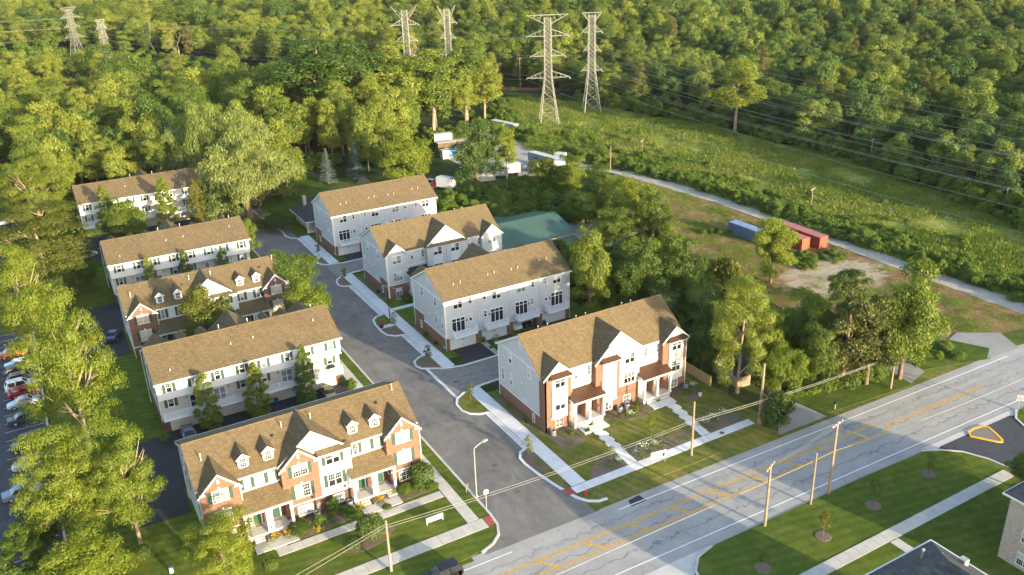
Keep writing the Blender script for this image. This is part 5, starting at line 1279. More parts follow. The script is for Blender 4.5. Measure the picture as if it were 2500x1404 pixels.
# ---- the wood: the nearest trees one by one, the rest as one mass
FOR_CR = [crown(300+i, dome(310+i, 42, 3.6, 1.6, 10, 1.05, top=.3), 250, .175, 'leaf_forest', WH=(7.6, 10), jit=.5, shell=.6) for i in range(6)]
FOR_CR2 = []
for me_ in FOR_CR:
    m2 = me_.copy(); m2.materials.clear(); m2.materials.append(M['leaf_oak']); FOR_CR2.append(m2)
def inside(p, poly):
    x, y = p; c = False; n = len(poly)
    for i in range(n):
        x1, y1 = poly[i]; x2, y2 = poly[(i+1) % n]
        if (y1 > y) != (y2 > y) and x < (x2-x1)*(y-y1)/(y2-y1)+x1: c = not c
    return c
CLEAR = [
 [(-200, -100), (400, -100), (400, 66), (192, 66), (190, 95), (201, 128), (209, 165), (209, 218), (201, 262), (192, 296), (176, 322), (158, 300), (147, 273), (141, 262), (112, 259), (96, 246), (92, 236), (60, 236), (44, 243), (-5, 243), (-7, 264), (-60, 264), (-200, 240)],
 [(62, 234), (80, 234), (82, 252), (66, 254)],
]
LINE = [(175, 264), (152, 335), (40, 540), (-150, 760)]     # pylon corridor
def seg_dist(p, a, b):
    ax, ay = a; bx, by = b; dx, dy = bx-ax, by-ay; t = max(0, min(1, ((p[0]-ax)*dx+(p[1]-ay)*dy)/(dx*dx+dy*dy)))
    return math.hypot(p[0]-ax-t*dx, p[1]-ay-t*dy)
FR = random.Random(5); pts = []
def wedge(r0, r1, sp, a0=-12, a1=66):
    r = r0
    while r < r1:
        n = int(math.radians(a1-a0)*r/sp)
        for i in range(n):
            a = math.radians(a0+(a1-a0)*(i+FR.random())/n); rr = r+FR.uniform(-.5, .5)*sp
            pts.append((rr*math.sin(a), rr*math.cos(a), rr))
        r += sp*.9
wedge(150, 560, 9.0); wedge(560, 950, 11); wedge(950, 2000, 15)
near, far, low = [], [], []
for (x, y, r) in pts:
    if any(inside((x, y), c) for c in CLEAR): continue
    dl = min(seg_dist((x, y), LINE[i], LINE[i+1]) for i in range(3))
    q_ = FR.random(); h = FR.uniform(9, 14) if q_ < .22 else (FR.uniform(19, 25) if q_ > .88 else FR.uniform(13, 19)); wd = h*FR.uniform(.48, .74)
    if dl < (30 if x > 100 else 42) and r > 275:
        low.append((x, y, FR.uniform(1.5, 4.0), FR.uniform(3.5, 6.5))); continue
    if x > 150 and y < 330: h *= .80; wd = h*FR.uniform(.62, .85)
    if x < 150 and y < 330 and r < 330: h = FR.uniform(13, 24); wd = h*FR.uniform(.42, .66)
    if r > 560: wd *= 1.25
    if r > 950: wd *= 1.5; h *= 1.1
    (near if r < 420 else far).append((x, y, h, wd, r))
near.sort(key=lambda t: t[4])
NEAR_N = 215
FT = [trunk(340+i, 10, .16, 4, 1.8, .3, .9, 'bark_pale' if i else 'bark', twigs=0) for i in range(2)]
for (x, y, h, wd, r) in near[:NEAR_N]:
    o = empty('broadleaf_tree', (x, y, 0), FR.uniform(0, 6.28)); o.scale = (wd/7.2, wd/7.2, h/10)
    use = KIND['tall'][2] if (FR.random() < .35 and x < 150) else None
    if use: o.scale = (wd*.85/4.6, wd*.85/4.6, h/10)
    inst('trunk', FR.choice(FT), o); inst('crown', FR.choice(use)[0] if use else FR.choice(FOR_CR2 if x > 150 else FOR_CR), o)
    if x > 150: tag(o, 'leafy green tree along the near edge of the wood right of the meadow', 'tree', 'trees of the wood right of the meadow')
    elif x < -5: tag(o, 'leafy green tree in the wood at the left edge beyond the car park', 'tree', 'trees of the wood beyond the car park')
    else: tag(o, 'leafy green tree in the dense wood behind the farthest townhouses', 'tree', 'trees of the wood behind the townhouses')
def scatter(name, protos, P, label=None, cat=None, zoff=0):
    """one object of kind stuff: prototypes instanced on points (x, y, z, sx, sz)"""
    coll = bpy.data.collections.new(name+'_protos')
    for i, me in enumerate(protos):
        coll.objects.link(bpy.data.objects.new('%s_%d' % (name, i), me))
    me = bpy.data.meshes.new(name); n = len(P); A = np.array(P, dtype=np.float32)
    me.vertices.add(n); me.vertices.foreach_set('co', np.ascontiguousarray(A[:, :3]).ravel())
    rs = np.random.RandomState(len(name)+n)
    at = me.attributes.new('scl', 'FLOAT_VECTOR', 'POINT'); at.data.foreach_set('vector', np.ascontiguousarray(A[:, [3, 3, 4]]).ravel())
    at = me.attributes.new('rot', 'FLOAT_VECTOR', 'POINT'); rr = np.zeros((n, 3), np.float32); rr[:, 2] = rs.uniform(0, 6.28, n); at.data.foreach_set('vector', rr.ravel())
    at = me.attributes.new('pick', 'INT', 'POINT'); at.data.foreach_set('value', rs.randint(0, len(protos), n).astype(np.int32))
    for p in protos[:1]: me.materials.append(p.materials[0])
    o = bpy.data.objects.new(name, me); COL.objects.link(o); o['kind'] = 'stuff'
    if label: o['label'] = label; o['category'] = cat
    g = bpy.data.node_groups.new(name, 'GeometryNodeTree')
    g.interface.new_socket('Geometry', in_out='INPUT', socket_type='NodeSocketGeometry'); g.interface.new_socket('Geometry', in_out='OUTPUT', socket_type='NodeSocketGeometry')
    gi = g.nodes.new('NodeGroupInput'); go = g.nodes.new('NodeGroupOutput')
    ip = g.nodes.new('GeometryNodeInstanceOnPoints'); ci = g.nodes.new('GeometryNodeCollectionInfo')
    ci.inputs[0].default_value = coll; ci.inputs[1].default_value = True; ci.inputs[2].default_value = True
    mp = g.nodes.new('GeometryNodeMeshToPoints')
    def na(nm, ty):
        q = g.nodes.new('GeometryNodeInputNamedAttribute'); q.data_type = ty; q.inputs[0].default_value = nm
        return [s for s in q.outputs if s.enabled][0]
    g.links.new(gi.outputs[0], mp.inputs[0]); g.links.new(mp.outputs[0], ip.inputs['Points']); g.links.new(ci.outputs[0], ip.inputs['Instance'])
    ip.inputs['Pick Instance'].default_value = True
    g.links.new(na('pick', 'INT'), ip.inputs['Instance Index']); g.links.new(na('scl', 'FLOAT_VECTOR'), ip.inputs['Scale'])
    er = g.nodes.new('FunctionNodeEulerToRotation'); g.links.new(na('rot', 'FLOAT_VECTOR'), er.inputs[0]); g.links.new(er.outputs[0], ip.inputs['Rotation'])
    g.links.new(ip.outputs[0], go.inputs[0])
    md = o.modifiers.new('scatter', 'NODES'); md.node_group = g
    return o
rest = near[NEAR_N:]+far
rest = [t for t in rest if FR.random() < .94]
oak = lambda t: t[0] > 175 and t[1] < 1.15*t[0]+40
scatter('forest', FOR_CR+[KIND['tall'][2][0][0], KIND['tall'][2][1][0], KIND['broad'][2][0][0], KIND['broad'][2][3][0], KIND['cedar'][2][0][0]], [(x, y, 0, wd/7.2, h/10) for (x, y, h, wd, r) in rest if not oak((x, y))], 'green wood stretching from the townhouses to the top left of the picture', 'wood')
scatter('forest', FOR_CR2+[KIND['broad'][2][1][0], KIND['broad'][2][2][0], KIND['cedar'][2][1][0], KIND['tall'][2][2][0]], [(x, y, 0, wd/7.2, h/10) for (x, y, h, wd, r) in rest if oak((x, y))], 'darker green wood right of the meadow up to the top right of the picture', 'wood')
BUSH = [p[0] for p in KIND['bush'][2]]
# low growth: pylon corridor, wood edges, thickets round the truck yard
SR = random.Random(9); th = [(x, y, 0, w_/4, h/3) for (x, y, h, w_) in low]
def fill(poly, n, h0, h1, w0, w1, keep=None):
    xs = [p[0] for p in poly]; ys = [p[1] for p in poly]; k = 0; t = 0
    while k < n and t < n*30:
        t += 1; p = (SR.uniform(min(xs), max(xs)), SR.uniform(min(ys), max(ys)))
        if inside(p, poly) and (keep is None or keep(p)):
            th.append((p[0], p[1], 0, SR.uniform(w0, w1)/4, SR.uniform(h0, h1)/3)); k += 1
def edge(path, n, wid, h0, h1, w0, w1):
    L = [math.dist(path[i], path[i+1]) for i in range(len(path)-1)]; tot = sum(L)
    for _ in range(n):
        d = SR.uniform(0, tot); i = 0
        while d > L[i] and i < len(L)-1: d -= L[i]; i += 1
        a, b = path[i], path[i+1]; t = d/L[i]; nx, ny = -(b[1]-a[1])/L[i], (b[0]-a[0])/L[i]; o = SR.uniform(-wid, wid)
        th.append((a[0]+(b[0]-a[0])*t+nx*o, a[1]+(b[1]-a[1])*t+ny*o, 0, SR.uniform(w0, w1)/4, SR.uniform(h0, h1)/3))
edge([(187, 60), (193, 100), (203, 130), (210, 165), (210, 216), (203, 258), (196, 290)], 330, 5, 2.0, 6.0, 3.5, 6.5)
edge([(154, 60), (154.5, 110), (154.5, 165), (151, 190), (145.5, 208), (142, 224)], 300, 2.6, .8, 3.4, 1.8, 4.8)
edge([(158, 80), (159, 130), (160, 170), (155, 200), (150, 228), (150, 250)], 190, 5.5, .5, 1.8, 1.6, 4.2)
for _ in range(190):
    yy_ = SR.uniform(66, 250); xx_ = 155+abs(SR.gauss(0, 9)); th.append((xx_, yy_, 0, SR.uniform(1.2, 3.6)/4, SR.uniform(.6, 2.4)/3))
edge([(146, 236), (146, 252), (152, 272), (165, 300)], 90, 4, 1.5, 4.5, 3, 5.5)
edge([(112, 259), (128, 263), (141, 262), (150, 276)], 60, 4, 2, 5, 3, 6)
edge([(-6, 240), (42, 242)], 60, 5, 2, 5.5, 3, 6)
edge([(60, 252), (84, 254), (96, 246), (110, 256)], 60, 4, 2, 5, 3, 6)
fill([(84, 180), (104, 178), (122, 186), (126, 200), (116, 205), (108, 202), (100, 204), (92, 200), (84, 198)], 150, 1.2, 3.4, 2.5, 5)
fill([(84, 176), (110, 176), (112, 184), (84, 184)], 40, .6, 1.6, 1.8, 3.4)
fill([(106, 166), (116, 160), (123, 172), (128, 190), (122, 198), (112, 185)], 70, 1.5, 3.8, 2.5, 5)
fill([(84, 108), (96, 96), (112, 96), (116, 112), (120, 140), (110, 146), (92, 146), (86, 140)], 130, 1.2, 4.0, 2.5, 5)
fill([(93, 80), (111, 77), (113, 92), (100, 95)], 70, 1.0, 3.4, 2, 4.5)
fill([(115, 74), (124, 72), (127, 77), (118, 84)], 22, .4, 1.4, 1.5, 3)
fill([(130, 112), (146, 112), (147, 118), (140, 119.2), (132, 122)], 34, .5, 1.4, 1.4, 3)
edge([(128, 142), (134, 139), (140, 134)], 14, 1.5, .5, 1.3, 1.2, 2.5)
fill([(-4, 100), (1, 100), (1, 200), (-4, 200)], 22, 1, 2.5, 2, 4)
edge([(92.5, 79.0), (100, 77.2), (108.5, 75.6)], 60, 1.0, 1.0, 3.6, 2.2, 4.2)
edge([(93, 82), (101, 80.5), (110, 78.5)], 40, 1.4, 2.5, 5.5, 3, 5)
edge([(84.5, 96), (92, 99), (100, 97)], 24, 1.5, 1.5, 4, 2.5, 4.5)
scatter('thicket', BUSH, th, 'tangled green undergrowth along the wood edges, meadow and truck yard', 'undergrowth')
# meadow grasses and weeds
def tuft(seed, mat, n=90, h=.6, w=.7):
    rs = np.random.RandomState(seed); C = np.hstack([rs.normal(size=(n, 2))*w, rs.uniform(.1, 1, (n, 1))*h*.6]); D = rs.normal(size=(n, 3)); 
    return np_mesh('tuft', leaf_quads(rs, C, D, .15, asp=.4, jit=.9, vert=.3), quads(n), M[mat])
TUFT = [tuft(400+i, 'grass_tuft') for i in range(3)]+[tuft(410, 'weed', 60, .9, .6)]
gp = []
MEADOW = [(153, 45), (153, 168), (149, 196), (143, 216), (139, 232), (147, 262), (172, 316), (190, 294), (199, 260), (206, 215), (206, 165), (199, 130), (190, 100), (178, 60)]
while len(gp) < 15000:
    p = (SR.uniform(139, 206), SR.uniform(60, 316))
    if math.sin(p[0]*.21+2*math.sin(p[1]*.05))+math.sin(p[1]*.13+p[0]*.05)+.8*math.sin(p[0]*.4-p[1]*.31) < SR.uniform(-1.6, .4): continue
    if abs(p[0]-(176+5*math.sin(p[1]*.03))) < .8: continue
    if inside(p, MEADOW): s_ = SR.uniform(.5, 2.0); gp.append((p[0], p[1], 0, s_, s_*SR.uniform(.8, 1.4)))
scatter('meadow_grass', TUFT, gp, 'tall grasses and wild flowers of the meadow under the power lines', 'grass')
DIRT = [(147, 74), (147, 170), (143, 191), (136, 194), (127, 172), (122, 150), (118, 125), (115, 100), (118, 86), (128, 79)]
gp = []
while len(gp) < 2300:
    c = (SR.uniform(115, 147), SR.uniform(74, 194))
    if not inside(c, DIRT): continue
    if 122 < c[0] < 147 and 98 < c[1] < 116 and SR.random() < .85: continue
    for _ in range(SR.randrange(2, 12)):
        p = (c[0]+SR.gauss(0, 1.3), c[1]+SR.gauss(0, 1.3))
        if inside(p, DIRT): s_ = SR.uniform(.35, 1.0); gp.append((p[0], p[1], 0, s_, s_*.8))
scatter('dirt_lot_weeds', TUFT, gp, 'sparse weeds growing over the bare dirt lot', 'weeds')
FLW = [np_mesh('flower', leaf_quads(np.random.RandomState(430), np.hstack([np.random.RandomState(431).normal(size=(26, 2))*.6, np.full((26, 1), .75)]), np.tile([0, 0, 1.], (26, 1)), .075, jit=.3), quads(26), M['flower_white'])]
gp = [(SR.gauss(182, 9), SR.uniform(110, 225), 0, SR.uniform(.7, 1.3), 1) for _ in range(110)]+[(SR.uniform(155, 190), SR.uniform(80, 250), 0, SR.uniform(.6, 1.1), 1) for _ in range(60)]+[(SR.uniform(86, 104), SR.uniform(176, 184), 0, .8, .9) for _ in range(40)]
scatter('meadow_flowers', FLW, [p for p in gp if inside(p[:2], MEADOW) or p[0] < 110], 'white wild flowers sprinkled over the meadow', 'flowers')

# ground-cover plants on the garden beds of the newer blocks
gp = []
for (xa, xb, ya, yb, n) in ((55, 59, 85.4, 89, 26), (64.5, 72, 86.4, 89, 40), (77, 81.2, 86.2, 89, 24), (56.5, 60, 77.6, 79.6, 14), (62, 72.6, 77.5, 79.6, 36), (74.6, 81, 77.4, 80, 24), (53.5, 54.6, 90, 102, 30), (53.5, 54.2, 121, 132.5, 34), (53.5, 54.7, 147.5, 159.5, 34), (53.5, 54.2, 176.5, 188.5, 26), (48.6, 50.6, 117.6, 120.4, 8), (49.2, 50.8, 82.8, 87, 8), (13, 25, 86.6, 89.2, 40), (31.5, 36, 86.6, 89.2, 18)):
    for _ in range(n): s_ = SR.uniform(.25, .6); gp.append((SR.uniform(xa, xb), SR.uniform(ya, yb), .12, s_, s_))
scatter('ground_cover', [TUFT[3], TUFT[0]], gp, 'small green plants sprinkled over the mulch beds beside the townhouses', 'plants')

# ================================================================== PYLONS
def pylon(x, y, H, rz, armk, label, wid=3.4, vtop=False):
    root = empty('lattice_pylon', (x, y, 0), rz); tag(root, label, 'pylon', 'lattice pylons of the power line')
    zw = H*.43; wt = 1.25
    hw = lambda z: wid+(wt-wid)*min(1, z/zw) if z < zw else wt-.15*(z-zw)/(H-zw)
    C = ((-1, -1), (1, -1), (1, 1), (-1, 1))
    for (a, b) in C:
        MB().tube([(a*hw(z), b*hw(z), z) for z in (-.3, zw*.5, zw, H-1)], [.14, .12, .10, .07], 5).build('leg', 'galv', root)
    br = MB(); z = 0; n = 0
    while z < H-1.5:
        st = max(1.5, hw(z)*1.35); z2 = min(H-1, z+st)
        for i in range(4):
            a, b = C[i], C[(i+1) % 4]
            p0 = (a[0]*hw(z), a[1]*hw(z), z); p1 = (b[0]*hw(z2), b[1]*hw(z2), z2); q0 = (b[0]*hw(z), b[1]*hw(z), z); q1 = (a[0]*hw(z2), a[1]*hw(z2), z2)
            br.beam(p0, p1, .055); br.beam(q0, q1, .055); br.beam(q1, p1, .05)
        z = z2
    o = br.build('bracing', 'galv', root); o['kind'] = 'stuff'
    for (f, L) in ((.43, 7.6), (.63, 6.0), (.81, 7.4)):
        za = H*f; L *= armk
        for s in (-1, 1):
            m = MB(); tip = (s*L, 0, za+.1)
            for b in (-1, 1):
                m.beam((s*hw(za), b*hw(za), za), tip, .09); m.beam((s*hw(za), b*hw(za), za+2.3), tip, .08)
                for k in (.25, .5, .75):
                    u = Vector((s*hw(za), b*hw(za), za)).lerp(Vector(tip), k); v = Vector((s*hw(za), b*hw(za), za+2.3)).lerp(Vector(tip), k)
                    m.beam(tuple(u), tuple(v), .05)
            m.build('crossarm', 'galv', root)
            ins = MB(); ins.tube([(s*L, 0, za), (s*L, -1.0 if s > 0 else 1.0, za-.4)], .11, 6); ins.build('insulator', 'panel_white', root)
    for s in (-1, 1):
        m = MB(); L = 7.2*armk; zt = H if not vtop else H+.6; zl = H-3.0 if not vtop else H-5
        for b in (-1, 1):
            m.beam((s*hw(H), b*hw(H), zl), (s*L, 0, zt), .09)
            if not vtop: m.beam((0, b*.8, H-.1), (s*L, 0, zt), .09)
            else: m.beam((s*.2, b*.5, zl+1.5), (s*L, 0, zt), .07)
            for k in (.3, .6):
                u = Vector((s*hw(H), b*hw(H), zl)).lerp(Vector((s*L, 0, zt)), k); v = Vector((0, b*.8, H-.1 if not vtop else zl+1.5)).lerp(Vector((s*L, 0, zt)), k); m.beam(tuple(u), tuple(v), .06)
        m.build('earth_wire_peak', 'galv', root)
    return root
RZA = -math.atan2(.42, .9)
pylon(164, 261.6, 37.3, RZA, 1.0, 'tallest lattice pylon with wide arms at the head of the meadow, nearest of all', 3.3)
pylon(186.6, 267.5, 36.0, RZA, .5, 'lattice pylon with short arms at the wood edge right of the tallest pylon', 3.1)
pylon(145.4, 341.8, 36.0, -.3, .75, 'lattice pylon with V shaped top rising over the tall trees, left of its pair', 3.3, True)
pylon(166.5, 346.0, 34.5, -.3, .55, 'lattice pylon with V shaped top rising over the tall trees, right of its pair', 3.1, True)
(xt, yt) = (38.03, 577.71)
pylon(xt, yt, 29, .5, .72, 'far lattice pylon at upper left, larger of two', 3.3)
(xs_, ys_) = (48.85, 528.56)
pylon(xs_, ys_, 25, .5, .38, 'far lattice pylon at upper left, smaller of two', 2.8)
# ---- wires
def wire(a, b, sag, r, label, mat='wire', group='overhead wires', name='power_line'):
    n = 14; pts = []
    for i in range(n+1):
        t = i/n; pts.append((a[0]+(b[0]-a[0])*t, a[1]+(b[1]-a[1])*t, a[2]+(b[2]-a[2])*t-4*sag*t*(1-t)))
    tag(MB().tube(pts, r, 4).build(name, mat), label, 'wire', group)
ca, sa = math.cos(RZA), math.sin(RZA)
for (f, L) in ((.43, 7.6), (.63, 6.0), (.81, 7.4)):
    for s in (-1, 1):
        p = (164+ca*s*L, 261.6+sa*s*L, 37.3*f-.4)
        wire(p, (176+s*L, -60, 37.3*f-.4), 7, .038, 'long grey conductor running from the tallest pylon over the meadow', 'wire_light')
        wire(p, (145.4+s*L*.75, 341.8-s*1.5, 36*f-.4), 1.5, .04, 'conductor between the tallest pylon and the V topped pylon', 'wire_light')
        p2 = (186.6+ca*s*L*.5, 267.5+sa*s*L*.5, 36*f-.4)
        wire(p2, (203+s*L*.5, -60, 36*f-.4), 7, .038, 'long grey conductor running from the short armed pylon along the wood edge', 'wire_light')
        wire((145.4+s*L*.7, 341.8, 36*f-.4), (xt+s*L, yt, 29*f-.4), 4, .035, 'conductor crossing the wood towards the far pylons', 'wire_light')
        wire((xt+s*L, yt, 29*f-.4), (-220+s*L, 720, 37.3*f-.4), 4, .05, 'conductor leaving the far pylons to the left', 'wire_light')
# ---- wooden utility poles
def pole(x, y, h, label, arm=None, armrot=0, r=.15, mat='wood_pole', guard=False, lean=(0, 0), ins=True):
    root = empty('utility_pole', (x, y, 0)); tag(root, label, 'utility pole', 'utility poles')
    MB().tube([(0, 0, -.3), (lean[0]*.5, lean[1]*.5, h*.5), (lean[0], lean[1], h)], [r*1.15, r, r*.75], 8).build('mast', mat, root)
    for k, z in enumerate(arm or []):
        c, s = math.cos(armrot), math.sin(armrot); L = 1.15
        a = MB(); a.beam((-c*L+lean[0], -s*L+lean[1], z), (c*L+lean[0], s*L+lean[1], z), .11); a.build('crossarm', mat, root)
        for t in (-.95, -.35, .35, .95):
            MB().lathe((c*L*t+lean[0], s*L*t+lean[1], z+.06), [(.03, 0), (.06, .06), (.06, .16), (.02, .2)], 6).build('insulator', 'panel_white', root)
    if guard: MB().box(-.16, .16, -.2, -.12, 0, 2.6).build('cable_guard', 'grey_metal', root)
    return root
pole(25.2, 75.1, 7.1, 'wooden utility pole with cable guard on the lawn of the nearest brick townhouses', guard=True, r=.15)
pole(68.7, 74.5, 8.5, 'plain wooden utility pole on the verge before the corner block')
pole(82.1, 75.5, 9.75, 'thick tall wooden utility pole beside the dense shrub and drive', r=.2)
pole(105.8, 72.0, 6.3, 'grey wooden utility pole on the verge at the roadside cedars', [5.9], 1.4)
pole(66.3, 58.6, 8.75, 'wooden utility pole with cross arm south of the road, leftmost of three', [8.4], .4, r=.17)
pole(74.0, 58.6, 7.6, 'short dark footed utility pole south of the road, middle of three', r=.13)
pole(77.6, 59.0, 10.5, 'tall wooden utility pole with cross arm south of the road, rightmost of three', [10.1], .2, r=.17)
pole(116.0, 57.4, 9.0, 'utility pole beside the no U-turn sign at the right edge', r=.14)
pole(163.3, 140.1, 5.2, 'short pole with cross arm in the meadow above the red containers', [4.9], .3, .10)
pole(206.4, 158.1, 7.7, 'pole with cross arm at the wood edge right of the meadow, in the middle', [7.4], .3, .12)
pole(212.4, 201.2, 7.0, 'pole with cross arm at the wood edge near the pale trunked tree', [6.7], .3, .12)
pole(162.8, 206.3, 4.6, 'short pole with cross arm at the upper meadow', [4.3], .5, .10)
pole(144.1, 196.9, 7.6, 'plain pole beside the gravel road bend', r=.12)
pole(118.3, 203.1, 5.2, 'plain pole among the bushes before the truck yard', r=.11)
pole(192.7, 330.5, 12.6, 'tall pole at the railway behind the pylons, right of two', [12.2], -.8, .14)
pole(190.0, 343.3, 9.4, 'pole with double arm at the railway, left of two', [9.1, 8.3], -.8, .14)
pole(197.5, 112.5, 6.0, 'pole at the wood edge at the far right of the meadow', [5.7], .3, .11)
for dz, dl in ((0, 0), (.35, .1)):
    wire((25.2, 75.1, 6.1+dz), (68.7, 74.5, 5.3+dz), .55, .028, 'cable along the verge between the lawn pole and the corner block pole', 'wire_light')
    wire((68.7, 74.5, 5.3+dz), (105.8, 72.0, 5.6+dz*.6), .45, .035, 'cable from the corner block pole past the thick tall pole to the cedars', 'wire_light')
    wire((25.2, 75.1, 6.3+dz), (-30, 62+dz*6, 6.2), .6, .025, 'cable leaving the lawn pole towards the bottom left', 'wire_light')
wire((68.7, 74.5, 5.2), (66.3, 58.6, 5.6), .25, .022, 'thin dark cable crossing the main road between two poles', 'wire')
for a, b in (((-60, 59.5, 6.6), (66.3, 58.6, 6.5)), ((66.3, 58.6, 6.5), (77.6, 59.0, 6.3)), ((77.6, 59.0, 6.3), (116, 57.4, 6.2)), ((116, 57.4, 6.2), (200, 55.5, 6.5))):
    wire(a, b, .5 if abs(a[0]-b[0]) > 15 else .1, .035, 'bright cable along the south side of the main road', 'wire_light')
for k in (-.9, .9):
    wire((66.3+k, 58.6, 8.5), (77.6+k, 59.0, 10.2), .2, .015, 'thin wire between the cross arms south of the road', 'wire')
    wire((77.6+k, 59.0, 10.2), (116+k, 57.4, 8.9), .6, .015, 'thin wire leading from the tall pole to the right edge', 'wire')
    wire((82.1, 75.5, 9.5), (84+k, 110, 7), .4, .015, 'thin service wire running from the thick tall pole into the grove', 'wire')
    wire((212.4+k, 201.2, 6.9), (206.4+k, 158.1, 7.6), .7, .022, 'thin wire along the wood edge between two meadow poles', 'wire_light')
    wire((206.4+k, 158.1, 7.6), (197.5+k, 112.5, 5.9), .7, .022, 'thin wire along the wood edge towards the far right pole', 'wire_light')
wire((118.3, 203.1, 5.0), (78, 192, 6.2), .4, .02, 'thin service wire from the truck yard pole to the farthest grey townhouses', 'wire')

# ================================================================== STREET FURNITURE
def lamp(x, y, h, armdir, L, mat, label, head=(.55, .26, .16)):
    root = empty('street_lamp', (x, y, 0)); tag(root, label, 'street lamp', 'street lamps')
    MB().tube([(0, 0, 0), (0, 0, h*.5), (0, 0, h)], [.10, .085, .065], 8).build('post', mat, root)
    dx, dy = armdir; MB().tube([(0, 0, h-.05), (dx*L*.6, dy*L*.6, h+.25), (dx*L, dy*L, h+.35)], [.05, .045, .04], 6).build('arm', mat, root)
    hb = MB(); hb.box(-head[0]/2, head[0]/2, -head[1]/2, head[1]/2, -head[2]/2, head[2]/2)
    o = hb.build('lamp_head', mat, root, (dx*(L+head[0]*.4), dy*(L+head[0]*.4), h+.36), rz=math.atan2(dy, dx))
    MB().box(-head[0]*.4, head[0]*.4, -head[1]*.4, head[1]*.4, -head[2]/2-.02, -head[2]/2-.005).build('lens', 'glass_pale', o)
    MB().lathe((0, 0, 0), [(.22, 0), (.22, .08), (.13, .16)], 10).build('base', 'concrete', root)
lamp(39.85, 82.1, 7.3, (.98, .2), 1.5, 'galv', 'tall pale street lamp with arm on the left kerb of the side street', (.7, .34, .2))
lamp(51.0, 137.3, 7.4, (-.98, .2), .45, 'dark_metal', 'tall black street lamp on the island with the red hydrant')
lamp(-5.3, 247, 6.5, (-.9, .1), 1.4, 'galv', 'pale street lamp above the parked minivan at far left')
def board_sign(name, label, cat, x, y, rz, posts, plates, h, pm='galv'):
    root = empty(name, (x, y, .1), rz); tag(root, label, cat)
    for px in posts: MB().box(px-.035, px+.035, -.035, .035, 0, h).build('post', pm, root)
    for (mb, nm, mt) in plates: mb.build(nm, mt, root)
    return root
oc = [(.38*math.cos(R(22.5+45*i)), 2.75+.38*math.sin(R(22.5+45*i))) for i in range(8)]
board_sign('stop_sign', 'back of an octagonal stop sign at the corner of the side street', 'sign', 39.6, 78.95, 0, [0],
  [(MB().exty(oc, -.07, -.05), 'plate', 'panel_white'), (MB().exty([(x*.98, 2.75+(z-2.75)*.98) for x, z in oc], -.049, -.04), 'face', 'red_paint')], 3.1)
board_sign('street_plate', 'small dark sign plate on two thin posts beside the tall pale street lamp', 'sign', 39.3, 83.6, .5, [-.22, .22], [(MB().box(-.28, .28, -.06, -.035, .75, 1.25), 'plate', 'grey_metal')], 1.25)
board_sign('lawn_sign', 'long white sign board on two posts on the lawn of the nearest brick townhouses', 'sign', 33.1, 80.2, 0, [-1.05, 1.05], [(MB().box(-1.1, 1.1, -.07, .06, .35, .95), 'plate', 'trim_white'), (MB().box(-1.13, 1.13, -.09, .08, .95, 1.0), 'cap', 'trim_white')], .95, 'trim_white')
r_ = board_sign('property_sign', 'pale property sign board on two posts by the pavement of the corner block', 'sign', 63.7, 75.4, -.17, [-1.05, 1.05], [(MB().box(-1.15, 1.15, -.09, -.04, .9, 2.0), 'plate', 'panel_white')], 2.0, 'wood_old')
for i, (a, b) in enumerate(((-.85, .35), (-.9, .45), (-.8, .2), (-.9, .4))):
    MB().box(a, b, -.097, -.091, 1.72-i*.2, 1.77-i*.2).build('print_line', 'grey_metal', r_)
MB().box(.55, .95, -.097, -.091, 1.05, 1.6).build('print_mark', 'black_plastic', r_)
MB().box(-.2, .6, -.097, -.091, 1.84, 1.93).build('print_line', 'red_paint', r_)
# no U-turn sign
root = empty('traffic_sign', (114.6, 57.6, .1), R(-48)); tag(root, 'no U-turn road sign with red ring at the right edge', 'sign')
MB().box(-.03, .03, -.03, .03, 0, 2.6).build('post', 'galv', root)
MB().box(-.42, .42, -.06, -.035, 2.2, 3.04).build('plate', 'trim_white', root)
def ring(cx, cz, r0, r1, y, n=28):
    m = MB(); V = []; 
    for i in range(n):
        a = 2*math.pi*i/n; V += [(cx+r0*math.cos(a), y, cz+r0*math.sin(a)), (cx+r1*math.cos(a), y, cz+r1*math.sin(a))]
    m.add(V, [(2*i, 2*i+1, (2*i+3) % (2*n), (2*i+2) % (2*n)) for i in range(n)]); return m
u = MB(); y_ = -.064
u.add([(.06, y_, 2.38), (.13, y_, 2.38), (.13, y_, 2.66), (.06, y_, 2.66)], [(0, 1, 2, 3)]); u.add([(-.14, y_, 2.52), (-.07, y_, 2.52), (-.07, y_, 2.66), (-.14, y_, 2.66)], [(0, 1, 2, 3)])
n = 10; V = []
for i in range(n+1): a = math.pi*i/n; V += [(-.005+.065*math.cos(a), y_, 2.66+.065*math.sin(a)), (-.005+.135*math.cos(a), y_, 2.66+.135*math.sin(a))]
u.add(V, [(2*i, 2*i+1, 2*i+3, 2*i+2) for i in range(n)]); u.add([(-.22, y_, 2.53), (-.105, y_, 2.38), (.01, y_, 2.53)], [(0, 1, 2)])
u.build('arrow', 'black_plastic', root)
ring(0, 2.62, .30, .385, -.067).build('red_ring', 'red_paint', root)
MB().add([(-.245, -.070, 2.84), (-.20, -.070, 2.885), (.245, -.070, 2.40), (.20, -.070, 2.355)], [(0, 1, 2, 3)]).build('red_slash', 'red_paint', root)
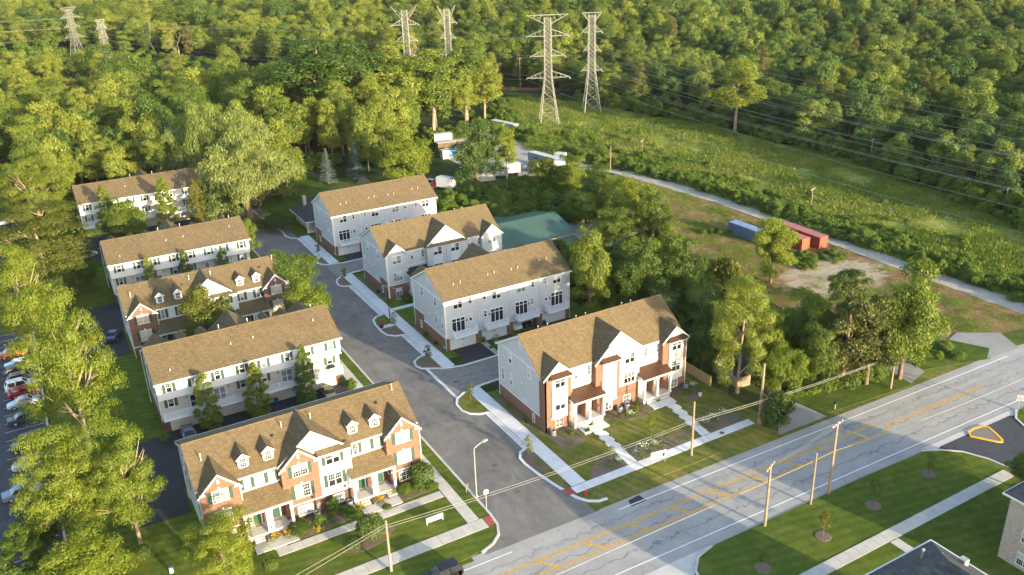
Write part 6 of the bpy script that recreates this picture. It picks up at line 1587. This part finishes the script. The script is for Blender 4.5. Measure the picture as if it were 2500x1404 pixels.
def hydrant(x, y, label, k=1.0):
    root = empty('fire_hydrant', (x, y, .12)); tag(root, label, 'hydrant', 'fire hydrants')
    MB().lathe((0, 0, 0), [(.17, 0), (.17, .06), (.11, .08), (.11, .5), (.14, .52), (.13, .62), (.07, .7), (.03, .76)], 12).build('barrel', 'red_paint', root)
    for s in (-1, 1): MB().tube([(s*.08, 0, .42), (s*.2, 0, .42)], .055, 8).build('outlet', 'red_paint', root)
    MB().tube([(0, -.08, .38), (0, -.21, .38)], .07, 8).build('outlet', 'red_paint', root)
hydrant(51.7, 76.3 if False else 74.9, 'red fire hydrant on the dry verge at the street corner')
hydrant(49.6, 137.2, 'red fire hydrant on the island below the black street lamp')
def manhole(x, y, z, label, r=.36, mat='rust'):
    o = MB().lathe((x, y, z-.02), [(r, 0), (r, .025), (r*.92, .03), (r*.9, .024), (.02, .024)], 18).build('manhole_cover', plain('iron_%d' % int(x*10+y), (.13, .09, .075), .8, .2, 6)); tag(o, label, 'manhole cover', 'manhole covers')
manhole(45.1, 86.9, .047, 'round manhole cover in the side street, farther of two')
manhole(44.8, 80.2, .047, 'round manhole cover in the side street near the main road')
manhole(50.9, 110.2, .092, 'round manhole cover in the brick paved alley mouth')
manhole(36.3, 76.8, .167, 'round manhole cover in the pavement at the left street corner')
manhole(75.9, 76.4, .167, 'round manhole cover in the pavement before the corner block')
manhole(83.1, 57.6, .102, 'round manhole cover in the lawn south of the main road', .32)
manhole(66.9, 44.8, .102, 'small round cover beside the foreground roof', .3)
# mailbox, green service boxes
root = empty('mailbox', (94.1, 72.4, .1)); tag(root, 'black mailbox on a wooden post beside the main road', 'mailbox')
MB().box(-.06, .06, -.06, .06, 0, .95).build('post', 'wood_new', root); m = MB(); m.extx([(-.25, 0), (.25, 0), (.25, .18), (.16, .3), (0, .34), (-.16, .3), (-.25, .18)], -.14, .14); m.build('box', 'black_plastic', root, (0, 0, .95))
for (x, y, lab) in ((80.2, 85.9, 'green and white service marker on the lawn right of the corner block'), (3.7, 88.2, 'green and white service box on the shaded grass at lower left')):
    root = empty('service_box', (x, y, .1)); tag(root, lab, 'service box')
    MB().box(-.2, .2, -.16, .16, 0, .75).build('cabinet', 'panel_white', root); MB().box(-.24, .24, -.2, .2, .75, .98).build('lid', 'door_green', root)
def acunit(x, y, label, z=.12):
    root = empty('air_conditioner', (x, y, z)); tag(root, label, 'air conditioner', 'outdoor air conditioner units')
    MB().lathe((0, 0, 0), [(.42, 0), (.44, .06), (.44, .72), (.40, .8), (.34, .8), (.30, .72), (.05, .7)], 16).build('casing', 'grey_metal', root)
    f = MB()
    for i in range(6): a = R(60*i); f.beam((0, 0, .76), (.36*math.cos(a), .36*math.sin(a), .79), .03)
    f.build('fan_guard', 'dark_metal', root)
    MB().box(-.55, .55, -.55, .55, -.05, .005).build('pad', 'concrete', root)
acunit(21.2, 88.9, 'grey air conditioner unit at the basement window of the nearest brick townhouses, left'); acunit(25.4, 88.9, 'grey air conditioner unit at the nearest brick townhouses, beside the right porch')
acunit(55.7, 88.8, 'grey air conditioner unit at the left front corner of the corner block'); acunit(67.4, 88.9, 'grey air conditioner unit at the middle of the corner block, left of two'); acunit(68.8, 89.0, 'grey air conditioner unit at the middle of the corner block, right of two'); acunit(80.0, 89.0, 'grey air conditioner unit at the right end of the corner block')
acunit(56.4, 146.0, 'grey air conditioner unit at the front corner of the grey sided townhouses')
def bin_(x, y, mat, label, h=1.05):
    root = empty('wheelie_bin', (x, y, .13)); tag(root, label, 'bin', 'wheeled bins')
    m = MB(); m.add([(-.22, -.25, 0), (.22, -.25, 0), (.22, .25, 0), (-.22, .25, 0), (-.29, -.33, h*.9), (.29, -.33, h*.9), (.29, .33, h*.9), (-.29, .33, h*.9)], [(3,2,1,0),(4,5,6,7),(0,1,5,4),(1,2,6,5),(2,3,7,6),(3,0,4,7)]); m.build('body', mat, root)
    MB().box(-.31, .31, -.36, .36, h*.9, h).build('lid', mat, root)
    for s in (-1, 1): MB().tube([(s*.24, .28, .1), (s*.3, .28, .1)], .1, 8).build('wheel', 'rubber', root)
bin_(28.0, 118.9, 'blue_plastic', 'blue wheeled bin at the garage of the first white townhouses'); bin_(24.6, 118.9, 'blue_plastic', 'dark blue wheeled bin under the middle slim tree'); bin_(9.6, 221.3, 'blue_plastic', 'blue wheeled bin at the left corner of the farthest white townhouses')
bin_(48.6, 135.5, 'black_plastic', 'dark bin lying at the kerb of the hydrant island', .6)
# balcony things on the first white townhouses
for (x, lab) in ((30.4, 'dark wooden balcony chair, left of two on the sunlit balcony'), (31.7, 'dark wooden balcony chair, right of two on the sunlit balcony')):
    root = empty('balcony_chair', (x, 119.2, 2.96)); tag(root, lab, 'chair')
    MB().box(-.28, .28, -.25, .25, .36, .43).build('seat', 'wood_old', root); MB().box(-.28, .28, .2, .26, .43, .95).build('backrest', 'wood_old', root)
    for a in (-.25, .25):
        for b in (-.22, .22): MB().box(a-.03, a+.03, b-.03, b+.03, 0, .36).build('leg', 'wood_old', root)
for (x, y, z, lab) in ((33.9, 119.3, 2.96, 'black covered grill at the right end of the sunlit balcony'), (12.3, 174.1, 2.96, 'black covered grill on the balcony of the second white townhouses, left'), (22.3, 174.1, 2.96, 'black covered grill on the balcony of the second white townhouses, right')):
    root = empty('grill', (x, y, z)); tag(root, lab, 'grill')
    MB().box(-.55, .55, -.28, .28, .1, .75).build('cart', 'black_plastic', root)
    m = MB(); m.extx([(-.3, 0), (.3, 0), (.28, .22), (.12, .36), (-.12, .36), (-.28, .22)], -.42, .42); m.build('hood', 'black_plastic', root, (0, 0, .75))

# ================================================================== FENCES
root = empty('wooden_fence', (83.5, 87.3, .1)); tag(root, 'new light wooden board fence at the right end of the corner block', 'fence')
for i in range(40): MB().box(-.02, .02, i*.155, i*.155+.145, 0, 1.75+(.02 if i % 3 else 0)).build('board', 'wood_new', root)
for yy in (0, 2.1, 4.2, 6.2): MB().box(.03, .13, yy-.05, yy+.05, 0, 1.85).build('post', 'wood_new', root)
for zz in (.4, 1.4): MB().box(.02, .07, 0, 6.2, zz, zz+.09).build('rail', 'wood_new', root)
root = empty('bin_enclosure', (86.5, 84.6, .1)); tag(root, 'brown wooden bin enclosure under the large bright tree', 'enclosure')
def boards(x0, y0, x1, y1, n, h=1.8):
    for i in range(n):
        a = i/n; b = (i+.95)/n; dx, dy = (x1-x0), (y1-y0); L = math.hypot(dx, dy); nx, ny = -dy/L*.02, dx/L*.02
        p, q = (x0+dx*a, y0+dy*a), (x0+dx*b, y0+dy*b)
        MB().add([(p[0]-nx, p[1]-ny, 0), (q[0]-nx, q[1]-ny, 0), (q[0]+nx, q[1]+ny, 0), (p[0]+nx, p[1]+ny, 0), (p[0]-nx, p[1]-ny, h), (q[0]-nx, q[1]-ny, h), (q[0]+nx, q[1]+ny, h), (p[0]+nx, p[1]+ny, h)], [(3,2,1,0),(4,5,6,7),(0,1,5,4),(1,2,6,5),(2,3,7,6),(3,0,4,7)]).build('board', 'wood_old', root)
boards(0, 0, .6, 6.2, 30); boards(0, 0, 2.4, -.3, 12); boards(.6, 6.2, 2.9, 6.0, 12); boards(2.4, -.3, 2.6, 1.4, 8)
root = empty('rubbish_container', (88.0, 87.0, .12)); tag(root, 'black rubbish container inside the wooden enclosure', 'container')
m = MB(); m.extx([(-1.6, 0), (1.6, 0), (1.6, 1.2), (-1.6, 1.2)], -.7, .7); m.build('bin', 'black_plastic', root); MB().box(-.75, .75, -1.65, 1.65, 1.2, 1.28).build('lid', 'dark_metal', root)

# ================================================================== VEHICLES
def loft(m, secs):
    """secs: list of (x, halfwidth, z0, z1, round) -> closed body"""
    k = len(m.v); n = 8
    for (x, w_, z0, z1, rd) in secs:
        m.v += [(x, -w_+rd, z0), (x, w_-rd, z0), (x, w_, z0+rd), (x, w_, z1-rd), (x, w_-rd*1.3, z1), (x, -w_+rd*1.3, z1), (x, -w_, z1-rd), (x, -w_, z0+rd)]
    for i in range(len(secs)-1):
        for j in range(n): m.f.append((k+i*n+j, k+i*n+(j+1) % n, k+(i+1)*n+(j+1) % n, k+(i+1)*n+j))
    m.f.append(tuple(k+j for j in range(n-1, -1, -1))); m.f.append(tuple(k+(len(secs)-1)*n+j for j in range(n)))
    return m
CARP = {}
def car(typ, x, y, rz, col, label, z=.05):
    """rz = 0: the nose points along +X"""
    L, W_, H, cab, hood, deck = {'sedan': (4.7, .90, 1.45, (-1.45, -.75, .45, 1.15), .95, 1.02), 'suv': (4.7, .95, 1.72, (-2.2, -1.85, .35, 1.05), 1.08, 1.12), 'wagon': (4.4, .88, 1.5, (-2.05, -1.5, .5, 1.3), .95, 1.05), 'van': (5.6, 1.0, 2.1, (-2.7, -2.6, 1.1, 1.85), 1.15, 1.2), 'minivan': (5.1, .98, 1.78, (-2.45, -2.1, .75, 1.6), 1.05, 1.1), 'pickup': (5.6, 1.0, 1.85, (-.5, -.3, 1.0, 1.6), 1.15, 1.12)}[typ]
    if col not in CARP: CARP[col] = carpaint('paint_%d' % len(CARP), col, .35 if max(col) < .5 else .1)
    P = CARP[col]; root = empty({'van': 'van', 'pickup': 'pickup_truck', 'minivan': 'minivan'}.get(typ, 'car'), (x, y, z), rz); tag(root, label, {'van': 'van', 'pickup': 'pickup truck', 'minivan': 'minivan'}.get(typ, 'car'), 'parked vehicles')
    h = L/2
    m = MB(); loft(m, [(-h, W_*.80, .38, deck*.82, .1), (-h+.12, W_*.93, .28, deck*.96, .12), (-h+.7, W_, .22, deck, .12), (cab[0]+.2, W_, .22, deck, .12), (cab[3], W_, .22, hood, .12), (h-.6, W_*.97, .22, hood*.9, .13), (h-.12, W_*.88, .28, hood*.74, .12), (h, W_*.72, .36, hood*.62, .08)])
    m.build('body', P, root, smooth=False)
    zb = min(hood, deck)-.06
    g = MB(); x0, x1, x2, x3 = cab; w0, w1 = W_*.94, W_*.74
    g.add([(x0, -w0, zb), (x3, -w0, zb), (x3, w0, zb), (x0, w0, zb), (x1, -w1, H-.05), (x2, -w1, H-.05), (x2, w1, H-.05), (x1, w1, H-.05)], [(3,2,1,0),(4,5,6,7),(0,1,5,4),(1,2,6,5),(2,3,7,6),(3,0,4,7)])
    g.build('window_glass', 'glass', root)
    r = MB(); loft(r, [(x1-.05, w1*.92, H-.08, H-.01, .03), (x1+.15, w1+.02, H-.07, H+.03, .04), ((x1+x2)/2, w1+.03, H-.07, H+.05, .04), (x2-.15, w1+.02, H-.07, H+.02, .04), (x2+.05, w1*.92, H-.08, H-.02, .03)]); r.build('roof', P, root)
    for s in (-1, 1):
        xm = (x1+x2)/2
        for (pa, pb) in (((x0+.02, s*w0, zb), (x1, s*w1, H-.04)), ((x3-.02, s*w0, zb), (x2, s*w1, H-.04)), ((xm-.05, s*(w0+.005), zb), (xm, s*(w1+.005), H-.04))):
            MB().beam(pa, pb, .085).build('pillar', P, root)
    for sx in (-L*.30, L*.31):
        for s in (-1, 1):
            t = MB(); t.tube([(sx, s*(W_-.2), .33), (sx, s*(W_+.01), .33)], .33, 14); wo = t.build('wheel', 'rubber', root)
            MB().tube([(sx, s*(W_+.0), .33), (sx, s*(W_+.025), .33)], .2, 10).build('rim', 'galv', wo)
    for s in (-1, 1):
        MB().box(h-.16, h-.03, s*W_*.62-.15, s*W_*.62+.15, hood*.56, hood*.68).build('headlight', 'panel_white', root)
        MB().box(-h-.01, -h+.12, s*W_*.70-.12, s*W_*.70+.12, deck*.62, deck*.8).build('tail_light', 'red_paint', root)
        MB().box(cab[3]-.45, cab[3]-.28, s*(W_+.02)-.1, s*(W_+.02)+.1, zb+.04, zb+.18).build('mirror', P, root)
    if typ == 'pickup': MB().box(-h+.15, cab[0]-.05, -W_+.14, W_-.14, deck-.03, deck+.015).build('load_bed', 'black_plastic', root)
    return root
GR, WH, BK, SV, BL, RD, DG, OL = (.10, .105, .115), (.75, .75, .74), (.012, .012, .014), (.42, .44, .47), (.03, .045, .12), (.42, .012, .02), (.05, .055, .065), (.09, .075, .035)
for (typ, x, y, rz, col, lab) in [
 ('sedan', -9.0, 155.6, .08, WH, 'white sedan, farthest of the cars parked at the left edge'), ('suv', -9.1, 152.8, .08, DG, 'dark estate car behind the farthest white sedan at the left edge'),
 ('wagon', -9.0, 150.0, .08, (.16, .13, .12), 'brown estate car third from the back at the left edge'), ('suv', -9.2, 147.0, .08, WH, 'white off-road car in the left row under the large tree'),
 ('wagon', -9.0, 144.3, .08, RD, 'maroon car in the left row half hidden by leaves'), ('sedan', -9.1, 140.6, math.pi+.05, SV, 'silver blue sedan in the left row parked nose out'),
 ('sedan', -9.2, 135.2, .10, DG, 'dark grey sedan parked alone at the left edge'), ('van', -8.4, 126.8, math.pi+.12, BK, 'long black van in the left row'),
 ('wagon', -9.2, 121.2, math.pi+.08, (.50, .51, .54), 'silver hatchback below the black van'), ('sedan', -10.4, 114.2, .08, (.20, .24, .30), 'grey blue car at the left edge under the spreading tree'),
 ('minivan', -9.6, 246.5, math.pi, WH, 'white minivan below the far left street lamp'), ('suv', -9.0, 252.0, math.pi, BL, 'dark blue car beyond the white minivan'),
 ('pickup', -10.5, 231.0, math.pi, WH, 'white pickup at the left edge beside the wide olive tree'), ('sedan', -10.5, 221.0, math.pi, RD, 'red car at the left edge beside the wide olive tree'), ('sedan', -11.0, 209.0, math.pi, SV, 'silver car at the left edge above the pale tree'), ('sedan', -11.0, 200.0, math.pi, BL, 'dark blue car at the left edge above the pale tree'), ('sedan', -10.0, 161.0, .08, (.42, .10, .03), 'orange car hidden under branches at the left edge'),
 ('sedan', 6.2, 158.6, 1.2, BL, 'dark blue car on the drive left of the middle brick townhouses'), ('suv', 6.4, 207.5, .4, WH, 'white car on the drive left of the second white townhouses'),
 ('sedan', 11.2, 116.6, -1.57, (.16, .19, .27), 'grey blue car before the leftmost garage of the first white townhouses'), ('sedan', 32.3, 117.2, 1.5, OL, 'olive gold car before the rightmost garage of the first white townhouses'),
 ('sedan', 45.6, 206.5, .1, RD, 'bright red car in the shade under the willow'), ('suv', 68.7, 122.9, -1.57, WH, 'white car inside the open garage'), ('sedan', 71.0, 123.0, -1.57, BK, 'black car inside the open garage'),
 ('suv', 29.6, 70.9, math.pi, BK, 'black car on the main road at the bottom edge'), ('suv', 95.6, 214.0, -1.1, WH, 'white car beside the box truck behind the farthest grey townhouses'),
 ('pickup', 126.5, 211.5, 2.6, (.36, .40, .46), 'silver pickup in the truck yard behind the lettered trailer'), ('suv', 104.5, 149.0, -.6, WH, 'white car beside the barn drive among the trees')]:
    car(typ, x, y, rz, col, lab, .14 if (0 < x < 40 and y > 75) else .05)
# box truck
root = empty('box_truck', (96.6, 208.8, 0), R(118)); tag(root, 'white box truck beside the white car behind the farthest grey townhouses', 'truck')
MB().box(-3.4, 1.6, -1.2, 1.2, .95, 3.6).build('cargo_box', 'panel_white', root); MB().box(-3.45, -3.38, -1.0, 1.0, 1.0, 3.4).build('rear_door', 'vinyl_white', root)
m = MB(); loft(m, [(1.7, 1.0, .5, 2.2, .12), (2.6, 1.0, .5, 2.15, .15), (3.1, .98, .5, 1.45, .15), (3.8, .9, .5, 1.25, .15)]); m.build('cab', 'red_paint', root)
MB().box(2.62, 3.05, -.85, .85, 1.5, 2.05).build('windscreen', 'glass', root); MB().box(-3.4, 3.5, -.5, .5, .5, .95).build('chassis', 'black_plastic', root)
for sx in (-2.2, 2.9):
    for s in (-1, 1): w_ = MB().tube([(sx, s*.8, .42), (sx, s*1.08, .42)], .42, 14).build('wheel', 'rubber', root); MB().tube([(sx, s*1.08, .42), (sx, s*1.1, .42)], .22, 10).build('rim', 'galv', w_)
# containers and trailers
def container(x, y, rz, L, mat, topmat, label, trailer=False, name=None, h=2.6, marks=None, W_=2.44):
    root = empty(name or ('semi_trailer' if trailer else 'shipping_container'), (x, y, 0), rz); tag(root, label, 'trailer' if trailer else 'container', 'trailers and containers')
    z0 = 1.15 if trailer else .15
    m = MB(); m.box(-W_/2+.04, W_/2-.04, 0.03, L-.03, z0, z0+h-.04); m.build('shell', mat, root)
    if not trailer:
        r = MB(); n = int(L/.28)
        for s in (-1, 1):
            for i in range(n):
                yy = .15+i*(L-.3)/n; r.box(s*W_/2-.045, s*W_/2+.005, yy, yy+.15, z0+.12, z0+h-.12)
        o = r.build('corrugation', mat, root); o['kind'] = 'stuff'
    else:
        r = MB(); n = int(L/1.2)
        for s in (-1, 1):
            for i in range(n+1): yy = .05+i*(L-.15)/n; r.box(s*W_/2-.045, s*W_/2, yy, yy+.05, z0+.1, z0+h-.1)
        o = r.build('side_posts', mat, root); o['kind'] = 'stuff'
    MB().box(-W_/2, W_/2, 0, L, z0+h-.05, z0+h).build('roof_panel', topmat, root); 
    f = MB()
    for s in (-1, 1): f.box(s*(W_/2-.05)-.05, s*(W_/2-.05)+.05, -.02, .08, z0, z0+h); f.box(s*(W_/2-.05)-.05, s*(W_/2-.05)+.05, L-.08, L+.02, z0, z0+h); f.box(s*(W_/2-.04)-.05, s*(W_/2-.04)+.05, 0, L, z0-.05, z0+.1)
    f.build('frame', mat, root)
    for s in (-1, 1):
        d = MB(); d.box(min(0, s*(W_/2-.12)), max(0, s*(W_/2-.12)), -.015, .02, z0+.1, z0+h-.1); dd = d.build('door', mat, root)
        MB().box(s*.3-.02, s*.3+.02, -.05, -.02, z0+.15, z0+h-.15).build('lock_bar', 'galv', dd)
    if trailer:
        for yy in (1.2, 2.5):
            for s in (-1, 1): MB().tube([(s*.75, yy, .5), (s*1.15, yy, .5)], .5, 12).build('wheel', 'rubber', root)
        for s in (-.8, .8): MB().box(s-.06, s+.06, L*.75, L*.75+.12, 0, 1.2).build('landing_leg', 'grey_metal', root)
        MB().box(-.5, .5, .5, L-.3, .85, 1.14).build('chassis', 'black_plastic', root)
    for (yy, zz, w_, hh, mt, sd) in (marks or []):
        MB().box(sd*W_/2-(.012 if sd < 0 else -.004), sd*W_/2+(.012 if sd > 0 else -.004), yy, yy+w_, z0+zz, z0+zz+hh).build('print_mark', mt, root)
    return root
M['cont_blue'] = plain('cont_blue', (.15, .215, .32), .6, .15, .7); M['cont_blue_top'] = plain('cont_blue_top', (.19, .27, .42), .6, .15, .7)
M['cont_red'] = plain('cont_red', (.36, .070, .032), .7, .2, .8); M['cont_red_top'] = plain('cont_red_top', (.40, .13, .12), .7, .15, .8); M['cont_brown'] = plain('cont_brown', (.16, .115, .07), .8, .2, 1)
M['cont_grey'] = plain('cont_grey', (.26, .28, .31), .7, .12, .7); M['cont_white'] = plain('cont_white', (.50, .49, .47), .6, .1, .7); M['tarp'] = plain('tarp', (.09, .26, .62), .4, .2, .8, bmp=.6, bscale=2)
container(136.3, 126.4, .03, 12.2, 'cont_blue', 'cont_blue_top', 'blue shipping container on the dirt lot behind the bright bare trunked tree')
container(140.4, 120.8, .02, 12.2, 'cont_red', 'cont_red_top', 'red shipping container on the dirt lot, left of the red pair')
container(144.3, 119.4, .0, 12.2, 'cont_red', 'cont_red_top', 'red shipping container beside the gravel road, right of the red pair')
lt = [(9.2+i*.36, .95+.0*i, .24, .5, 'dark_metal', -1) for i in range(6)]
container(132.4, 204.6, .16, 13.6, 'cont_grey', 'cont_white', 'grey trailer with dark lettering in the truck yard', True, marks=lt)
container(139.0, 213.0, .5, 3.0, 'cont_white', 'cont_white', 'small white container at the right end of the truck yard')
container(121.0, 209.6, 1.45, 12.0, 'cont_white', 'cont_white', 'white trailer with lettering along the front of the truck yard', True, marks=[(3.2+i*.5, .9, .32, .7, 'cont_grey', -1) for i in range(6)])
container(111.0, 206.0, 1.3, 5.0, 'cont_white', 'cont_white', 'white trailer end among the bushes left of the lettered trailer', True)
container(133.4, 203.0, 1.2, 9.0, 'cont_white', 'cont_white', 'white trailer lying across in front of the grey trailer', True)
container(145.2, 252.5, .22, 12.0, 'cont_grey', 'cont_white', 'grey trailer with white roof at the back of the truck yard', True)
container(122.5, 248.0, 1.5, 9.0, 'cont_brown', 'cont_white', 'brown container with pale roof behind the blue tarpaulin')
o = container(117.5, 238.5, 1.5, 7.0, 'cont_white', 'cont_white', 'white container partly under a blue tarpaulin in the truck yard')
t = MB(); n = 9; rs_ = random.Random(4); V = []
for i in range(n+1):
    for j, (dx, z) in enumerate(((0.2, 2.8), (-1.28, 2.82), (-1.34, 1.9), (-1.42, 1.0), (-1.5, .35))): V.append((dx+rs_.uniform(-.06, .06), .6+i*.5, z+rs_.uniform(-.12, .06)))
t.add(V, [(i*5+j, i*5+j+1, (i+1)*5+j+1, (i+1)*5+j) for i in range(n) for j in range(4)]); t.build('tarpaulin', 'tarp', o)
container(122.0, 255.5, 1.4, 6.0, 'cont_white', 'cont_white', 'small white trailer at the wood edge behind the brown container', True)

# ================================================================== GARDENS
def shrub(kd, x, y, h, w_, lab, mat=None): tree(kd, x, y, h, w_, lab, mat, z=.08)
bed([(15.2, 86.4), (17.6, 86.2), (20, 85.9), (24.6, 86.4), (25.5, 89.6), (12.9, 89.6), (12.6, 88.6), (14.8, 88.0)], 'mulch', .15)
bed([(31.4, 86.2), (36.2, 86.4), (36.3, 89.6), (31.2, 89.6)], 'mulch', .15)
bed([(21.6, 81.0), (23.6, 79.8), (27.0, 80.4), (28.6, 82.0), (27.8, 83.4), (24.5, 83.6), (22.4, 82.8)], 'mulch', .15)
for a in [('round', 18.4, 87.4, 1.3, 2.9, 'wide clipped green shrub between the left porch and the air conditioner'), ('bush', 21.0, 87.4, 1.3, 1.9, 'small bright shrub before the left basement window'), ('bush', 23.2, 88.6, 2.2, 2.4, 'taller shrub beside the grey air conditioner at the nearest brick townhouses'), ('bush', 24.6, 87.2, 1.4, 2.4, 'spreading shrub left of the right porch steps'),
          ('round', 32.3, 87.5, 1.5, 2.0, 'clipped shrub right of the right porch steps'), ('bush', 34.2, 87.2, 1.5, 2.2, 'loose shrub under the round clipped tree'), ('bush', 35.8, 86.7, 1.1, 2.6, 'low bright shrub at the garden walk end'), ('round', 25.4, 81.4, 3.4, 3.6, 'large dark round clipped shrub in the lawn bed by the utility pole'), ('round', 23.0, 81.0, 1.6, 2.4, 'lower dark shrub left of the large round clipped shrub'),
          ('round', 13.6, 82.4, 2.0, 1.9, 'cone shaped dark shrub on the front lawn at the bottom edge'), ('bush', 8.6, 88.5, 1.4, 2.2, 'shrub at the front left corner of the nearest brick townhouses'), ('bush', 36.2, 117.2, 1.8, 2.2, 'bright shrub at the right end of the first white townhouses'), ('bush', 8.0, 117.5, 1.6, 1.8, 'shrub at the left corner of the first white townhouses'), ('round', 1.4, 92.5, 1.9, 2.4, 'round dark shrub on the shaded grass at lower left'), ('round', 29.2, 85.9, .6, 1.2, 'tiny clipped shrub at the right porch steps')]:
    shrub(*a, mat={'large dark': 'leaf_dark', 'lower dark': 'leaf_dark', 'round dark': 'leaf_dark', 'cone shape': 'hedge'}.get(a[5][:10]))
shrub('round', 35.0, 88.2, 3.4, 3.3, 'big round clipped tree at the right corner of the nearest brick townhouses', 'hedge')
for (x, y, h, w_, lab, mt) in [(70.3, 88.8, 1.0, 1.1, 'small round shrub before the middle of the corner block, nearest the right porch', 'hedge'), (69.4, 87.6, .9, 1.1, 'small bright shrub before the middle of the corner block', 'leaf_bright'), (66.2, 87.6, .8, 1.0, 'small olive shrub beside the white flowers of the corner block', 'leaf_olive'), (60.2, 86.9, .7, .9, 'small dark shrub left of the corner block front walk', 'hedge'), (58.0, 87.6, .6, 1.3, 'low plant in the left bed of the corner block', 'weed'), (79.0, 87.6, .7, 1.6, 'low plant in the right bed of the corner block', 'weed'), (54.0, 124, .6, 1.0, 'low plant along the balcony townhouses end wall, near', 'hedge'), (54.0, 128, .7, 1.1, 'low plant along the balcony townhouses end wall, far', 'hedge'), (54.1, 94, .6, .9, 'low plant along the corner block end wall, near', 'weed'), (54.1, 99, .6, .9, 'low plant along the corner block end wall, far', 'weed'), (54.1, 151, .7, 1.0, 'low plant along the grey sided townhouses end wall', 'hedge'), (60.9, 119.2, 1.7, .7, 'narrow dark evergreen between the garage doors, left', 'leaf_dark'), (73.2, 119.2, 1.7, .7, 'narrow dark evergreen between the garage doors, right', 'leaf_dark'), (61.3, 117.4, .5, .7, 'tiny shrub in the gravel strip between garage drives', 'weed'), (57.6, 143.8, 1.6, 2.8, 'dark shrub in the court of the grey sided townhouses', 'leaf_dark')]:
    tree('bush' if w_ > .8 else 'round', x, y, h, w_, lab, mt, z=.1)
# flowers: one clump each
def flower_clump(x, y, w_, h, mat, label, seed):
    rs = np.random.RandomState(seed); n = 150
    C = np.hstack([rs.normal(size=(n, 2))*w_*.3, rs.uniform(.1, .75, (n, 1))*h]); root = empty('flower_clump', (x, y, .12)); tag(root, label, 'flowers', 'garden flowers')
    inst('foliage', np_mesh('foliage', leaf_quads(rs, C, rs.normal(size=(n, 3)), .10), quads(n), M['weed']), root)
    C = np.hstack([rs.normal(size=(60, 2))*w_*.3, rs.uniform(.75, 1.05, (60, 1))*h]); o = inst('blossoms', np_mesh('blossoms', leaf_quads(rs, C, np.tile([0, -.3, 1.], (60, 1)), .075, jit=.4), quads(60), M[mat]), root); o['kind'] = 'stuff'
for i, (x, y, w_, h, mt, lab) in enumerate([(62.6, 78.6, 1.3, .7, 'flower_white', 'white flowers in the mulch right of the front walk, left clump'), (64.2, 79.3, 1.6, .7, 'flower_white', 'white flowers in the mulch right of the front walk, middle clump'), (66.0, 79.0, 1.3, .7, 'flower_white', 'white flowers in the mulch right of the front walk, right clump'), (75.6, 79.6, 1.4, .7, 'flower_white', 'white flowers by the second front walk, left clump'), (77.4, 79.8, 1.5, .7, 'flower_white', 'white flowers by the second front walk, middle clump'), (79.6, 80.0, 1.2, .7, 'flower_white', 'white flowers by the second front walk, right clump'), (68.0, 87.2, 1.0, .6, 'flower_white', 'white flowers beside the middle air conditioners'), (81.0, 88.6, 1.0, .7, 'flower_white', 'white flowers at the right end of the corner block'), (59.6, 78.6, .8, .5, 'flower_white', 'few white flowers left of the front walk'),
    (15.6, 87.7, 1.0, .7, 'flower_yellow', 'yellow flowers before the left porch planter'), (17.0, 87.4, 1.2, .8, 'flower_yellow', 'yellow flowers right of the left porch steps'), (29.0, 87.5, 1.2, .8, 'flower_yellow', 'yellow flowers in the planter of the right porch'), (26.4, 87.4, 1.0, .8, 'flower_yellow', 'yellow flowers left of the right porch steps'), (31.0, 88.2, .8, .7, 'flower_yellow', 'yellow flowers beside the clipped shrub'), (12.4, 87.2, 1.0, .6, 'flower_yellow', 'yellow flowers beside the bright front tree'), (20.4, 86.4, 1.1, .4, 'flower_yellow', 'orange flowers along the front bed'), (22.4, 86.6, 1.5, .8, 'burgundy', 'dark red bush in the front bed'), (54.3, 120.9, .9, .7, 'flower_white', 'white flowers at the front corner of the balcony townhouses'), (53.9, 175.7, .9, .7, 'flower_white', 'white flowers at the front corner of the farthest grey townhouses')]):
    flower_clump(x, y, w_, h, mt, lab, 500+i)
# stepped garden walks of the corner block: single flagstones
for (xa, ya, xb, yb, lab) in ((61.6, 86.3, 60.9, 77.3, 'left'), (74.9, 86.3, 73.7, 77.3, 'right')):
    root = empty('garden_walk', (0, 0, 0)); structure(root); n = 11
    for i in range(n):
        t = i/n; xx = xa+(xb-xa)*t+(.12 if i % 2 else -.12)*(1 if i < 7 else .2); yy = ya+(yb-ya)*t
        z = .30-.13*min(1, t*1.3)
        MB().box(xx-.72, xx+.72, yy-(ya-yb)/n+.025, yy, 0, z).build('slab', 'concrete_new', root)
for (xa, lab) in ((15.6, 'l'), (28.5, 'r')):
    root = empty('garden_walk', (0, 0, 0)); structure(root)
    for i in range(3): MB().box(xa-.75, xa+.75, 85.65+i*.55, 86.15+i*.55, 0, .17+i*.02).build('slab', 'concrete', root)
# yellow kerbed traffic island
isl = [(103.9, 57.5), (104.6, 58.3), (106.0, 58.45), (107.6, 58.2), (108.0, 57.6), (107.3, 56.0), (106.6, 54.7), (106.1, 54.4), (105.6, 54.8)]
kerb(isl, .34, .17, M['yellow_paint'], True, 'yellow_kerb')
pad('island_gravel', isl, .13, plain('island_stone', (.20, .17, .15), 1, .5, 14, True))

# ---- evening haze over the wood
hz = MB().box(-1520, 3520, -1520, 4520, -1, 76).mesh('haze', M['wire'])
hm = bpy.data.materials.new('haze'); hm.use_nodes = True; ht = hm.node_tree; ht.nodes.clear()
ho = N(ht, 'ShaderNodeOutputMaterial'); pv = N(ht, 'ShaderNodeVolumePrincipled')
pv.inputs['Color'].default_value = (.86, .90, .95, 1); pv.inputs['Density'].default_value = .00003; pv.inputs['Anisotropy'].default_value = .0
ht.links.new(pv.outputs[0], ho.inputs['Volume']); hz.materials.clear(); hz.materials.append(hm)
stuff(inst('haze', hz))
